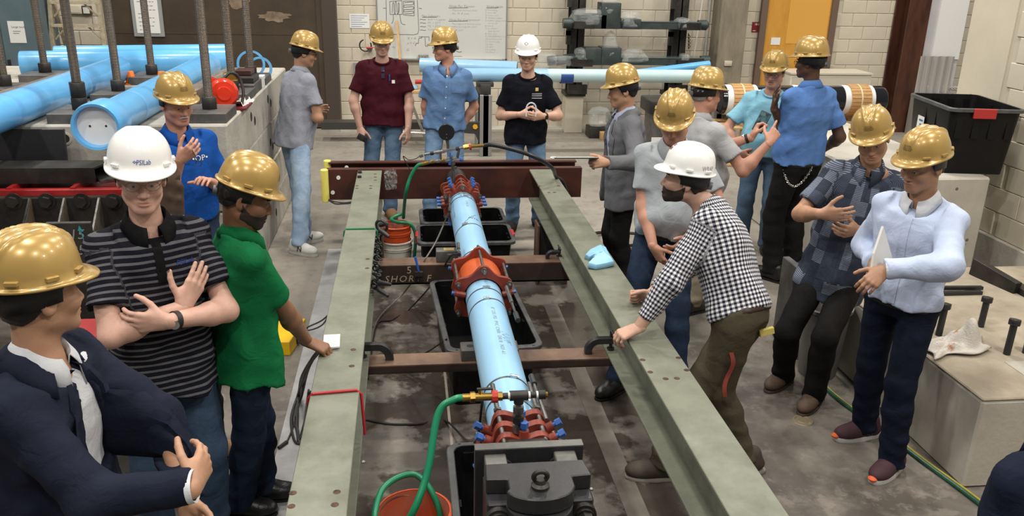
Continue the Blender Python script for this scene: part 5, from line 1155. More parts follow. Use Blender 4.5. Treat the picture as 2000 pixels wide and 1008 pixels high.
MB().prism([(-0.06, -0.10), (0.06, -0.10), (0.06, 0.10), (-0.06, 0.10)], -0.012, -0.010, fr).build('paper_label', m_white, te, smooth=0)
m = MB()
for k in range(5): m.prism([(-0.04, -0.08+0.035*k), (0.03-0.02*(k % 2), -0.08+0.035*k), (0.03-0.02*(k % 2), -0.066+0.035*k), (-0.04, -0.066+0.035*k)], -0.0135, -0.0125, fr)
m.build('label_print', m_inkb, te, smooth=0)

# low concrete block with anchor bolts at right
cb_ = empty('anchor_block', 'low concrete block with anchor bolts and stained towel at right', 'concrete block')
MB().bbox(2.815, 4.8, 3.42, 5.25, 0, 0.505).build('block_body', m_concl, cb_, smooth=0, bevel=0.012)
MB().bbox(2.815, 4.8, 3.42, 5.25, 0.505, 0.52).build('worn_top', m_conctop, cb_, smooth=0, bevel=0.006)
MB().bbox(3.2, 3.42, 3.62, 3.80, 0.52, 0.523).build('patch', m_conc, cb_, smooth=0)
MB().lathe([(0, 0.002), (0.03, 0.002), (0.036, 0.006), (0.045, 0.002)], (3.31, 3.71, 0.523), n=24).build('cast_ring', m_conc, cb_)
for k, (px, py, h) in enumerate(((1833, 655, 0.165), (1915, 638, 0.155), (1966, 692, 0.175), (2003, 690, 0.15))):
    p = atz(px, py, 0.52); b = empty('anchor_bolt', ['black anchor bolt beside the white-shirt man', 'black anchor bolt behind the stained towel', 'black anchor bolt right of the towel', 'black anchor bolt at the right picture edge'][k], 'bolt', 'anchor bolts in the low block'); lean = Vector((0.02, 0.02, 0))
    MB().cyl(p, p+lean*0.8+Z*h, 0.019, n=14).build('bolt_shank', m_black, b); MB().cyl(p+lean*0.8+Z*(h-0.005), p+lean+Z*(h+0.028), 0.034, n=6).build('bolt_head', m_black, b, bevel=0.003)
for k in range(2):
    a = aty(1815, 622-k*7, 4.75+0.06*k); a.z = 0.532+0.012*k; tag(MB().box(a+Vector((0.12, 0, 0)), (0.42, 0.03, 0.022), Matrix.Rotation(-0.05*k, 3, 'Z')).build('steel_bar', m_black), ['front dark steel bar lying on the low block', 'rear dark steel bar lying on the low block'][k], 'steel bar')
sb = empty('steel_brace', 'dark steel angle brace fixed along the right wall', 'brace'); A, B = aty(1905, 515, 5.1), aty(1985, 562, 4.75)
dd = (B-A).normalized(); MB().box((A+B)/2+Vector((0, 0, -0.02)), (0.05, (B-A).length*1.05, 0.12), Matrix.Rotation(atan2(-dd.x, dd.y), 3, 'Z') @ Matrix.Rotation(math.asin(dd.z), 3, 'X')).build('brace_bar', m_mill, sb, bevel=0.003)
MB().box(B+Vector((0.05, -0.05, -0.06)), (0.08, 0.25, 0.13)).build('brace_bar', m_mill, sb, bevel=0.003); MB().tube([aty(1946, 560, 4.95), aty(1932, 645, 4.9)], 0.016, 8).build('brace_strut', m_mill, sb); MB().tube([aty(1998, 610, 4.6), aty(1998, 680, 4.5)], 0.014, 8).build('brace_strut', m_mill, sb)
# towel: crumpled heightfield
tw = MB(); n = 26; rr = random.Random(4); gv = []
tc0 = atz(1862, 678, 0.525)
for j in range(n):
    for i in range(n):
        u, v = i/(n-1)-0.5, j/(n-1)-0.5
        ed = max(0.0, 1-max(abs(u), abs(v))*2)
        h = 0.012+ed**0.7*(0.03+0.025*sin(u*15+2*v*6)+0.02*sin(v*19-u*5)) + 0.15*math.exp(-((u-0.27)**2/0.02+(v-0.0)**2/0.05))
        x = u*0.40*(1+0.12*sin(v*7)); y = v*0.22*(1+0.3*u+0.2*sin(u*9)); gv.append(Vector((tc0.x+x+0.03*v, tc0.y+y+0.25*x, 0.524+max(0.004, h))))
tw.add(gv, [(j*n+i, j*n+i+1, (j+1)*n+i+1, (j+1)*n+i) for j in range(n-1) for i in range(n-1)]); tow = tw.build('towel', m_towel, smooth=80)
sm = tow.modifiers.new('thick', 'SOLIDIFY'); sm.thickness = 0.006; sm.offset = 1; tag(tow, 'crumpled white towel with brown stains on the low concrete block', 'towel')
# grey bin and steel plates behind the plaid-shirt man
bn = empty('waste_bin', 'grey plastic bin behind the plaid-shirt man', 'bin'); p = atz(1655, 768, 0)
MB().lathe([(0, 0), (0.11, 0), (0.12, 0.02), (0.15, 0.46), (0.165, 0.465), (0.165, 0.485), (0.14, 0.485), (0.11, 0.02), (0, 0.02)], (2.64, 4.72, 0), n=30).build('bin_body', m_bin, bn)
pp_ = empty('perforated_plate', 'grey perforated steel angle standing behind the plaid-shirt man', 'steel plate'); p0 = atz(1578, 690, 0); 
MB().box((2.62, 5.12, 0.30), (0.05, 0.42, 0.60)).build('plate_body', m_plate, pp_, bevel=0.004)
for k in range(4): MB().cyl((2.594, 5.03, 0.14+0.12*k), (2.592, 5.03, 0.14+0.12*k), 0.014, n=12).build('punched_hole', m_black, pp_)
# ================================================================== people: signed-distance bodies meshed with surface nets
F4 = np.float32
def A3(v): return np.array(v, dtype=np.float64)
def nrm(v): v = A3(v); return v/max(1e-9, np.linalg.norm(v))
def grid(lo, hi, vx):
    ax = [np.arange(lo[i]-2*vx, hi[i]+3*vx, vx, dtype=F4) for i in range(3)]
    return ax, (ax[0][:, None, None], ax[1][None, :, None], ax[2][None, None, :])
def smin(a, b, k):
    h = np.clip(0.5+0.5*(b-a)/k, 0, 1); return b+(a-b)*h-k*h*(1-h)
def smax(a, b, k): return -smin(-a, -b, k)
def cap(P, a, b, ra, rb=None, flat=False):
    rb = ra if rb is None else rb; a = A3(a); b = A3(b); d = b-a; L2 = float(d @ d)+1e-12
    px, py, pz = P[0]-F4(a[0]), P[1]-F4(a[1]), P[2]-F4(a[2])
    tu = (px*F4(d[0])+py*F4(d[1])+pz*F4(d[2]))/F4(L2); t = np.clip(tu, 0, 1)
    r = np.sqrt((px-t*F4(d[0]))**2+(py-t*F4(d[1]))**2+(pz-t*F4(d[2]))**2)-(F4(ra)+F4(rb-ra)*t)
    if flat: r = np.maximum(r, (tu-1)*F4(math.sqrt(L2)))
    return r
def ell(P, c, r, Rm=None):
    q = [P[0]-F4(c[0]), P[1]-F4(c[1]), P[2]-F4(c[2])]
    if Rm is not None: q = [q[0]*F4(Rm[0][i])+q[1]*F4(Rm[1][i])+q[2]*F4(Rm[2][i]) for i in range(3)]
    k0 = np.sqrt((q[0]/F4(r[0]))**2+(q[1]/F4(r[1]))**2+(q[2]/F4(r[2]))**2)+F4(1e-6)
    k1 = np.sqrt((q[0]/F4(r[0]**2))**2+(q[1]/F4(r[1]**2))**2+(q[2]/F4(r[2]**2))**2)+F4(1e-6)
    return k0*(k0-1)/k1
def nets(V, ax, vx):
    """surface nets: returns verts, quads"""
    s = V < 0
    nx, ny, nz = V.shape; c = np.zeros((nx-1, ny-1, nz-1), np.int8)
    for i in (0, 1):
        for j in (0, 1):
            for k in (0, 1): c += s[i:nx-1+i, j:ny-1+j, k:nz-1+k]
    act = (c > 0) & (c < 8); idx = np.full(act.shape, -1, np.int64); ii = np.argwhere(act); idx[act] = np.arange(len(ii))
    pos = np.zeros((len(ii), 3)); cnt = np.zeros(len(ii))
    I, J, K = ii.T
    for a in range(3):
        o = [(0, 0), (1, 0), (0, 1), (1, 1)]
        for u, w in o:
            d0 = [0, 0, 0]; b = [x for x in range(3) if x != a]; d0[b[0]] = u; d0[b[1]] = w; d1 = list(d0); d1[a] = 1
            v0 = V[I+d0[0], J+d0[1], K+d0[2]]; v1 = V[I+d1[0], J+d1[1], K+d1[2]]
            m = (v0 < 0) != (v1 < 0); t = np.where(m, v0/np.where(m, v0-v1, 1), 0)
            for x in range(3): pos[:, x] += m*(d0[x]+(t if x == a else 0))
            cnt += m
    pos /= np.maximum(cnt, 1)[:, None]; pos += ii; org = np.array([q[0] for q in ax]); pos = pos*vx+org
    quads = []
    for a in range(3):
        b1, b2 = [(1, 2), (2, 0), (0, 1)][a]
        sl0 = [slice(None)]*3; sl1 = [slice(None)]*3; sl0[a] = slice(0, -1); sl1[a] = slice(1, None)
        e = s[tuple(sl0)] != s[tuple(sl1)]; inn = s[tuple(sl0)]
        ee = np.argwhere(e); 
        ok = np.ones(len(ee), bool)
        for b in (b1, b2): ok &= (ee[:, b] > 0) & (ee[:, b] < V.shape[b]-1)
        ee = ee[ok]; fl = inn[tuple(ee.T)]
        def at(db1, db2):
            q = ee.copy(); q[:, b1] += db1; q[:, b2] += db2; return idx[tuple(q.T)]
        q = np.stack([at(-1, -1), at(0, -1), at(0, 0), at(-1, 0)], 1); q = np.where(fl[:, None], q, q[:, ::-1]); quads.append(q)
    return pos, np.concatenate(quads)
def mesh_np(name, verts, quads, mat, parent=None, attrs=None, smooth=True):
    me = bpy.data.meshes.new(name); me.vertices.add(len(verts)); me.vertices.foreach_set('co', np.ascontiguousarray(verts, dtype=F4).ravel())
    n = len(quads); me.loops.add(n*4); me.loops.foreach_set('vertex_index', np.ascontiguousarray(quads, dtype=np.int32).ravel())
    me.polygons.add(n); me.polygons.foreach_set('loop_start', np.arange(0, n*4, 4, dtype=np.int32))
    me.update(calc_edges=True)
    if smooth: me.shade_smooth()
    if attrs:
        for k, v in attrs.items():
            a = me.attributes.new(k, 'FLOAT_VECTOR', 'POINT'); a.data.foreach_set('vector', np.ascontiguousarray(v, dtype=F4).ravel())
    me.materials.append(mat); return mk(name, me, parent)
def solid(f, lo, hi, vx):
    ax, P = grid(lo, hi, vx); return nets(f(P), ax, vx)

# ------------------------------------------------------------------ cloth and skin materials
def skin_mat(name, col):
    if name in MATS: return MATS[name]
    m = M(name, col, 0.5, col2=tuple(c*0.86 for c in col), vscale=14, vdet=4, bump=0.06, bscale=160); b = m.node_tree.nodes['Principled BSDF']
    b.inputs['Subsurface Weight'].default_value = 0.12; b.inputs['Subsurface Radius'].default_value = (0.02, 0.008, 0.004); b.inputs['Subsurface Scale'].default_value = 0.5
    nt = m.node_tree; N = nt.nodes; L = nt.links
    at = N.new('ShaderNodeAttribute'); at.attribute_name = 'tint'; sp = N.new('ShaderNodeSeparateXYZ'); L.new(at.outputs['Vector'], sp.inputs[0])
    old = b.inputs['Base Color'].links[0].from_socket; x = N.new('ShaderNodeMix'); x.data_type = 'RGBA'; L.new(sp.outputs[0], x.inputs[0]); L.new(old, x.inputs[6]); x.inputs[7].default_value = (col[0]*0.72, col[1]*0.42, col[2]*0.42, 1)
    L.new(x.outputs[2], b.inputs['Base Color']); return m
def cloth(name, col, rough=0.85, weave=0.25, col2=None, vscale=4, wscale=220, sheen=0.0, fold=0.35):
    if name in MATS: return MATS[name]
    m = M(name, col, rough, col2=col2 or tuple(c*0.86 for c in col), vscale=vscale, vdet=5, sheen=sheen, spec=0.12); nt = m.node_tree; N = nt.nodes; L = nt.links; b = N['Principled BSDF']
    tc = N.new('ShaderNodeTexCoord')
    n1 = N.new('ShaderNodeTexNoise'); n1.inputs['Scale'].default_value = wscale; L.new(tc.outputs['Object'], n1.inputs['Vector'])
    n2 = N.new('ShaderNodeTexNoise'); n2.inputs['Scale'].default_value = 11; n2.inputs['Detail'].default_value = 3; n2.inputs['Distortion'].default_value = 1.2; L.new(tc.outputs['Object'], n2.inputs['Vector'])
    b1 = N.new('ShaderNodeBump'); b1.inputs['Strength'].default_value = fold; b1.inputs['Distance'].default_value = 0.02; L.new(n2.outputs['Fac'], b1.inputs['Height'])
    b2 = N.new('ShaderNodeBump'); b2.inputs['Strength'].default_value = weave; b2.inputs['Distance'].default_value = 0.002; L.new(n1.outputs['Fac'], b2.inputs['Height']); L.new(b1.outputs[0], b2.inputs['Normal']); L.new(b2.outputs[0], b.inputs['Normal'])
    MATS[name] = m; return m
def pattern_cloth(name, kind, c1, c2, c3=None):
    """patterned cloth driven by the garment's own (u around, v along) coordinates"""
    if name in MATS: return MATS[name]
    m = cloth(name, c1); nt = m.node_tree; N = nt.nodes; L = nt.links; b = N['Principled BSDF']
    at = N.new('ShaderNodeAttribute'); at.attribute_name = 'cuv'; sp = N.new('ShaderNodeSeparateXYZ'); L.new(at.outputs['Vector'], sp.inputs[0])
    def stripe(sock, freq, duty, ph=0.0):
        a = N.new('ShaderNodeMath'); a.operation = 'MULTIPLY_ADD'; L.new(sock, a.inputs[0]); a.inputs[1].default_value = freq; a.inputs[2].default_value = ph+100
        f = N.new('ShaderNodeMath'); f.operation = 'FRACT'; L.new(a.outputs[0], f.inputs[0]); g = N.new('ShaderNodeMath'); g.operation = 'LESS_THAN'; L.new(f.outputs[0], g.inputs[0]); g.inputs[1].default_value = duty; return g.outputs[0]
    def mix(f, a, c):
        q = N.new('ShaderNodeMix'); q.data_type = 'RGBA'
        if isinstance(f, float): q.inputs[0].default_value = f
        else: L.new(f, q.inputs[0])
        for i, k in ((6, a), (7, c)):
            if isinstance(k, tuple): q.inputs[i].default_value = (*k, 1)
            else: L.new(k, q.inputs[i])
        return q.outputs[2]
    U, V_ = sp.outputs[0], sp.outputs[1]
    if kind == 'stripe': out = mix(stripe(V_, 1/0.026, 0.36), c1, c2)
    elif kind == 'vstripe': out = mix(stripe(U, 1/0.011, 0.45), c1, c2)
    elif kind == 'gingham':
        su, sv = stripe(U, 1/0.021, 0.5), stripe(V_, 1/0.021, 0.5); h = tuple((p+q)/2*0.55 for p, q in zip(c1, c2))
        out = mix(sv, mix(su, c2, h), mix(su, h, c1))
    elif kind == 'plaid':
        fl = N.new('ShaderNodeVectorMath'); fl.operation = 'MULTIPLY'; L.new(at.outputs['Vector'], fl.inputs[0]); fl.inputs[1].default_value = (1/0.055, 1/0.085, 0)
        fr = N.new('ShaderNodeVectorMath'); fr.operation = 'FLOOR'; L.new(fl.outputs[0], fr.inputs[0])
        wn = N.new('ShaderNodeTexWhiteNoise'); L.new(fr.outputs[0], wn.inputs['Vector'])
        out = mix(wn.outputs['Value'], c1, c2)
        g = N.new('ShaderNodeMath'); g.operation = 'GREATER_THAN'; L.new(wn.outputs['Value'], g.inputs[0]); g.inputs[1].default_value = 0.70
        s = N.new('ShaderNodeMath'); s.operation = 'MULTIPLY'; L.new(g.outputs[0], s.inputs[0]); L.new(stripe(V_, 1/0.009, 0.45), s.inputs[1]); out = mix(s.outputs[0], out, c3)
        s2 = N.new('ShaderNodeMath'); s2.operation = 'MULTIPLY'; L.new(stripe(U, 1/0.006, 0.35), s2.inputs[0]); s2.inputs[1].default_value = 0.25; out = mix(s2.outputs[0], out, c3)
    L.new(out, b.inputs['Base Color']); return m

# ------------------------------------------------------------------ head, hand, shoe, helmet in local frames
def head_sdf(P, fat=0.0, jaw=1.0, neck_to=None):
    x, y, z = P; ax_ = np.abs(x); Q = (ax_, y, z)
    d = ell(P, (0, -0.014, 0.036), (0.078, 0.098, 0.091))
    d = smin(d, ell(P, (0, 0.028, -0.035), (0.064+fat, 0.066, 0.078)), 0.03)
    d = smin(d, cap(Q, (0.047*jaw+fat, 0.0, -0.062), (0.016, 0.070, -0.094), 0.023, 0.021), 0.028)
    d = smin(d, ell(P, (0, 0.072, -0.096), (0.026, 0.021, 0.02)), 0.02)
    d = smin(d, ell(Q, (0.044, 0.062, -0.026), (0.024, 0.026, 0.024)), 0.022)
    d = smin(d, cap(Q, (0.012, 0.086, 0.021), (0.05, 0.066, 0.021), 0.010, 0.010), 0.014)
    d = smax(d, -ell(Q, (0.031, 0.098, 0.003), (0.017, 0.018, 0.0105)), 0.010)
    d = smin(d, ell(Q, (0.0315, 0.078, 0.002), (0.0155, 0.0135, 0.0125)), 0.004)
    d = smin(d, cap(P, (0, 0.086, 0.008), (0, 0.108, -0.033), 0.0085, 0.0125), 0.011)
    d = smin(d, ell(Q, (0.0125, 0.098, -0.038), (0.0095, 0.0105, 0.0085)), 0.006)
    d = smin(d, ell(P, (0, 0.084, -0.066), (0.027, 0.016, 0.016)), 0.012)
    d = smin(d, ell(P, (0, 0.0965, -0.0605), (0.021, 0.008, 0.0055)), 0.005)
    d = smin(d, ell(P, (0, 0.0955, -0.0725), (0.019, 0.0085, 0.0065)), 0.005)
    d = smax(d, -ell(P, (0, 0.105, -0.0665), (0.023, 0.010, 0.0018)), 0.003)
    e = ell(Q, (0.079, -0.012, -0.004), (0.010, 0.022, 0.034)); e = smax(e, -ell(Q, (0.092, -0.006, 0.0), (0.011, 0.013, 0.022)), 0.006)
    d = smin(d, e, 0.008)
    if neck_to is not None:
        d = smin(d, cap(P, (0, -0.026, -0.05), neck_to, 0.053+fat, 0.060+fat), 0.03); d = smin(d, ell(P, (neck_to[0], neck_to[1]+0.008, neck_to[2]-0.075), (0.10, 0.066, 0.062)), 0.05)
    return d
def hairline(y, style):
    ys = [-0.12, -0.06, -0.02, 0.005, 0.03, 0.06, 0.09]
    zs = {'short': [-0.05, -0.045, 0.0, -0.015, 0.03, 0.075, 0.095], 'full': [-0.065, -0.06, -0.01, -0.03, 0.02, 0.055, 0.075], 'thin': [-0.03, -0.03, 0.01, 0.005, 0.05, 0.09, 0.12]}[style]
    return np.interp(y, ys, zs).astype(F4)
HAND = {'relax': ((0.35, 0.45, 0.3), 0.25, 0.5), 'flat': ((0.08, 0.1, 0.05), 0.16, 0.9), 'fist': ((1.35, 1.5, 0.9), 0.1, 0.15), 'grip': ((0.75, 0.9, 0.6), 0.15, 0.3), 'hook': ((0.6, 0.75, 0.5), 0.1, 0.4), 'open': ((0.22, 0.28, 0.2), 0.42, 0.8), 'point': ((1.2, 1.3, 0.8), 0.1, 0.3), 'cup': ((0.55, 0.6, 0.4), 0.3, 0.3)}
def hand_sdf(P, pose):
    (c1, c2, c3), spread, thumb = HAND[pose]
    base = [(0.096, 0.031, 0.0), (0.100, 0.0105, 0.003), (0.096, -0.0105, 0.002), (0.088, -0.030, -0.002)]; ln = [0.074, 0.083, 0.077, 0.060]; rd = [0.0098, 0.0100, 0.0095, 0.0085]
    d = cap(P, (-0.012, 0, 0), (0.0, 0, 0), 0.0265, 0.026); d = smax(d, np.abs(P[2])-0.023, 0.008)
    d = smin(d, cap(P, (-0.006, 0, 0), (0.03, 0, 0.0), 0.024, 0.02), 0.015)
    for b in base: d = smin(d, cap(P, (0.018, b[1]*0.55, 0), b, 0.0165, 0.0125), 0.012)
    d = smin(d, cap(P, (0.02, 0.02, -0.008), (0.055, 0.034, -0.010), 0.018, 0.014), 0.015)
    for i, b in enumerate(base):
        a = A3(b); th = 0.0; yaw_ = spread*(1.5-i)/1.5*0.35; k1, k2, k3 = c1, c2, c3
        if pose == 'point' and i == 0: k1, k2, k3 = 0.05, 0.08, 0.05
        k1 *= 1+0.08*i; r = rd[i]; fd = None
        for j, (k, fr) in enumerate(((k1, 0.45), (k2, 0.31), (k3, 0.24))):
            th += k; v = A3((cos(th)*cos(yaw_), sin(yaw_)*cos(th) if j == 0 else sin(yaw_)*max(0.2, cos(th)), -sin(th))); q = a+v*ln[i]*fr
            c_ = cap(P, a, q, r, r*0.93); fd = c_ if fd is None else smin(fd, c_, 0.003); a = q; r *= 0.93
        d = smin(d, fd, 0.006)
    a = A3((0.030, 0.034, -0.008)); t0 = nrm((0.62, 0.35+0.55*thumb, -0.55+0.35*thumb)); t1 = nrm((0.8, 0.12+0.4*thumb, -0.45+0.35*thumb))
    b = a+t0*0.042; c = b+t0*0.5*0.034+t1*0.5*0.034; e = c+t1*0.026; fd = smin(cap(P, a, b, 0.0135, 0.012), smin(cap(P, b, c, 0.0118, 0.0108), cap(P, c, e, 0.0105, 0.0088), 0.003), 0.004)
    return smin(d, fd, 0.010)
def to_world(v, C, R): return v @ np.array(R).T + A3(C)      # R columns = local axes
def frame_from(x, yh):
    x = nrm(x); y = A3(yh)-x*np.dot(A3(yh), x); y = nrm(y); return x, y

# ------------------------------------------------------------------ hard hats
M_GOLD = M('gold_helmet_plastic', (0.43, 0.28, 0.085), 0.30, metal=0.25, coat=0.5, col2=(0.40, 0.26, 0.078), vscale=2)
M_WHITE = M('white_helmet_plastic', (0.80, 0.80, 0.785), 0.28, coat=0.4)
M_SUSP = M('black_suspension', (0.012, 0.012, 0.013), 0.5); M_KNOB = M('grey_knob', (0.12, 0.12, 0.125), 0.4); M_PRINT = M('dark_print', (0.10, 0.06, 0.02), 0.5)
def dome_pt(th, ph, style, off=0.0):
    """th: 0 = front, ph: 0 rim .. 1 top"""
    a = ph*pi/2; rx, ry, h = 0.109, 0.124, 0.130
    c = cos(a)**0.72; s = sin(a)**0.92; x = rx*c*sin(th); y = ry*c*cos(th)-0.004; z = h*s
    n = nrm((x/rx**2, y/ry**2, z/h**2*0.8+1e-6)); b = 0.0; top = min(1, max(0, (z-0.045)/0.05))
    if style == 'v':
        if y > -0.10:
            xr = 0.010+0.030*min(1, max(0, (0.12-y)/0.16)); b += 0.009*math.exp(-((abs(x)-xr)/0.008)**2)*top
        b += 0.004*math.exp(-(x/0.008)**2)*top*(y < 0)
    elif style == 'rib':
        for xc in (-0.042, 0.0, 0.042): b += 0.0055*math.exp(-((x-xc)/0.010)**2)*top
    elif style == 'smooth': b += 0.004*math.exp(-((abs(x)-0.035)/0.014)**2)*top*max(0.0, 1-abs(y)/0.14)
    return A3((x, y, z))+n*(b+off)
def hard_hat(name_label, C, R, mat, style, root, print_lines=True, extras=None, knob=True, scale=1.0):
    NT, NP = 72, 22; V = []; Fc = []
    prof = []
    def brim(th):
        f = max(0.0, cos(th)); e = 0.010+0.036*f**1.6; dz = -0.006-0.012*f**2
        return e, dz
    rings = []
    def ring(fn): rings.append([fn(2*pi*i/NT) for i in range(NT)])
    def br(th, k, lift, inner=False):
        p = dome_pt(th, 0.0, style); e, dz = brim(th); dr = nrm((p[0], p[1], 0)); return p+dr*e*k+A3((0, 0, dz*k+lift))
    ring(lambda th: dome_pt(th, 0.0, style, -0.005)+A3((0, 0, 0.03))); ring(lambda th: dome_pt(th, 0.0, style, -0.004))
    ring(lambda th: br(th, 0.6, -0.004)); ring(lambda th: br(th, 0.97, -0.004)); ring(lambda th: br(th, 1.0, -0.0005)); ring(lambda th: br(th, 0.97, 0.003)); ring(lambda th: br(th, 0.5, 0.0015)); ring(lambda th: br(th, 0.12, 0.004)); 
    for j in range(1, NP): ring(lambda th: dome_pt(th, 0.045+0.955*(j/NP)**0.9, style))
    V = [p for r in rings for p in r]; n = len(rings)
    for j in range(n-1):
        for i in range(NT): Fc.append((j*NT+i, j*NT+(i+1) % NT, (j+1)*NT+(i+1) % NT, (j+1)*NT+i))
    V.append(dome_pt(0, 1.0, style)); last = (n-1)*NT
    tri = [(last+i, last+(i+1) % NT, len(V)-1) for i in range(NT)]
    W = to_world(np.array(V)*scale+A3((0, -0.004, 0.060)), C, R)
    me = bpy.data.meshes.new('hard_hat'); me.from_pydata([tuple(p) for p in W], [], [tuple(reversed(f)) for f in Fc]+[tuple(reversed(t)) for t in tri]); me.update(); me.shade_smooth(); me.materials.append(mat)
    o = mk('hard_hat', me, root); o['label'] = name_label
    def loc(p): return Vector(to_world((A3(p)*scale+A3((0, -0.004, 0.060)))[None], C, R)[0])
    # accessory slots around the rim
    for th in (0.85, -0.85, 1.57, -1.57, 2.35, -2.35):
        p = dome_pt(th, 0.07, style, 0.002); t_ = nrm((cos(th), -sin(th), 0)); o_ = nrm((sin(th), cos(th), 0))
        Rl = np.stack([t_, o_, A3((0, 0, 1))], 1); Rw = Matrix([list(r) for r in (np.array(R) @ Rl)])
        m = MB(); m.box(loc(p), (0.034, 0.014, 0.013), Rw); m.build('accessory_slot', mat, o, smooth=0, bevel=0.002)
    if print_lines:
        rr = random.Random(2); m = MB()
        for L_ in range(4):
            th = -0.26+0.04*abs(L_-1)
            while th < 0.24-0.04*abs(L_-1):
                w = 0.02+0.04*rr.random(); ps = [loc(dome_pt(a_, p_, style, 0.0012)) for a_, p_ in ((th, 0.23+0.035*L_), (th+w, 0.23+0.035*L_), (th+w, 0.245+0.035*L_), (th, 0.245+0.035*L_))]; m.add(ps, [(3, 2, 1, 0)]); th += w+0.014
        m.build('printed_text', M_PRINT, o, smooth=0)
    if knob:
        vs = []; n_ = 24
        for i in range(n_+1):
            th = pi*0.42+(2*pi-2*pi*0.42)*i/n_
            for z, k in ((-0.062, 1.0), (-0.022, 1.03), (0.0, 1.05)): 
                dz = -0.02*max(0, -cos(th)); vs.append(loc((0.088*sin(th)*k, 0.112*cos(th)*k, z+dz)))
        m = MB(); m.add(vs, [(3*i+j, 3*i+j+1, 3*i+j+4, 3*i+j+3) for i in range(n_) for j in (0, 1)]); sb_ = m.build('head_band', M_SUSP, o); md = sb_.modifiers.new('t', 'SOLIDIFY'); md.thickness = 0.003
        a = loc((0, -0.112, -0.064)); b_ = loc((0, -0.130, -0.066)); MB().cyl(a, b_, 0.021, 0.019, n=20).build('adjuster_knob', M_KNOB, o)
    if extras: extras(o, loc, style)
    return o
def dome_text(o, loc, style, body, size, th0, ph0, mat, shear=0.0):
    me = text_mesh(body, size, 'CENTER', 0, shear)
    for v in me.vertices:
        c = v.co.copy(); v.co = loc(dome_pt(th0-c.x/0.135, ph0+c.y/0.19, style, 0.0012))
    me.materials.clear(); me.materials.append(mat); mk('printed_text', me, o)
# ------------------------------------------------------------------ whole person
def np_pt(v): return A3((v.x, v.y, v.z))
def sphere_ray(px, py, c, L_, sgn):
    """point on the pixel's ray at distance L_ from c; sgn -1 nearer, +1 farther"""
    d = nrm(np_pt(ray(px, py))); o = np_pt(ORG)-c; b = float(o @ d); q = float(o @ o)-L_*L_; D = b*b-q
    if D <= 0: p = np_pt(ORG)-d*b; return c+nrm(p-c)*L_
    t = -b+sgn*math.sqrt(D); return np_pt(ORG)+d*t
def ik(a, b, l1, l2, pole):
    d = b-a; L_ = np.linalg.norm(d); L2 = min(L_, (l1+l2)*0.999); u = d/max(L_, 1e-6)
    if L_ > L2: l1 *= L_/L2; l2 *= L_/L2; L2 = L_
    x = (l1*l1-l2*l2+L2*L2)/(2*L2); h = math.sqrt(max(0.0, l1*l1-x*x)); p = A3(pole); p = p-u*(p @ u); return a+u*x+nrm(p)*h
def hdir(deg): return A3((sin(rad(deg)), cos(rad(deg)), 0))
TS = [-0.20, 0.0, 0.2, 0.38, 0.6, 0.76, 0.88, 0.97, 1.05]
TW = [0.10, 0.168, 0.160, 0.152, 0.172, 0.180, 0.145, 0.078, 0.058]
TD = [0.085, 0.118, 0.110, 0.104, 0.117, 0.110, 0.086, 0.066, 0.058]
TWH = [0.186, 0.180, 0.170, 0.162, 0.174, 0.180, 0.145, 0.078, 0.058]
TDH = [0.138, 0.130, 0.120, 0.113, 0.119, 0.110, 0.086, 0.066, 0.058]
def folds(P, seed, amp, k0=26, k1=52, dirb=None):
    rr = np.random.RandomState(seed); out = 0
    for i in range(5):
        v = rr.randn(3); v = v/np.linalg.norm(v)
        if dirb is not None: v = nrm(v*0.55+dirb*(1 if rr.rand() > 0.5 else -1))
        v = v*rr.uniform(k0, k1); ph = rr.uniform(0, 6.28)
        out = out+np.sin(P[0]*F4(v[0])+P[1]*F4(v[1])+P[2]*F4(v[2])+F4(ph))
    o = out/3.0; return (o-0.5*np.abs(o))*F4(amp)
class Torso:
    def __init__(s, hip, nb, right, w=1.0, d=1.0, belly=0.0, chest_right=None):
        s.hip, s.nb = hip, nb; s.L = np.linalg.norm(nb-hip); s.up = (nb-hip)/s.L
        s.r0 = nrm(right-s.up*(right @ s.up)); cr = right if chest_right is None else chest_right; s.r1 = nrm(cr-s.up*(cr @ s.up))
        s.w, s.d, s.belly = w, d, belly
    def coords(s, P):
        q = [P[i]-F4(s.hip[i]) for i in range(3)]; t = (q[0]*F4(s.up[0])+q[1]*F4(s.up[1])+q[2]*F4(s.up[2]))/F4(s.L)
        f0 = np.cross(s.up, s.r0); f1 = np.cross(s.up, s.r1)
        sa, qa = sum(q[i]*F4(s.r0[i]) for i in range(3)), sum(q[i]*F4(f0[i]) for i in range(3))
        sb, qb = sum(q[i]*F4(s.r1[i]) for i in range(3)), sum(q[i]*F4(f1[i]) for i in range(3))
        k = np.clip(t*1.6, 0, 1); return sa+(sb-sa)*k, qa+(qb-qa)*k, t
    def sdf(s, P, inf=0.0, tlo=-0.2, thi=1.05, co=None, hang=False):
        S_, q, t = s.coords(P) if co is None else co
        w = np.interp(t, TS, TWH if hang else TW).astype(F4)*F4(s.w)+F4(inf); d = np.interp(t, TS, TDH if hang else TD).astype(F4)*F4(s.d)+F4(inf)
        if s.belly: bl = np.exp(-((t-0.26)/0.22)**2)*F4(s.belly); q = q-bl*0.55; d = d+bl*0.55; w = w+bl*0.35
        rho = (np.abs(S_/w)**2.4+np.abs(q/d)**2.4)**F4(1/2.4); dist = (rho-1)*np.minimum(w, d)
        return np.maximum(dist, np.maximum(t-thi, tlo-t)*F4(s.L))
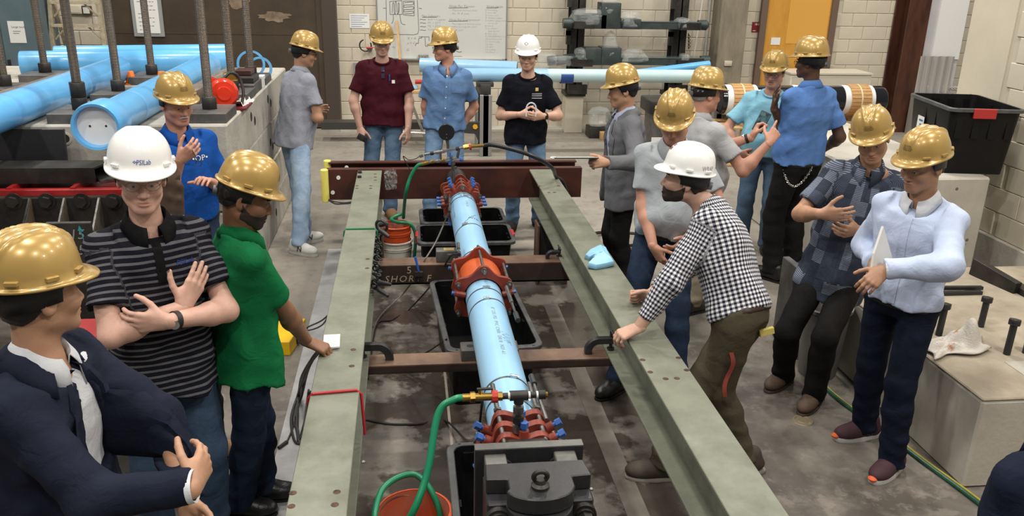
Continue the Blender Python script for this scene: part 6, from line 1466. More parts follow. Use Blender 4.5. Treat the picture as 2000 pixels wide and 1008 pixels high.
def person(label, head, S=1.75, face=180, chest=None, hyaw=None, hpitch=10, hroll=0, lean=(0.05, 0.0), hip=None, headY=None, nb=None,
           arms=None, feet=None, skin='light', hair='short', hair_col=(0.03, 0.02, 0.015), top='polo', top_mat=None, leg_mat=None, shoe=('leather', (0.02, 0.02, 0.02), (0.02, 0.02, 0.02)),
           hat='gold', hat_style='v', hat_label=None, hat_extras=None, hat_print=True, w=1.0, d=1.0, belly=0.0, collar=None, collar_mat=None, tuck=False, belt=None, hem=-0.10, sleeve=None,
           beard=None, stache=None, glasses=None, watch=None, fine=1.0, seed=1, fat=0.0, undershirt=None, leg_w=1.0, extra=None, long_hair=None, knob=True, cuff_mat=None, sleeve_roll=False, dcol=None):
    k = S/1.75; root = empty('person', label, 'person'); vz = fine
    chest = face if chest is None else chest; hyaw = chest if hyaw is None else hyaw
    fw, cf, hf = hdir(face), hdir(chest), hdir(hyaw); up = A3((0, 0, 1)); rt = np.cross(fw, up); crt = np.cross(cf, up)
    Hd = np_pt(aty(head[0], head[1], headY)) if headY else np_pt(atz(head[0], head[1], 0.935*S))
    # head frame
    yaw = math.atan2(hf[0], hf[1]); Rh = Matrix.Rotation(-yaw, 3, 'Z') @ Matrix.Rotation(-rad(hpitch), 3, 'X') @ Matrix.Rotation(rad(hroll), 3, 'Y')
    Rh = np.array([list(r) for r in Rh])
    if nb is None: nb = Hd-up*0.150*k-Rh[:, 1]*0.045*k*(0.6+hpitch/60)-Rh[:, 2]*0.01
    else: nb = np_pt(aty(*nb))
    if hip is None: hp = A3((Hd[0], Hd[1], 0))-fw*lean[0]-rt*lean[1]+up*0.53*S
    else: hp = np_pt(aty(*hip))
    T = Torso(hp, nb, rt, w*k, d*k, belly, crt)
    tup = T.up; sho = {}
    for s, sg in (('R', 1), ('L', -1)): sho[s] = nb-tup*0.088*k+T.r1*sg*0.180*k*(1+(w-1)*0.7)-np.cross(tup, T.r1)*0.0
    # ----- limbs
    L1, L2 = 0.182*S, 0.148*S; J = {}
    for s in 'RL':
        a = (arms or {}).get(s)
        if a is None: el = sho[s]-up*L1*0.97+rt*(1 if s == 'R' else -1)*0.05-fw*0.03; wr = el-up*L2*0.96+fw*0.06; J[s] = (el, wr, dict(pose='relax'))
        elif a['el'][0] == 'l':
            fr_ = np.cross(T.up, T.r1); lw_ = lambda q: hp+T.r1*q[1]*k+fr_*q[2]*k+T.up*q[3]*T.L
            el = lw_(a['el']); wr = lw_(a['wr']); el = sho[s]+nrm(el-sho[s])*L1; wr = el+nrm(wr-el)*L2; J[s] = (el, wr, a)
            if a.get('hl'): a['hd'] = T.r1*a['hl'][0]+fr_*a['hl'][1]+T.up*a['hl'][2]
            if a.get('tl'): a['th'] = T.r1*a['tl'][0]+fr_*a['tl'][1]+T.up*a['tl'][2]
        elif a.get('wz'):
            wr = np_pt(atz(a['wr'][0], a['wr'][1], a['wz'])); e0 = sphere_ray(*a['el'][:2], sho[s], L1, a['el'][2]); el = ik(sho[s], wr, L1, L2, e0-(sho[s]+wr)/2); J[s] = (el, wr, a)
        else:
            el = sphere_ray(*a['el'][:2], sho[s], L1, a['el'][2]); wr = sphere_ray(*a['wr'][:2], el, L2, a['wr'][2]); J[s] = (el, wr, a)
    ank = {}; knee = {}; foot = {}
    for s, sg in (('R', 1), ('L', -1)):
        ft = (feet or {}).get(s)
        if ft is None: a = A3((hp[0], hp[1], 0))+rt*sg*0.11*k+fw*0.01; fa = face+sg*10
        elif len(ft) == 4: a = A3((hp[0], hp[1], 0))+rt*ft[0]+fw*ft[1]; fa = ft[2]
        else: a = np_pt(atz(ft[0], ft[1], 0.085)); fa = ft[2]
        a[2] = 0.085*k; hj = hp+T.r0*sg*0.092*k-up*0.0; ank[s] = a; foot[s] = fa
        knee[s] = (hj, ik(hj, a, 0.245*S, 0.243*S, hdir(fa)*0.8+fw*0.4))
    # ----- skin: head + neck
    sk = skin if isinstance(skin, bpy.types.Material) else SKIN[skin]
    loc_nb = Rh.T @ (nb-Hd); vh = 0.0046*vz
    v, q = solid(lambda P: head_sdf(P, fat, 1.0, loc_nb+A3((0, 0, -0.0))), (-0.135, -0.15+min(0, loc_nb[1]), loc_nb[2]-0.12), (0.135, 0.14, 0.135), vh)
    lips = np.exp(-(((v[:, 0])/0.022)**4+((v[:, 2]+0.0665)/0.0115)**4))*(v[:, 1] > 0.085)*0.55
    parts_v = [to_world(v, Hd, Rh)]; parts_q = [q]; tint = [np.stack([lips, lips*0, lips*0], 1)]
    # ----- arms and hands
    long_sl = sleeve == 'long' or top == 'blazer'
    for s in 'RL':
        el, wr, a = J[s]; fd = nrm(wr-el)
        if True:
            thin = long_sl and not sleeve_roll
            lo = np.minimum(np.minimum(np.minimum(sho[s], el), wr), nb)-0.07; hi = np.maximum(np.maximum(np.maximum(sho[s], el), wr), nb)+0.07; r = k*(1.0+0.15*(w-1))
            def arm(P, el=el, wr=wr, sh=sho[s]):
                s2 = sh+(el-sh)*(0.72 if sleeve_roll else 0.3); dd = cap(P, s2, el, 0.046*r, 0.040*r); dd = np.minimum(dd, np.minimum(cap(P, sh, el, 0.028*r, 0.03*r), cap(P, nb-tup*0.07*k, sh, 0.028*r, 0.028*r)))
                if thin: return np.minimum(np.minimum(cap(P, sh, el, 0.03*r, 0.03*r), cap(P, nb-tup*0.07*k, sh, 0.028*r, 0.028*r)), cap(P, el, wr, 0.03*r, 0.027*r))
                m1 = el+(wr-el)*0.28; dd = smin(dd, cap(P, el, m1, 0.040*r, 0.042*r), 0.03); return smin(dd, cap(P, m1, wr, 0.042*r, 0.0275*r), 0.03)
            v, q = solid(arm, lo, hi, 0.0085*vz); n0 = sum(len(x) for x in parts_v); parts_v.append(v); parts_q.append(q+n0); tint.append(np.zeros((len(v), 3)))
        hd_ = nrm(a['hd']) if a.get('hd') is not None else fd
        th = a.get('th'); th = (np.cross(fd, up)*(-1 if s == 'R' else 1)+up*0.2) if th is None else A3(th)
        x, y = frame_from(hd_, th); z = np.cross(x, y)*(1 if s == 'R' else -1); Rm = np.stack([x, y, z], 1)
        v, q = solid(lambda P: hand_sdf(P, a.get('pose', 'relax')), (-0.05, -0.085, -0.12), (0.21, 0.10, 0.06), 0.0042*vz)
        if s == 'L': q = q[:, ::-1]
        n0 = sum(len(xx_) for xx_ in parts_v); parts_v.append(to_world(v*k*0.97, wr, Rm)); parts_q.append(q+n0); tint.append(np.zeros((len(v), 3)))
        a['_R'] = Rm
    body = mesh_np('body', np.concatenate(parts_v), np.concatenate(parts_q), sk, root, {'tint': np.concatenate(tint)})
    # ----- eyes, brows
    def HL(p): return Vector(to_world(A3(p)[None], Hd, Rh)[0])
    for sg in (-1, 1):
        c = HL((sg*0.0315, 0.0812, 0.0010)); e = MB(); e.lathe([(0, -0.011), (0.006, -0.0095), (0.0095, -0.0055), (0.011, 0), (0.0095, 0.0055), (0.006, 0.0095), (0, 0.011)], c, Vector(Rh[:, 1]), 14); eo = e.build('eye', M('eye_white', (0.48, 0.45, 0.42), 0.25), root)
        i_ = MB(); i_.lathe([(0, 0.0113), (0.003, 0.0110), (0.0055, 0.0097)], c, Vector(Rh[:, 1]-0.25*Rh[:, 2]), 12); i_.build('iris', M('dark_iris', (0.02, 0.012, 0.008), 0.2), eo)
        b = MB(); b.tube([HL((sg*0.014, 0.0965, 0.0225)), HL((sg*0.03, 0.094, 0.027)), HL((sg*0.048, 0.082, 0.0235))], [0.0035, 0.0042, 0.002], 6); b.build('eyebrow', M('hair_%02x%02x' % (int(hair_col[0]*255), int(hair_col[1]*255)), hair_col, 0.6), root)
    hm = M('hair_%02x%02x' % (int(hair_col[0]*255), int(hair_col[1]*255)), hair_col, 0.6)
    if hair:
        def hs(P):
            dd = smin(ell(P, (0, -0.016, 0.036), (0.084, 0.104, 0.096)), ell(P, (0, -0.035, -0.02), (0.066, 0.066, 0.055)), 0.03)+folds(P, seed+9, 0.0025, 120, 260)
            return np.maximum(dd, hairline(P[1], hair)+0*P[0]-P[2])
        v, q = solid(hs, (-0.095, -0.13, -0.08), (0.095, 0.10, 0.135), 0.0055*vz); mesh_np('hair', to_world(v, Hd, Rh), q, hm, root)
    if long_hair:
        def lh(P): 
            dd = cap(P, (0, -0.05, 0.02), (0, -0.075, -0.20), 0.085, 0.06); dd = smin(dd, cap((np.abs(P[0]), P[1], P[2]), (0.07, -0.01, 0.0), (0.075, -0.02, -0.17), 0.028, 0.02), 0.03); return dd+folds(P, 3, 0.004, 60, 140)
        v, q = solid(lh, (-0.13, -0.16, -0.27), (0.13, 0.05, 0.1), 0.007*vz); mesh_np('long_hair', to_world(v, Hd, Rh), q, hm, root)
    if beard:
        def bs(P):
            dd = head_sdf(P, fat)-0.0016+folds(P, 5, 0.0010, 150, 320); lim = np.maximum(P[2]-np.interp(P[1], [-0.01, 0.01, 0.04, 0.07, 0.10], [0.0, -0.03, -0.047, -0.047, -0.047]).astype(F4), -0.008-P[1]); 
            dd = np.maximum(dd, lim+0*P[0]); return np.maximum(dd, -ell(P, (0, 0.10, -0.0655), (0.018, 0.03, 0.0085)))
        v, q = solid(bs, (-0.09, -0.03, -0.13), (0.09, 0.115, 0.02), 0.0045*vz); mesh_np('beard', to_world(v, Hd, Rh), q, M('beard_dark', beard, 0.7), root)
    if stache:
        m = MB(); m.tube([HL((-0.028, 0.090, -0.062)), HL((-0.012, 0.103, -0.052)), HL((0, 0.106, -0.051)), HL((0.012, 0.103, -0.052)), HL((0.028, 0.090, -0.062))], [0.003, 0.0065, 0.006, 0.0065, 0.003], 8); m.build('moustache', M('stache_%02x' % int(stache[0]*255), stache, 0.8), root)
    if glasses:
        gm = M('glasses_%02x' % int(glasses[0]*255), glasses, 0.3); m = MB()
        for sg in (-1, 1):
            m.tube([HL((sg*0.034+0.0235*cos(t)*1.05, 0.107-0.004*abs(cos(t)), 0.002+0.0175*sin(t))) for t in [2*pi*i/16 for i in range(16)]], 0.0013, 5, closed=True); m.tube([HL((sg*0.059, 0.102, 0.007)), HL((sg*0.080, 0.06, 0.008)), HL((sg*0.086, -0.01, 0.006)), HL((sg*0.083, -0.03, -0.008))], 0.0019, 5)
        m.tube([HL((-0.011, 0.108, 0.006)), HL((0, 0.112, 0.009)), HL((0.011, 0.108, 0.006))], 0.0018, 5); go = m.build('glasses', gm, root)
        for sg in (-1, 1):
            l = MB(); l.add([HL((sg*0.034+0.0225*cos(t), 0.1065-0.004*abs(cos(t)), 0.002+0.0165*sin(t))) for t in [2*pi*i/16 for i in range(16)]], [tuple(range(16))]); l.build('lens', M('clear_lens', (0.9, 0.9, 0.9), 0.05, alpha=0.12, spec=0.8), go, smooth=0)
    # ----- trousers
    lw = leg_w*k
    def trouser(P):
        dd = T.sdf(P, 0.006, -0.12, 0.22)
        for s in 'RL':
            hj, kn = knee[s]; an = ank[s]; h2 = hj-up*0.03; end = an+(kn-an)*0.02-up*0.035
            l = cap(P, h2, kn, 0.094*lw, 0.072*lw); l = smin(l, cap(P, kn, kn+(an-kn)*0.35, 0.072*lw, 0.070*lw), 0.03); l = smin(l, cap(P, kn+(an-kn)*0.3, end, 0.070*lw, 0.066*lw, True), 0.03); dd = smin(dd, l, 0.035)
        hem_k = np.clip((0.55-P[2])/0.5, 0.25, 1.1); return dd+folds(P, seed+20, 0.008, 34, 85, up)*hem_k
    pts = np.array([hp]+[x for s in 'RL' for x in (knee[s][1], ank[s])]); lo = pts.min(0)-A3((0.2, 0.2, 0.05)); hi = pts.max(0)+A3((0.2, 0.2, 0.0)); hi[2] = hp[2]+0.16; lo[2] = max(0.0, lo[2])
    v, q = solid(trouser, lo, hi, 0.0125*vz); mesh_np('trousers', v, q, leg_mat, root)
    # ----- shoes
    kind, sc, so = shoe
    for s in 'RL':
        an = ank[s]; f = hdir(foot[s]); r_ = np.cross(f, up); Rm = np.stack([f, -r_, up], 1)
        def upper(P):
            Q = (P[0], P[1], P[2]); dd = ell(Q, (0.03, 0, 0.045), (0.135, 0.047, 0.043)); dd = smin(dd, ell(Q, (0.10, 0, 0.038), (0.075, 0.046, 0.034)), 0.03); dd = smin(dd, cap(Q, (-0.055, 0, 0.05), (-0.045, 0, 0.10 if kind != 'boot' else 0.19), 0.042, 0.040), 0.03); dd = smin(dd, cap(Q, (-0.03, 0, 0.075), (0.05, 0, 0.06), 0.042, 0.034), 0.03); return np.maximum(dd, 0.014-P[2])
        v, q = solid(upper, (-0.12, -0.06, 0.0), (0.19, 0.06, 0.24 if kind == 'boot' else 0.15), 0.0062*vz); base = A3((an[0], an[1], 0.004))-f*0.0
        so_ = mesh_np('shoe', to_world(v*k*1.03, base, Rm), q, M('shoe_%s_%02x%02x%02x' % (kind, *[int(c*255) for c in sc]), sc, 0.35 if kind == 'leather' else 0.75, bump=0.15, bscale=90), root)
        m = MB(); n = 28; th = 0.028 if kind == 'sneaker' else 0.018; pr = []
        for i in range(n):
            t = 2*pi*i/n; cx = cos(t); pr.append((0.03+0.148*cx*abs(cx)**-0.15 if abs(cx) > 1e-3 else 0.03, (0.050 if cx > 0 else 0.043)*np.sign(sin(t))*abs(sin(t))**0.75))
        vs = [Vector(to_world(A3((p[0]*g, p[1]*g, z))[None]*k*1.03, base-A3((0, 0, 0.004)), Rm)[0]) for z, g in ((0.001, 0.97), (th*0.5, 1.0), (th, 0.985)) for p in pr]; fs = [tuple(reversed(range(n))), tuple(range(2*n, 3*n))]+[(j*n+i, j*n+(i+1) % n, (j+1)*n+(i+1) % n, (j+1)*n+i) for j in (0, 1) for i in range(n)]
        m.add(vs, fs); m.build('sole', M('sole_%02x%02x%02x' % tuple(int(c*255) for c in so), so, 0.6), so_)
        if kind in ('sneaker', 'suede'):
            m = MB()
            for i in range(4):
                xl = 0.035+0.018*i; zl = 0.098-0.006*i; m.tube([Vector(to_world(A3((xl, sy, zl-0.008*abs(sy)/0.02))[None]*k*1.03, base, Rm)[0]) for sy in (-0.022, 0, 0.022)], 0.0022, 5)
            m.build('laces', M('lace_%02x' % int(so[0]*255), tuple(min(1, c*0.8+0.05) for c in so), 0.8), so_)
    # ----- top garment
    inf = {'polo': 0.016, 'tee': 0.018, 'shirt': 0.018, 'blazer': 0.026}[top]; hem_t = 0.02 if tuck else hem
    if sleeve is None: sleeve = 'long' if top == 'blazer' else 'short'
    slv = {'polo': 0.66, 'tee': 0.72, 'shirt': 0.74, 'blazer': 1}[top]; bulk = 1.0+0.1*(w-1)
    rs = {'polo': (0.062, 0.068), 'tee': (0.062, 0.070), 'shirt': (0.063, 0.070), 'blazer': (0.072, 0.068)}[top]
    def arm_cut(s):
        el, wr, a = J[s]; return sho[s]+(el-sho[s])*slv
    rl = a_roll = 0.80 if sleeve_roll else 0.985
    def sleeves(P, add=0.0):
        dd = None
        for s in 'RL':
            el, wr, a = J[s]; inner = sho[s]-T.r1*(1 if s == 'R' else -1)*0.035
            if sleeve == 'short':
                c_ = arm_cut(s); l = cap(P, inner, c_, rs[0]*k*bulk+add, rs[1]*k*bulk+add, True)
            else:
                l = cap(P, inner, el, rs[0]*k*bulk+add, (rs[1]-0.006)*k*bulk+add); wend = el+(wr-el)*rl; l = smin(l, cap(P, el, wend, (rs[1]-0.006)*k*bulk+add, (0.046 if top == 'blazer' else 0.043)*k+add, True), 0.03)
            dd = l if dd is None else np.minimum(dd, l)
        return dd
    def yoke(P, add=0.0):
        a_ = nb-tup*0.030*k; return np.minimum(cap(P, a_, sho['R']+tup*0.006, 0.046*k+add, 0.050*k+add), cap(P, a_, sho['L']+tup*0.006, 0.046*k+add, 0.050*k+add))
    vneck = {'polo': 0.030, 'tee': 0.012, 'shirt': 0.030, 'blazer': 0.0}[top]
    def garment(P, inflate=0.0, fold_on=True, split=True):
        co = T.coords(P); S_, qf, t = co
        dd = T.sdf(P, inf+inflate, -0.75, 1.03, co, not tuck)
        dd = smin(dd, yoke(P, inflate+0.004), 0.035); sl_ = sleeves(P, inflate); dd = smin(dd, sl_, 0.03)
        cutn = (t-(0.985 if top == 'blazer' else 0.955))*F4(T.L)+np.clip(qf, -0.05, 0.2)*F4(0.55); dd = np.maximum(dd, np.where(np.abs(S_) < 0.13, cutn, -1))
        dd = np.maximum(dd, np.where(sl_ > 0.02, (hem_t-t)*F4(T.L), -1))
        if fold_on: dd = dd+folds(P, seed, (0.0095 if top != 'blazer' else 0.0055), 18, 46)*np.clip(1.15-t, 0.35, 1.0)+folds(P, seed+5, 0.003, 45, 90)
        if top == 'blazer':
            fo = np.clip((1.0-t)*0.135, 0.0, 0.075)*F4(k)+F4(0.006); fo = np.where(t < 0.30, np.clip(0.016+(0.30-t)*0.10, 0, 0.09), fo)
            dd = np.maximum(dd, np.where((qf > 0.0) & (t < 1.0), fo-np.abs(S_-0.0), -1))
        return dd
    pts = [hp, nb]+[sho[s] for s in 'RL']+[J[s][0] for s in 'RL']+([J[s][1] for s in 'RL'] if sleeve == 'long' else []); pts = np.array(pts); lo = pts.min(0)-0.22; hi = pts.max(0)+0.22; lo[2] = min(hp[2]+hem_t*T.L, pts[:, 2].min())-0.12; hi[2] = nb[2]+0.05
    lo[:2] = pts.min(0)[:2]-0.20-belly; hi[:2] = pts.max(0)[:2]+0.20+belly
    def cuv(v):
        S_, qf, t = T.coords((v[:, 0], v[:, 1], v[:, 2])); U = np.arctan2(S_, qf*1.0)*0.16; 
        Vv = t*T.L; sl_near = np.full(len(v), 1e9)
        td = T.sdf((v[:, 0].astype(F4), v[:, 1].astype(F4), v[:, 2].astype(F4)), inf)
        for s in 'RL':
            el, wr, a = J[s]; pth = [sho[s], el]+([wr] if sleeve == 'long' else []); acc = 0.0
            for i in range(len(pth)-1):
                a0, b0 = pth[i], pth[i+1]; ax_ = nrm(b0-a0); L_ = np.linalg.norm(b0-a0); rel = v-a0; tt = rel @ ax_; rad_v = rel-tt[:, None]*ax_; rr_ = np.linalg.norm(rad_v, axis=1); dist = np.where((tt > -0.03) & (tt < L_+0.03), rr_-0.07*k, 1e9)
                e1 = nrm(np.cross(ax_, T.r1+A3((0.013, 0.02, 0.01)))); e2 = np.cross(ax_, e1); ang = np.arctan2(rad_v @ e1, rad_v @ e2)
                use = (dist < sl_near) & (dist < td-0.004) & (tt > 0.02); U = np.where(use, ang*0.062, U); Vv = np.where(use, -(acc+tt), Vv); sl_near = np.where(use, dist, sl_near); acc += L_
        return np.stack([U, Vv, Vv*0], 1)
    def set_cuv(o):
        v = np.array([tuple(p.co) for p in o.data.vertices]); a = o.data.attributes.new('cuv', 'FLOAT_VECTOR', 'POINT'); a.data.foreach_set('vector', np.ascontiguousarray(cuv(v), dtype=F4).ravel())
    names = {'polo': 'polo_shirt', 'tee': 't_shirt', 'shirt': 'shirt', 'blazer': 'blazer'}
    v, q = solid(garment, lo, hi, 0.0105*vz); g = mesh_np(names[top], v, q, top_mat, root, {'cuv': cuv(v)})
    if top == 'blazer':
        um = undershirt or cloth('white_shirt', (0.62, 0.64, 0.68))
        def under(P):
            co = T.coords(P); dd = T.sdf(P, 0.012, -0.02, 1.02, co); dd = smin(dd, yoke(P, 0.0), 0.04); cutn = (co[2]-0.965)*F4(T.L)+np.clip(co[1], -0.05, 0.2)*F4(0.45); return np.maximum(dd, cutn)+folds(P, seed+3, 0.003, 25, 60)
        v, q = solid(under, np.minimum(hp, nb)-0.23, np.maximum(hp, nb)+0.2, 0.011*vz); mesh_np('shirt', v, q, um, root, {'cuv': cuv(v)})
        # lapels: strips along the opening, standing proud of the chest
        fr1 = np.cross(T.up, T.r1); bv = BVHTree.FromPolygons([tuple(p) for p in g.data.vertices and [vv.co for vv in g.data.vertices]], [tuple(p.vertices) for p in g.data.polygons])
        for sg in (-1, 1):
            m = MB(); rows = []
            for i in range(13):
                t = 0.935-0.62*i/12; e0 = max(0.010, min(0.081, (1.0-t)*0.135*k+0.006)); wid = 0.018+0.055*math.sin(min(1, i/12*1.35+0.1)*pi*0.5) if i < 5 else 0.070*(1-(i-5)/8.5)+0.012
                if i == 4: wid -= 0.022
                for f_ in (0.0, 0.5, 1.0):
                    base = hp+T.up*T.L*t+T.r1*sg*(e0+wid*f_); hit = bv.ray_cast(Vector(base+fr1*0.4), Vector(-fr1)); p = np_pt(hit[0]) if hit[0] is not None and (np_pt(hit[0])-hp) @ fr1 > 0.03 else base+fr1*(0.10*d)
                    rows.append(Vector(p+fr1*(0.004+0.006*(1-f_))))
            m.add(rows, [(3*i+j, 3*i+j+1, 3*i+j+4, 3*i+j+3) for i in range(12) for j in (0, 1)]); lp_ = m.build('lapel', top_mat, g); md = lp_.modifiers.new('t', 'SOLIDIFY'); md.thickness = 0.004
    # ----- collar
    ctype = collar or {'polo': 'fold', 'shirt': 'fold', 'tee': 'crew', 'blazer': 'fold'}[top]; cmat = collar_mat or (um if top == 'blazer' else top_mat)
    nf = np.cross(T.up, T.r1); na = nrm(Hd-Rh[:, 2]*0.06-nb); na = nrm(T.up*0.6+na*0.6); cr_ = nrm(T.r1-na*(T.r1 @ na)); cfw = np.cross(na, cr_); nc = nb+na*0.012*k+cfw*0.012
    if ctype == 'fold':
        n = 36; vs = []; a0 = 0.20 if top == 'shirt' else 0.30
        for i in range(n+1):
            th = a0+(2*pi-2*a0)*i/n; c_, s_ = cos(th), sin(th); fr_ = max(0, c_); dirv = cr_*s_*0.95+cfw*c_*1.0
            lowf = 0.030*fr_
            pts_ = [(0.066, -0.028-lowf), (0.068, 0.018-lowf*1.3), (0.071, 0.022-lowf*1.3), (0.082+0.012*fr_, 0.004-lowf*1.4), (0.098+0.016*fr_**2, -0.030-0.060*fr_**3-lowf*0.8)]
            for r_, z_ in pts_: vs.append(Vector(nc+dirv*r_*k*(1+fat*4)+na*z_*k))
        m = MB(); m.add(vs, [(5*i+j, 5*i+j+1, 5*i+j+6, 5*i+j+5) for i in range(n) for j in range(4)]); co_ = m.build('collar', cmat, g, smooth=80); set_cuv(co_); md = co_.modifiers.new('t', 'SOLIDIFY'); md.thickness = 0.004; md.offset = 0
        if top == 'blazer':
            vs = []
            for i in range(n+1):
                th = 0.75+(2*pi-1.5)*i/n; c_, s_ = cos(th), sin(th); fr_ = max(0, c_); dirv = cr_*s_*0.98+cfw*c_
                for r_, z_ in ((0.078, -0.03-0.03*fr_), (0.080, 0.004-0.05*fr_), (0.085, 0.006-0.05*fr_), (0.102+0.02*fr_, -0.018-0.06*fr_), (0.122+0.02*fr_, -0.046-0.07*fr_)): vs.append(Vector(nc+dirv*r_*k+na*z_*k))
            m = MB(); m.add(vs, [(5*i+j, 5*i+j+1, 5*i+j+6, 5*i+j+5) for i in range(n) for j in range(4)]); jc = m.build('jacket_collar', top_mat, g, smooth=80); md = jc.modifiers.new('t', 'SOLIDIFY'); md.thickness = 0.005; md.offset = 0
    elif ctype == 'crew':
        m = MB(); m.tube([Vector(nc+cr_*sin(t)*0.079*k+cfw*(cos(t)*0.080)*k+na*(-0.020-0.030*max(0, cos(t)))*k) for t in [2*pi*i/32 for i in range(32)]], 0.009*k, 8, closed=True); m.build('neckband', cmat, g)
    # ----- belt
    if belt is not None:
        def bs(P): 
            co = T.coords(P); dd = T.sdf(P, 0.0135, -0.3, 1, co); return np.maximum(dd, np.abs(co[2]-0.02)*F4(T.L)-0.019)
        v, q = solid(bs, hp-A3((0.26, 0.26, 0.1)), hp+A3((0.26, 0.26, 0.1)), 0.009*vz); mesh_np('belt', v, q, M('belt_%02x%02x' % (int(belt[0]*255), int(belt[1]*255)), belt, 0.4), root)
    # ----- shirt cuffs
    if cuff_mat:
        for s in 'RL':
            el, wr, a = J[s]; fd = nrm(wr-el); m = MB(); c0 = el+(wr-el)*(0.955 if top == 'blazer' else 0.83); c1 = el+(wr-el)*(1.03 if top == 'blazer' else 1.0)
            m.lathe([(0.040*k, 0), (0.0465*k, 0.003), (0.044*k, np.linalg.norm(c1-c0)), (0.038*k, np.linalg.norm(c1-c0)-0.004)], Vector(c0), Vector(fd), 24); m.build('cuff', cuff_mat, g)
    if watch:
        el, wr, a = J[watch[0]]; fd = nrm(wr-el); c0 = Vector(wr-fd*0.035); m = MB(); m.lathe([(0.031*k, -0.010), (0.034*k, -0.010), (0.034*k, 0.010), (0.031*k, 0.010)], c0, Vector(fd), 24, closed=True); wo = m.build('watch', M('watch_strap', (0.015, 0.014, 0.014), 0.5), root)
        dn = Vector(a['_R'][:, 2]); MB().cyl(c0+dn*0.030*k, c0+dn*0.041*k, 0.018, n=20).build('watch_case', watch[1], wo)
    # ----- hard hat
    if hat:
        hard_hat(hat_label or ('gold hard hat' if hat == 'gold' else 'white hard hat'), Hd, Rh, M_GOLD if hat == 'gold' else M_WHITE, hat_style, root, hat_print, hat_extras, knob, k)
    info = dict(set_cuv=set_cuv, root=root, T=T, J=J, sho=sho, Hd=Hd, Rh=Rh, top=g, hp=hp, nb=nb, ank=ank, knee=knee, body=body)
    if extra: extra(info)
    return info
def front_patch(I, poly, name, mat, lift=0.003, back=False, text=None, size=0.03, at=(0, 0.7), shear=0.0):
    """flat shape laid on the shirt front: poly in (metres to wearer's left, metres along spine)"""
    T = I['T']; g = I['top']; fr = np.cross(T.up, T.r1)*(-1 if back else 1); left = -T.r1
    bv = I.setdefault('bv', BVHTree.FromPolygons([v.co.copy() for v in g.data.vertices], [tuple(p.vertices) for p in g.data.polygons]))
    def pr(x, y):
        b = T.hp0+left*x+T.up*y; h = bv.ray_cast(Vector(b+fr*0.5), Vector(-fr)); return (h[0] if h[0] is not None else Vector(b+fr*0.12))+Vector(fr)*lift
    T.hp0 = T.hip
    if text:
        me = text_mesh(text, size, 'CENTER', 0, shear)
        for v in me.vertices: c = v.co.copy(); v.co = pr(at[0]+c.x, at[1]*T.L+c.y)
        me.materials.clear(); me.materials.append(mat); return mk(name, me, g)
    (x0, y0, x1, y1) = poly; nx, ny = max(2, int(abs(x1-x0)/0.012)+1), max(2, int(abs(y1-y0)/0.012)+1)
    vs = [pr(x0+(x1-x0)*i/(nx-1), y0+(y1-y0)*j/(ny-1)) for j in range(ny) for i in range(nx)]
    m = MB(); m.add(vs, [(j*nx+i, j*nx+i+1, (j+1)*nx+i+1, (j+1)*nx+i) for j in range(ny-1) for i in range(nx-1)]); o = m.build(name, mat, g, smooth=80); I['set_cuv'](o); return o
def placket(I, mat, y0, y1, buttons=True, bm=None):
    front_patch(I, (-0.017, y0*I['T'].L, 0.017, y1*I['T'].L), 'placket', mat, 0.0025)
    if buttons:
        n = max(2, int((y1-y0)*I['T'].L/0.085)); T = I['T']
        for i in range(n):
            o = front_patch(I, (-0.005, (y0+(y1-y0)*(i+0.5)/n)*T.L, 0.005, (y0+(y1-y0)*(i+0.5)/n)*T.L+0.010), 'button', bm or mat, 0.006)
SKIN = {'light': skin_mat('skin_light', (0.56, 0.335, 0.245)), 'fair': skin_mat('skin_fair', (0.60, 0.36, 0.28)), 'ruddy': skin_mat('skin_ruddy', (0.53, 0.27, 0.19)), 'tan': skin_mat('skin_tan', (0.43, 0.235, 0.145)), 'olive': skin_mat('skin_olive', (0.40, 0.22, 0.135)), 'brown': skin_mat('skin_brown', (0.235, 0.115, 0.062)), 'dark': skin_mat('skin_dark', (0.085, 0.042, 0.026))}
# ------------------------------------------------------------------ the people in the photograph
def arm(el, wr, pose='relax', hd=None, th=None, wz=None): return dict(el=el, wr=wr, pose=pose, hd=hd, th=th, wz=wz)
def larm(el, wr, pose='relax', hl=None, tl=None): return dict(el=('l', *el), wr=('l', *wr), pose=pose, hl=hl, tl=tl)
c_white = cloth('white_shirt', (0.62, 0.64, 0.68)); c_black = cloth('black_cloth', (0.009, 0.009, 0.010)); c_navyt = cloth('navy_trousers', (0.009, 0.012, 0.026)); c_blackt = cloth('black_trousers', (0.010, 0.010, 0.011), col2=(0.014, 0.014, 0.015))
j_light = cloth('light_jeans', (0.20, 0.29, 0.42), col2=(0.30, 0.39, 0.51), vscale=9); j_mid = cloth('mid_jeans', (0.060, 0.105, 0.17), col2=(0.095, 0.15, 0.23), vscale=8); j_blue = cloth('washed_jeans', (0.10, 0.175, 0.29), col2=(0.16, 0.25, 0.37), vscale=8); j_dark = cloth('dark_jeans', (0.014, 0.024, 0.048), col2=(0.022, 0.036, 0.066), vscale=7)
SN_W = ('sneaker', (0.62, 0.62, 0.60), (0.60, 0.60, 0.58)); SH_B = ('leather', (0.012, 0.012, 0.013), (0.010, 0.010, 0.010)); SH_BR = ('suede', (0.10, 0.065, 0.045), (0.07, 0.05, 0.04)); SN_M = ('sneaker', (0.055, 0.022, 0.030), (0.58, 0.57, 0.56)); SH_BOAT = ('suede', (0.055, 0.042, 0.032), (0.33, 0.30, 0.26))
DETAIL = True

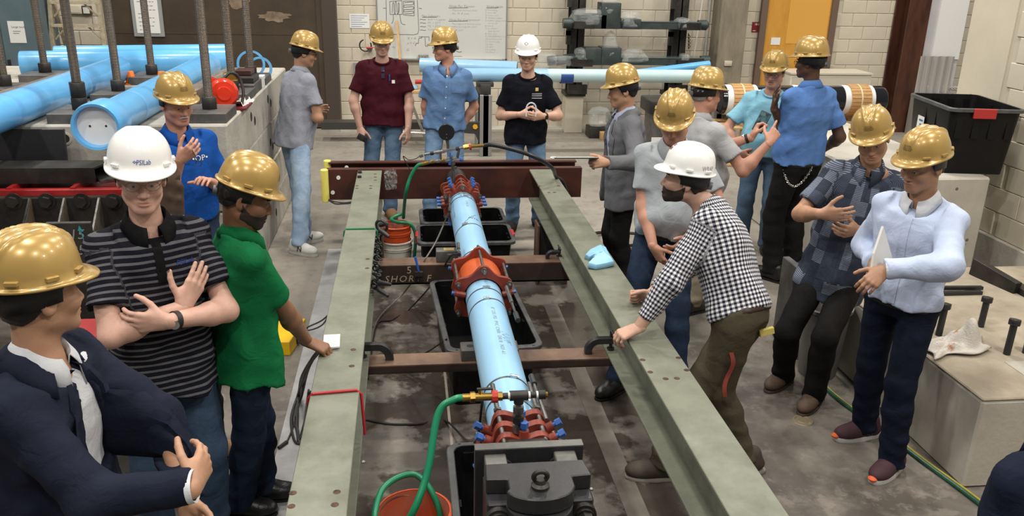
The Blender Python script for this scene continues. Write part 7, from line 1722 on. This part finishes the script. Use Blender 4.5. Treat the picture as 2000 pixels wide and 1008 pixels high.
# 1 navy blazer, foreground left
m_navy = cloth('navy_wool', (0.010, 0.013, 0.026), 0.8, col2=(0.013, 0.016, 0.031))
P1 = person('man in navy blazer and gold hard hat in left foreground, seen from behind', (76, 577), 1.76, 98, 100, 44, 2, 0, (0.05, 0), arms={'R': arm((212, 1004, -1), (376, 950, -1), 'relax', (0.15, 0.95, 0.2), (-0.3, 0.1, 1)), 'L': arm((360, 850, 1), (368, 992, -1), 'relax', (0.35, -0.6, -0.7), (0.8, 0, 0.5))},
            skin='tan', hair='full', hair_col=(0.006, 0.005, 0.005), top='blazer', top_mat=m_navy, leg_mat=c_navyt, undershirt=c_white, cuff_mat=c_white, seed=3, fine=0.9, hat_label='gold hard hat of the navy blazer man', hem=-0.38, hat_print=False)
# 2 striped polo, white helmet
def psi_mark(o, loc, st):
    mb_ = M('blue_logo', (0.012, 0.05, 0.30), 0.5); dome_text(o, loc, st, 'PSILab', 0.023, -0.06, 0.155, mb_, 0.2)
    for a_, p_ in ((0.20, 0.15), (0.24, 0.165), (0.20, 0.18), (0.165, 0.165)):
        m = MB(); m.add([loc(dome_pt(a_+da, p_+dp, st, 0.0012)) for da, dp in ((-0.022, 0), (0, 0.012), (0.022, 0), (0, -0.012))], [(0, 1, 2, 3)]); m.build('logo_mark', mb_, o, smooth=0)
m_strp = pattern_cloth('striped_knit', 'stripe', (0.008, 0.008, 0.013), (0.10, 0.10, 0.112))
def e2(I):
    placket(I, c_black, 0.62, 0.94, True); front_patch(I, None, 'embroidered_logo', M('blue_logo', (0.012, 0.05, 0.30), 0.5), 0.004, text='PSILab', size=0.028, at=(0.095, 0.73), shear=0.2)
P2 = person('man in black and grey striped polo with white hard hat, arms crossed', (276, 350), 1.84, 152, 150, 162, 3, -3, (0.02, 0), arms={'R': larm((0.20, 0.15, 0.34), (-0.06, 0.185, 0.46), 'flat', (-0.55, -0.12, 0.75), (0.8, 0.1, 0.5)), 'L': larm((-0.21, 0.15, 0.38), (0.05, 0.255, 0.43), 'relax', (0.9, -0.35, 0.05), (0, 0.1, 1))},
            skin='fair', hair='thin', hair_col=(0.16, 0.11, 0.07), top='polo', top_mat=m_strp, collar_mat=c_black, leg_mat=cloth('indigo_jeans', (0.028, 0.052, 0.092), col2=(0.045, 0.075, 0.125), vscale=8), glasses=(0.25, 0.20, 0.15), hat='white', hat_style='smooth', hat_extras=psi_mark, hat_print=False, hat_label='white hard hat with blue PSILab mark', hem=-0.22, w=0.97, d=1.0, belly=0.015, seed=4, fine=0.9, extra=e2, watch=('L', m_chrome), shoe=SH_BR)
# 3 blue polo with moustache
m_blue = cloth('royal_blue_knit', (0.010, 0.075, 0.33))
def e3(I):
    placket(I, m_blue, 0.66, 0.93, True, m_bolt); front_patch(I, None, 'embroidered_logo', m_white, 0.004, text='•OP•', size=0.05, at=(0.085, 0.70))
    wr = I['J']['R'][1]; m = MB(); c = Vector(wr+A3((0.05, -0.02, 0.09)))
    m.tube([c, c+Vector((0.03, -0.01, -0.03)), c+Vector((0.06, -0.02, -0.09))], 0.003, 6); m.torus(c+Vector((0.06, -0.02, -0.10)), (0.2, 1, 0.1), 0.018, 0.002, 14, 5); tag(m.build('spectacles', m_mill), 'folded glasses held by the blue-polo man', 'glasses')
P3 = person('man in royal blue polo with grey moustache and gold hard hat', (344, 204), 1.77, 155, 150, 140, 8, 0, (0.03, 0), arms={'R': arm((330, 372, -1), (352, 312, -1), 'cup', (0.75, -0.2, 0.6), (-0.1, -0.3, 1)), 'L': larm((-0.22, 0.03, 0.38), (-0.10, 0.22, 0.46), 'relax')},
            skin='ruddy', hair='thin', hair_col=(0.30, 0.29, 0.28), stache=(0.38, 0.36, 0.34), top='polo', top_mat=m_blue, leg_mat=j_dark, belt=(0.012, 0.01, 0.01), tuck=True, belly=0.04, w=1.05, seed=6, extra=e3, feet={'L': (428, 716, 120), 'R': (375, 715, 190)}, shoe=SH_B, hat_label='gold hard hat of the moustached man')
# 4 woman mostly hidden behind the striped polo
P4 = person('person with long brown hair and pale blue shirt hidden behind striped polo man', (316, 362), 1.62, 15, 15, 5, 5, 0, (0.04, 0), skin='light', hair='full', hair_col=(0.055, 0.03, 0.018), long_hair=True, top='shirt', top_mat=cloth('pale_blue_shirt', (0.30, 0.52, 0.62)), sleeve='short', leg_mat=c_black, hat=None, feet={'R': (418, 868, 75), 'L': (352, 850, 60)}, shoe=('boot', (0.27, 0.16, 0.075), (0.05, 0.035, 0.025)), seed=8, fine=1.15, w=0.9)
# 5 green polo, hand on the beam
P5 = person('bearded man in green polo reaching onto the left beam, gold hard hat', (480, 386), 1.70, 66, 66, 82, 20, 0, (0.06, 0.0), arms={'R': arm((515, 600, -1), (600, 667, 1), 'hook', (0.85, -0.05, -0.4), (0.15, 1, 0.15), wz=0.845), 'L': larm((-0.22, -0.02, 0.30), (-0.20, 0.05, -0.12), 'relax')},
            skin='brown', hair='short', hair_col=(0.008, 0.007, 0.006), beard=(0.028, 0.016, 0.011), top='polo', top_mat=cloth('green_pique', (0.006, 0.125, 0.042)), leg_mat=j_dark, feet={'R': (468, 975, 98), 'L': (512, 945, 92)}, shoe=SH_B, hem=-0.16, seed=11, fine=0.95, hat_label='gold hard hat of the green polo man')
# 6 grey polo man at the left back
P6 = person('man in grey polo and light jeans standing with crossed arms left of the frame', (594, 103), 1.79, 56, 58, 74, 14, 0, (0.15, 0.0), arms={'R': arm((622, 232, -1), (600, 222, 1), 'relax', (-0.6, 0.7, 0.1), (0, 0, 1)), 'L': arm((560, 220, 1), (610, 215, 1), 'relax', (0.9, 0.1, 0.1), (0, 0, 1))},
            skin='tan', hair='full', hair_col=(0.008, 0.007, 0.006), glasses=(0.01, 0.01, 0.01), top='polo', top_mat=cloth('heather_grey_knit', (0.27, 0.285, 0.34)), leg_mat=j_light, feet={'R': (585, 478, 120), 'L': (594, 458, 60)}, shoe=SN_W, seed=13, hem=-0.20, w=1.1, fine=1.1, hat_label='gold hard hat of the grey polo man at left', leg_w=1.05, belly=0.03)
# 7 maroon tee
def e7(I):
    T = I['T']; front_patch(I, (0.045, 0.60*T.L, 0.135, 0.60*T.L+0.10), 'chest_pocket', cloth('maroon_knit', (0.055, 0.008, 0.014)), 0.004); front_patch(I, (0.085, 0.61*T.L, 0.115, 0.61*T.L+0.032), 'pocket_patch', m_white, 0.007); front_patch(I, (0.060, 0.655*T.L, 0.068, 0.655*T.L+0.06), 'pen', M('blue_plastic', (0.02, 0.10, 0.45), 0.4), 0.010)
    for s in (-1, 1): front_patch(I, (-0.014, (0.80-0.10*(s > 0))*T.L, 0.018, (0.80-0.10*(s > 0))*T.L+0.045), 'hung_glasses', M('dark_lens', (0.03, 0.03, 0.05), 0.1), 0.010)
P7 = person('man in maroon t-shirt and jeans standing behind the frame, gold hard hat', (746, 82), 1.84, 180, 178, 174, 14, 0, (0.04, 0), arms={'R': arm((690, 198, 1), (704, 252, -1), 'grip', (0.05, -0.35, -0.9), (0.9, -0.3, 0)), 'L': arm((800, 200, 1), (797, 250, -1), 'relax', (0.0, -0.1, -1), (-0.5, -0.8, 0))},
            skin='fair', hair='full', hair_col=(0.012, 0.009, 0.007), top='tee', top_mat=cloth('maroon_knit', (0.055, 0.008, 0.014)), leg_mat=j_mid, feet={'R': (722, 400, 190), 'L': (762, 408, 165)}, shoe=('suede', (0.17, 0.095, 0.04), (0.10, 0.08, 0.05)), seed=15, w=1.1, d=1.05, hem=-0.10, fine=1.1, extra=e7, hat_label='gold hard hat of the maroon t-shirt man')
hnd = P7['J']['R']; pc_ = Vector(hnd[1]+A3((0.02, -0.06, -0.09))); e = empty('small_camera', 'small dark camera held by the maroon t-shirt man', 'camera'); MB().cbox(pc_, (0.10, 0.03, 0.06), 0.006, Matrix.Rotation(0.5, 3, 'Y')).build('camera_body', m_black, e); MB().cyl(pc_-Y*0.015, pc_-Y*0.03, 0.02, n=16).build('camera_lens', m_mill, e)
# 8 blue short-sleeved shirt
m_chamb = cloth('chambray', (0.10, 0.185, 0.36), col2=(0.125, 0.22, 0.40))
def e8(I): placket(I, m_chamb, 0.05, 0.93, True, m_white); T = I['T']; front_patch(I, (0.05, 0.58*T.L, 0.15, 0.58*T.L+0.11), 'chest_pocket', m_chamb, 0.004)
P8 = person('man in blue short-sleeved shirt with hands in jean pockets, gold hard hat', (868, 94), 1.81, 182, 184, 258, 4, 0, (0.02, 0), arms={'R': arm((831, 207, 1), (839, 256, 1), 'fist', (0.35, 0.15, -0.9), (0.3, -0.9, 0)), 'L': arm((926, 208, 1), (898, 254, -1), 'fist', (-0.6, 0.15, -0.8), (-0.3, -0.9, 0))},
            skin='ruddy', hair='short', hair_col=(0.035, 0.022, 0.016), glasses=(0.10, 0.06, 0.05), top='shirt', top_mat=m_chamb, leg_mat=j_blue, feet={'R': (838, 425, 195), 'L': (893, 425, 165)}, shoe=SH_B, seed=17, hem=-0.06, fine=1.1, extra=e8, hat_label='gold hard hat of the blue-shirted man in profile')
# 9 black tee with white helmet
def diamond(o, loc, st):
    m = MB(); m.add([loc(dome_pt(a_, p_, st, 0.0015)) for a_, p_ in ((-0.20, 0.38), (0.0, 0.46), (0.20, 0.38), (0.0, 0.30))], [(0, 1, 2, 3)]); m.build('diamond_logo', m_ink, o, smooth=0); m = MB(); m.add([loc(dome_pt(a_, p_, st, 0.0025)) for a_, p_ in ((-0.13, 0.372), (0.13, 0.372), (0.13, 0.388), (-0.13, 0.388))], [(0, 1, 2, 3)]); m.build('logo_line', m_white, o, smooth=0)
def e9(I):
    [front_patch(I, (0.04, 0.685*I['T'].L-0.018*q_, 0.135, 0.685*I['T'].L-0.018*q_+(0.011 if q_ < 2 else 0.004)), 'chest_print', m_inkg if q_ < 2 else m_white, 0.004) for q_ in range(3)]; front_patch(I, (0.072, 0.74*I['T'].L, 0.10, 0.74*I['T'].L+0.03), 'chest_emblem', M('gold_emblem', (0.45, 0.36, 0.12), 0.6), 0.004)
P9 = person('man in black t-shirt and white hard hat holding clear glasses', (1031, 110), 1.78, 185, 186, 196, 7, 0, (0.03, 0), arms={'R': arm((977, 226, 1), (1016, 224, -1), 'grip', (0.95, -0.35, -0.05), (0.2, -0.2, 1)), 'L': arm((1091, 228, 1), (1060, 227, -1), 'grip', (-0.95, -0.3, 0.0), (-0.2, -0.2, 1))},
            skin='light', hair='short', hair_col=(0.016, 0.011, 0.008), top='tee', top_mat=cloth('black_knit', (0.006, 0.007, 0.011)), leg_mat=j_blue, feet={'R': (1000, 432, 200), 'L': (1052, 428, 165)}, shoe=('suede', (0.015, 0.013, 0.012), (0.01, 0.01, 0.01)), seed=19, hem=-0.16, fine=1.1, hat='white', hat_style='rib', hat_print=False, hat_extras=diamond, extra=e9, hat_label='white hard hat with black diamond logo', watch=('L', m_mill))
gc_ = Vector((P9['J']['R'][1]+P9['J']['L'][1])/2)+Vector((-0.02, -0.10, 0.08)); m = MB(); m.tube([gc_+Vector((0.045*cos(t), -0.01, 0.055*sin(t)+(0.0 if sin(t) > -0.1 else -0.05))) for t in [0.0-0.35+(pi+0.7)*i/16 for i in range(17)]], 0.007, 8)
tag(m.build('safety_glasses', M('clear_plastic', (0.80, 0.80, 0.88), 0.08, alpha=0.55, spec=0.9)), 'clear safety glasses held by the black t-shirt man', 'glasses')
# 10 grey blazer
m_gbl = cloth('grey_wool', (0.115, 0.118, 0.130), col2=(0.135, 0.138, 0.15)); m_bstr = pattern_cloth('blue_stripe_shirt', 'vstripe', (0.60, 0.63, 0.72), (0.06, 0.10, 0.28))
P10 = person('man in grey blazer and black trousers holding a clipboard, gold hard hat', (1216, 176), 1.74, -88, -92, -84, 12, 0, (0.05, 0), arms={'L': arm((1244, 318, -1), (1186, 318, -1), 'grip', (-0.98, 0.05, 0.0), (0.1, 0.5, 0.85)), 'R': arm((1226, 300, 1), (1188, 312, -1), 'grip', (-0.98, -0.1, 0.0), (0.1, -0.5, 0.85))},
            skin='tan', hair='full', hair_col=(0.006, 0.005, 0.005), top='blazer', top_mat=m_gbl, undershirt=m_bstr, collar_mat=m_bstr, leg_mat=c_blackt, feet={'L': (1225, 560, -80), 'R': (1205, 545, -100)}, shoe=SH_B, seed=21, hem=-0.30, hat_label='gold hard hat of the grey blazer man', hat_print=False)
wl = P10['J']['L'][1]; e = empty('clipboard', 'white clipboard held level by the grey blazer man', 'clipboard'); cb0 = Vector(wl+A3((-0.22, 0.06, 0.02))); MB().cbox(cb0, (0.30, 0.21, 0.008), 0.002, Matrix.Rotation(-0.22, 3, 'X')).build('board', m_black, e); MB().box(cb0+Z*0.007, (0.28, 0.20, 0.004), Matrix.Rotation(-0.22, 3, 'X')).build('paper', m_white, e); MB().torus(cb0+Vector((-0.15, 0, 0.005)), (0, 0, 1), 0.02, 0.004, 14, 6).build('clip_ring', m_white, e)
# 11 light grey polo, head bowed
m_lg = cloth('pale_grey_knit', (0.37, 0.40, 0.43))
P11 = person('heavy-set man in pale grey polo with bowed head behind checked shirt', (1318, 236), 1.76, 198, 198, 206, 27, 0, (0.10, 0), arms={'R': arm((1256, 412, 1), (1276, 482, -1), 'relax', (0.5, -0.2, -0.8), (0.5, -0.8, 0.1)), 'L': arm((1415, 430, 1), (1312, 490, -1), 'relax', (-0.8, -0.3, -0.5), (-0.2, -0.8, 0.3))},
            skin='ruddy', hair='thin', hair_col=(0.20, 0.17, 0.15), top='polo', top_mat=m_lg, leg_mat=j_dark, tuck=True, belt=(0.014, 0.010, 0.008), belly=0.075, w=1.0, d=1.05, fat=0.006, feet={'R': (1205, 742, 235), 'L': (1320, 745, 205)}, shoe=SH_B, seed=23, hat_label='gold hard hat of the man with bowed head')
# 12 grey polo with phone
P12 = person('grey-haired man in light grey polo pointing at a phone, gold hard hat', (1379, 184), 1.76, 62, 64, 78, 6, 0, (0.05, 0), arms={'R': arm((1458, 345, -1), (1503, 278, -1), 'point', (0.55, 0.35, 0.72), (-0.5, 0.3, 0.6)), 'L': arm((1440, 318, 1), (1468, 268, -1), 'grip', (0.45, 0.2, 0.85), (-0.3, -0.9, 0.2))},
            skin='ruddy', hair='short', hair_col=(0.26, 0.25, 0.245), glasses=(0.08, 0.05, 0.04), top='polo', top_mat=cloth('grey_marl_knit', (0.38, 0.385, 0.40)), leg_mat=cloth('khaki_twill', (0.30, 0.26, 0.19)), belly=0.08, w=1.08, d=1.08, seed=25, hat_label='gold hard hat of the man with a phone', watch=('L', m_chrome), hem=-0.06, fat=0.004, feet={'R': (0.11, 0.0, 62, 0), 'L': (-0.11, 0.02, 62, 0)})
ph = P12['J']['L']; pcx = Vector(ph[1])+Vector((0.075, 0.03, 0.105)); e = empty('smartphone', 'black smartphone held up by the grey polo man', 'phone'); Rp = Matrix.Rotation(-0.5, 3, 'Z') @ Matrix.Rotation(0.35, 3, 'Y') @ Matrix.Rotation(-0.25, 3, 'X'); MB().cbox(pcx, (0.078, 0.010, 0.155), 0.004, Rp).build('phone_body', m_black, e); MB().box(pcx+(Rp @ Vector((0, -0.0056, 0))), (0.068, 0.001, 0.138), Rp).build('phone_screen', M('phone_screen', (0.10, 0.20, 0.24), 0.1, col2=(0.02, 0.04, 0.05), vscale=30), e)
# 13 light blue tee
P13 = person('man in light blue t-shirt and jeans with hand on hip, gold hard hat', (1512, 142), 1.75, 205, 205, 216, 8, 0, (0.03, 0), arms={'R': arm((1416, 256, 1), (1442, 298, -1), 'fist', (0.8, -0.2, -0.4), (0.3, -0.6, 0.5)), 'L': arm((1590, 280, 1), (1570, 330, -1), 'relax')},
            skin='ruddy', hair='short', hair_col=(0.20, 0.17, 0.15), stache=(0.22, 0.18, 0.15), glasses=(0.06, 0.06, 0.06), top='tee', top_mat=cloth('sky_blue_knit', (0.24, 0.51, 0.66)), leg_mat=j_mid, belly=0.055, w=1.12, d=1.08, fat=0.005, seed=27, fine=1.1, hem=-0.02, belt=(0.012, 0.010, 0.009), hat_label='gold hard hat of the light blue t-shirt man')
# 14 blue work shirt, back turned
m_work = cloth('work_blue', (0.085, 0.185, 0.45), col2=(0.10, 0.21, 0.50))
P14 = person('tall man in blue work shirt and black trousers with key chain, back to camera', (1582, 122), 1.90, -22, -20, -42, 4, 0, (0.02, 0), headY=6.45, arms={'R': arm((1640, 268, 1), (1610, 290, 1), 'relax'), 'L': arm((1535, 260, 1), (1512, 212, -1), 'open', (0.0, 0.2, 0.95), (-0.3, -0.6, 0.2))},
            skin='dark', hair='short', hair_col=(0.006, 0.005, 0.005), glasses=(0.01, 0.01, 0.01), top='shirt', top_mat=m_work, leg_mat=c_blackt, tuck=True, belt=(0.008, 0.008, 0.008), belly=0.03, w=1.1, d=1.05, seed=29, hat_label='gold hard hat of the blue work shirt man', shoe=SH_B, leg_w=1.1)
T14 = P14['T']; a_ = Vector(P14['hp']+T14.up*0.0-T14.r1*0.20-np.cross(T14.up, T14.r1)*0.03); b_ = Vector(P14['hp']-T14.r1*0.02-np.cross(T14.up, T14.r1)*0.17); kc = empty('key_chain', 'silver key chain looping from belt of the black trousers', 'chain'); pts_ = [a_+(b_-a_)*t-Z*(0.60*t*(1-t))+Vector((-0.12, -0.20, 0))*t*(1-t) for t in [i/34 for i in range(35)]]
for i, p in enumerate(pts_): MB().torus(p, ((pts_[min(34, i+1)]-pts_[max(0, i-1)]).normalized().orthogonal() if i % 2 else (pts_[min(34, i+1)]-pts_[max(0, i-1)]).normalized().orthogonal().cross((pts_[min(34, i+1)]-pts_[max(0, i-1)]).normalized())), 0.0075, 0.0024, 8, 5).build('chain_link', m_chrome, kc)
# 15 checked shirt leaning on the right beam
m_ging = pattern_cloth('gingham', 'gingham', (0.72, 0.72, 0.76), (0.008, 0.010, 0.028))
def wrap_mark(o, loc, st):
    dome_text(o, loc, st, 'WRAP', 0.028, -2.35, 0.14, M('faded_pen', (0.30, 0.30, 0.30), 0.6)); mr = M('maroon_print', (0.16, 0.03, 0.025), 0.6)
    for i in (0, 1):
        for j in (0, 1):
            m = MB(); a0, p0 = -0.17+0.19*i, 0.42+0.13*j; m.add([loc(dome_pt(a0+da, p0+dp, st, 0.0015)) for da, dp in ((0, 0), (0.16, 0), (0.16, 0.10), (0, 0.10))], [(0, 1, 2, 3)]); m.build('emblem_square', mr, o, smooth=0); dome_text(o, loc, st, ['T', 'J', 'R', 'E'][2*i+j], 0.022, a0+0.08, p0+0.05, m_white)
P15 = person('bearded man in black and white checked shirt leaning on right beam, white hard hat', (1338, 352), 1.80, -62, -66, -72, -6, 0, hip=(1447, 615, 3.70), headY=4.02, nb=(1385, 405, 3.97), arms={'L': arm((1318, 560, -1), (1248, 640, 1), 'hook', (-0.85, 0.0, -0.35), (0.0, 1.0, 0.25), wz=0.84), 'R': arm((1350, 515, 1), (1268, 576, 1), 'fist', (-0.98, 0.1, -0.1), (0.0, -0.35, 0.9), wz=0.825)},
             skin='light', hair='full', hair_col=(0.014, 0.009, 0.007), beard=(0.020, 0.012, 0.008), top='shirt', sleeve='long', sleeve_roll=True, top_mat=m_ging, leg_mat=cloth('olive_twill', (0.068, 0.057, 0.038), col2=(0.082, 0.068, 0.045)), tuck=True, belt=(0.030, 0.014, 0.010), feet={'R': (1292, 905, -85), 'L': (1452, 892, -80)}, shoe=SH_BOAT, hat='white', hat_style='rib', hat_print=False, hat_extras=wrap_mark, hat_label='white hard hat with maroon emblem', seed=31, fine=0.95, w=1.06, leg_w=1.12, d=1.08)
# 16 plaid shirt
m_plaid = pattern_cloth('dark_plaid', 'plaid', (0.012, 0.016, 0.028), (0.045, 0.058, 0.092), (0.22, 0.25, 0.32))
def e16(I): placket(I, m_plaid, -0.12, 0.90, False)
P16 = person('young man in dark patterned shirt gesturing with both hands, gold hard hat', (1704, 272), 1.74, 205, 205, 212, 18, 12, (0.10, -0.05), hip=(1628, 534, 4.50), arms={'R': arm((1562, 418, -1), (1604, 418, -1), 'open', (0.85, -0.4, 0.05), (0.2, -0.2, 1)), 'L': arm((1718, 472, 1), (1674, 450, -1), 'cup', (-0.9, -0.35, 0.05), (-0.1, -0.3, 1))},
             skin='tan', hair='short', hair_col=(0.008, 0.006, 0.006), top='shirt', top_mat=m_plaid, leg_mat=cloth('charcoal_twill', (0.014, 0.013, 0.013)), feet={'R': (1530, 728, 235), 'L': (1590, 768, 228)}, shoe=SH_BR, seed=33, hem=-0.20, extra=e16, hat_label='gold hard hat of the patterned-shirt man')
# 17 pale blue dress shirt
m_dress = cloth('pale_blue_poplin', (0.50, 0.58, 0.77), col2=(0.47, 0.55, 0.74), wscale=400)
def e17(I): placket(I, m_dress, 0.04, 0.90, False)
P17 = person('man in pale blue dress shirt and navy trousers holding papers, gold hard hat', (1803, 324), 1.75, 236, 234, 252, 12, 0, (0.05, 0.0), arms={'L': arm((1852, 520, -1), (1718, 527, -1), 'relax', (-0.75, -0.1, -0.6), (-0.5, 0.6, 0.4)), 'R': arm((1690, 478, 1), (1706, 512, -1), 'fist', (-0.2, -0.2, -0.95), (-0.6, -0.6, 0.3))},
             skin='olive', hair='short', hair_col=(0.007, 0.006, 0.006), top='shirt', sleeve='long', top_mat=m_dress, collar_mat=c_white, cuff_mat=c_white, leg_mat=c_navyt, tuck=True, belt=(0.008, 0.008, 0.010), feet={'R': (1688, 828, 262), 'L': (1742, 896, 238)}, shoe=SN_M, seed=35, extra=e17, w=1.02, hat_label='gold hard hat of the pale blue shirt man')
e = empty('paper_pad', 'white paper pad held against the pale blue shirt', 'paper'); yp = float(P17['hp'][1])-0.22
pf = (aty(1716, 505, yp), Vector((0.92, 0.35, 0)).normalized(), Vector((-0.02, 0.10, 1)).normalized(), Vector((0.35, -0.92, 0)).normalized())
MB().prism([(-0.05, -0.10), (0.09, -0.02), (0.085, 0.0), (0.005, 0.155), (-0.04, 0.03)], -0.006, 0.006, pf).build('sheets', m_white, e, smooth=0)
# 18 navy shoulder at the lower right corner
P18 = person('person in dark navy jacket at the lower right picture corner, only a shoulder visible', (2108, 738), 1.72, -15, -15, -10, 5, 0, (0.04, 0), skin='light', hair='full', hair_col=(0.02, 0.014, 0.01), top='shirt', sleeve='long', top_mat=cloth('dark_navy_fleece', (0.010, 0.014, 0.030)), leg_mat=j_dark, hat=None, seed=37, fine=1.1, hem=-0.15)
# red strap and folded yellow papers on the olive trousers
k15 = P15['knee']['L']; hj, kn = k15; sd = Vector((-0.1, -1, 0)).normalized()
p0 = Vector(hj+(kn-hj)*0.35)+sd*0.108; m = MB(); vs = []
for i in range(9):
    t = i/8; c = p0+Vector((-0.02+0.015*sin(t*6), 0.0, -0.24*t))+sd*(0.006*sin(t*9)); vs += [c-Vector((0.011, 0, 0)), c+Vector((0.011, 0, 0)), c-Vector((0.011, 0, 0))+sd*0.003, c+Vector((0.011, 0, 0))+sd*0.003]
m.add(vs, [(4*i, 4*i+1, 4*i+5, 4*i+4) for i in range(8)]+[(4*i+3, 4*i+2, 4*i+6, 4*i+7) for i in range(8)]+[(4*i, 4*i+4, 4*i+6, 4*i+2) for i in range(8)]+[(4*i+1, 4*i+3, 4*i+7, 4*i+5) for i in range(8)]); tag(m.build('key_strap', M('red_strap', (0.26, 0.045, 0.03), 0.6), smooth=60), 'red key strap hanging from pocket of the olive trousers', 'strap')
# shoe marks and pocket paper
for s_, (d_, sz) in {'R': (120, 0.065), 'L': (60, 0.065)}.items():
    f_ = Vector(hdir(d_)); r_ = Vector((f_.y, -f_.x, 0)); p_ = Vector(P6['ank'][s_]); p_.z = 0.062
    sh_ = [c for c in P6['root'].children if c.name.startswith('shoe')][0 if s_ == 'R' else 1]
    lettering('shoe_logo', 'N', sz, p_+r_*0.0545+f_*0.03, f_, Z, m_ink, sh_, align='CENTER', shear=0.2, offset=0.002)
for s_, d_ in (('R', 262), ('L', 238)):
    f_ = Vector(hdir(d_)); p_ = Vector(P17['ank'][s_]); sh_ = [c for c in P17['root'].children if c.name.startswith('shoe')][0 if s_ == 'R' else 1]
    MB().lathe([(0, 0.016), (0.016, 0.010), (0.024, 0.0), (0.02, -0.010), (0, -0.012)], Vector((p_.x, p_.y, 0.036))+f_*0.178, (0, 0, 1), 16).build('toe_accent', M('orange_rubber', (0.70, 0.12, 0.03), 0.6), sh_)
    r_ = Vector((f_.y, -f_.x, 0)); lettering('shoe_logo', 'UA', 0.03, Vector((p_.x, p_.y, 0.055))-r_*0.0545+f_*0.0, -f_, Z, m_white, sh_, align='CENTER')
tag(MB().box(aty(1497, 648, float(P15['hp'][1])-0.03), (0.075, 0.02, 0.035), Matrix.Rotation(-0.25, 3, 'Y')).build('folded_paper', M('yellow_paper', (0.72, 0.60, 0.16), 0.7), bevel=0.002), 'folded yellow paper in back pocket of the olive trousers', 'paper')
# ------------------------------------------------------------------ put every Empty at the base of its thing
bpy.context.view_layer.update()
def kids(o): 
    out = []
    for c in o.children: out.append(c); out += kids(c)
    return out
for o in list(SC.objects):
    if o.type == 'EMPTY' and o.parent is None and o.children:
        lo = Vector((1e9,)*3); hi = -lo
        for c in kids(o):
            if c.type != 'MESH': continue
            for b in c.bound_box:
                p = c.matrix_world @ Vector(b); lo = Vector(map(min, lo, p)); hi = Vector(map(max, hi, p))
        base = Vector(((lo.x+hi.x)/2, (lo.y+hi.y)/2, lo.z)); inv = Matrix.Translation(-base)
        for c in o.children: c.matrix_parent_inverse = inv
        o.location = base
bpy.context.view_layer.update()
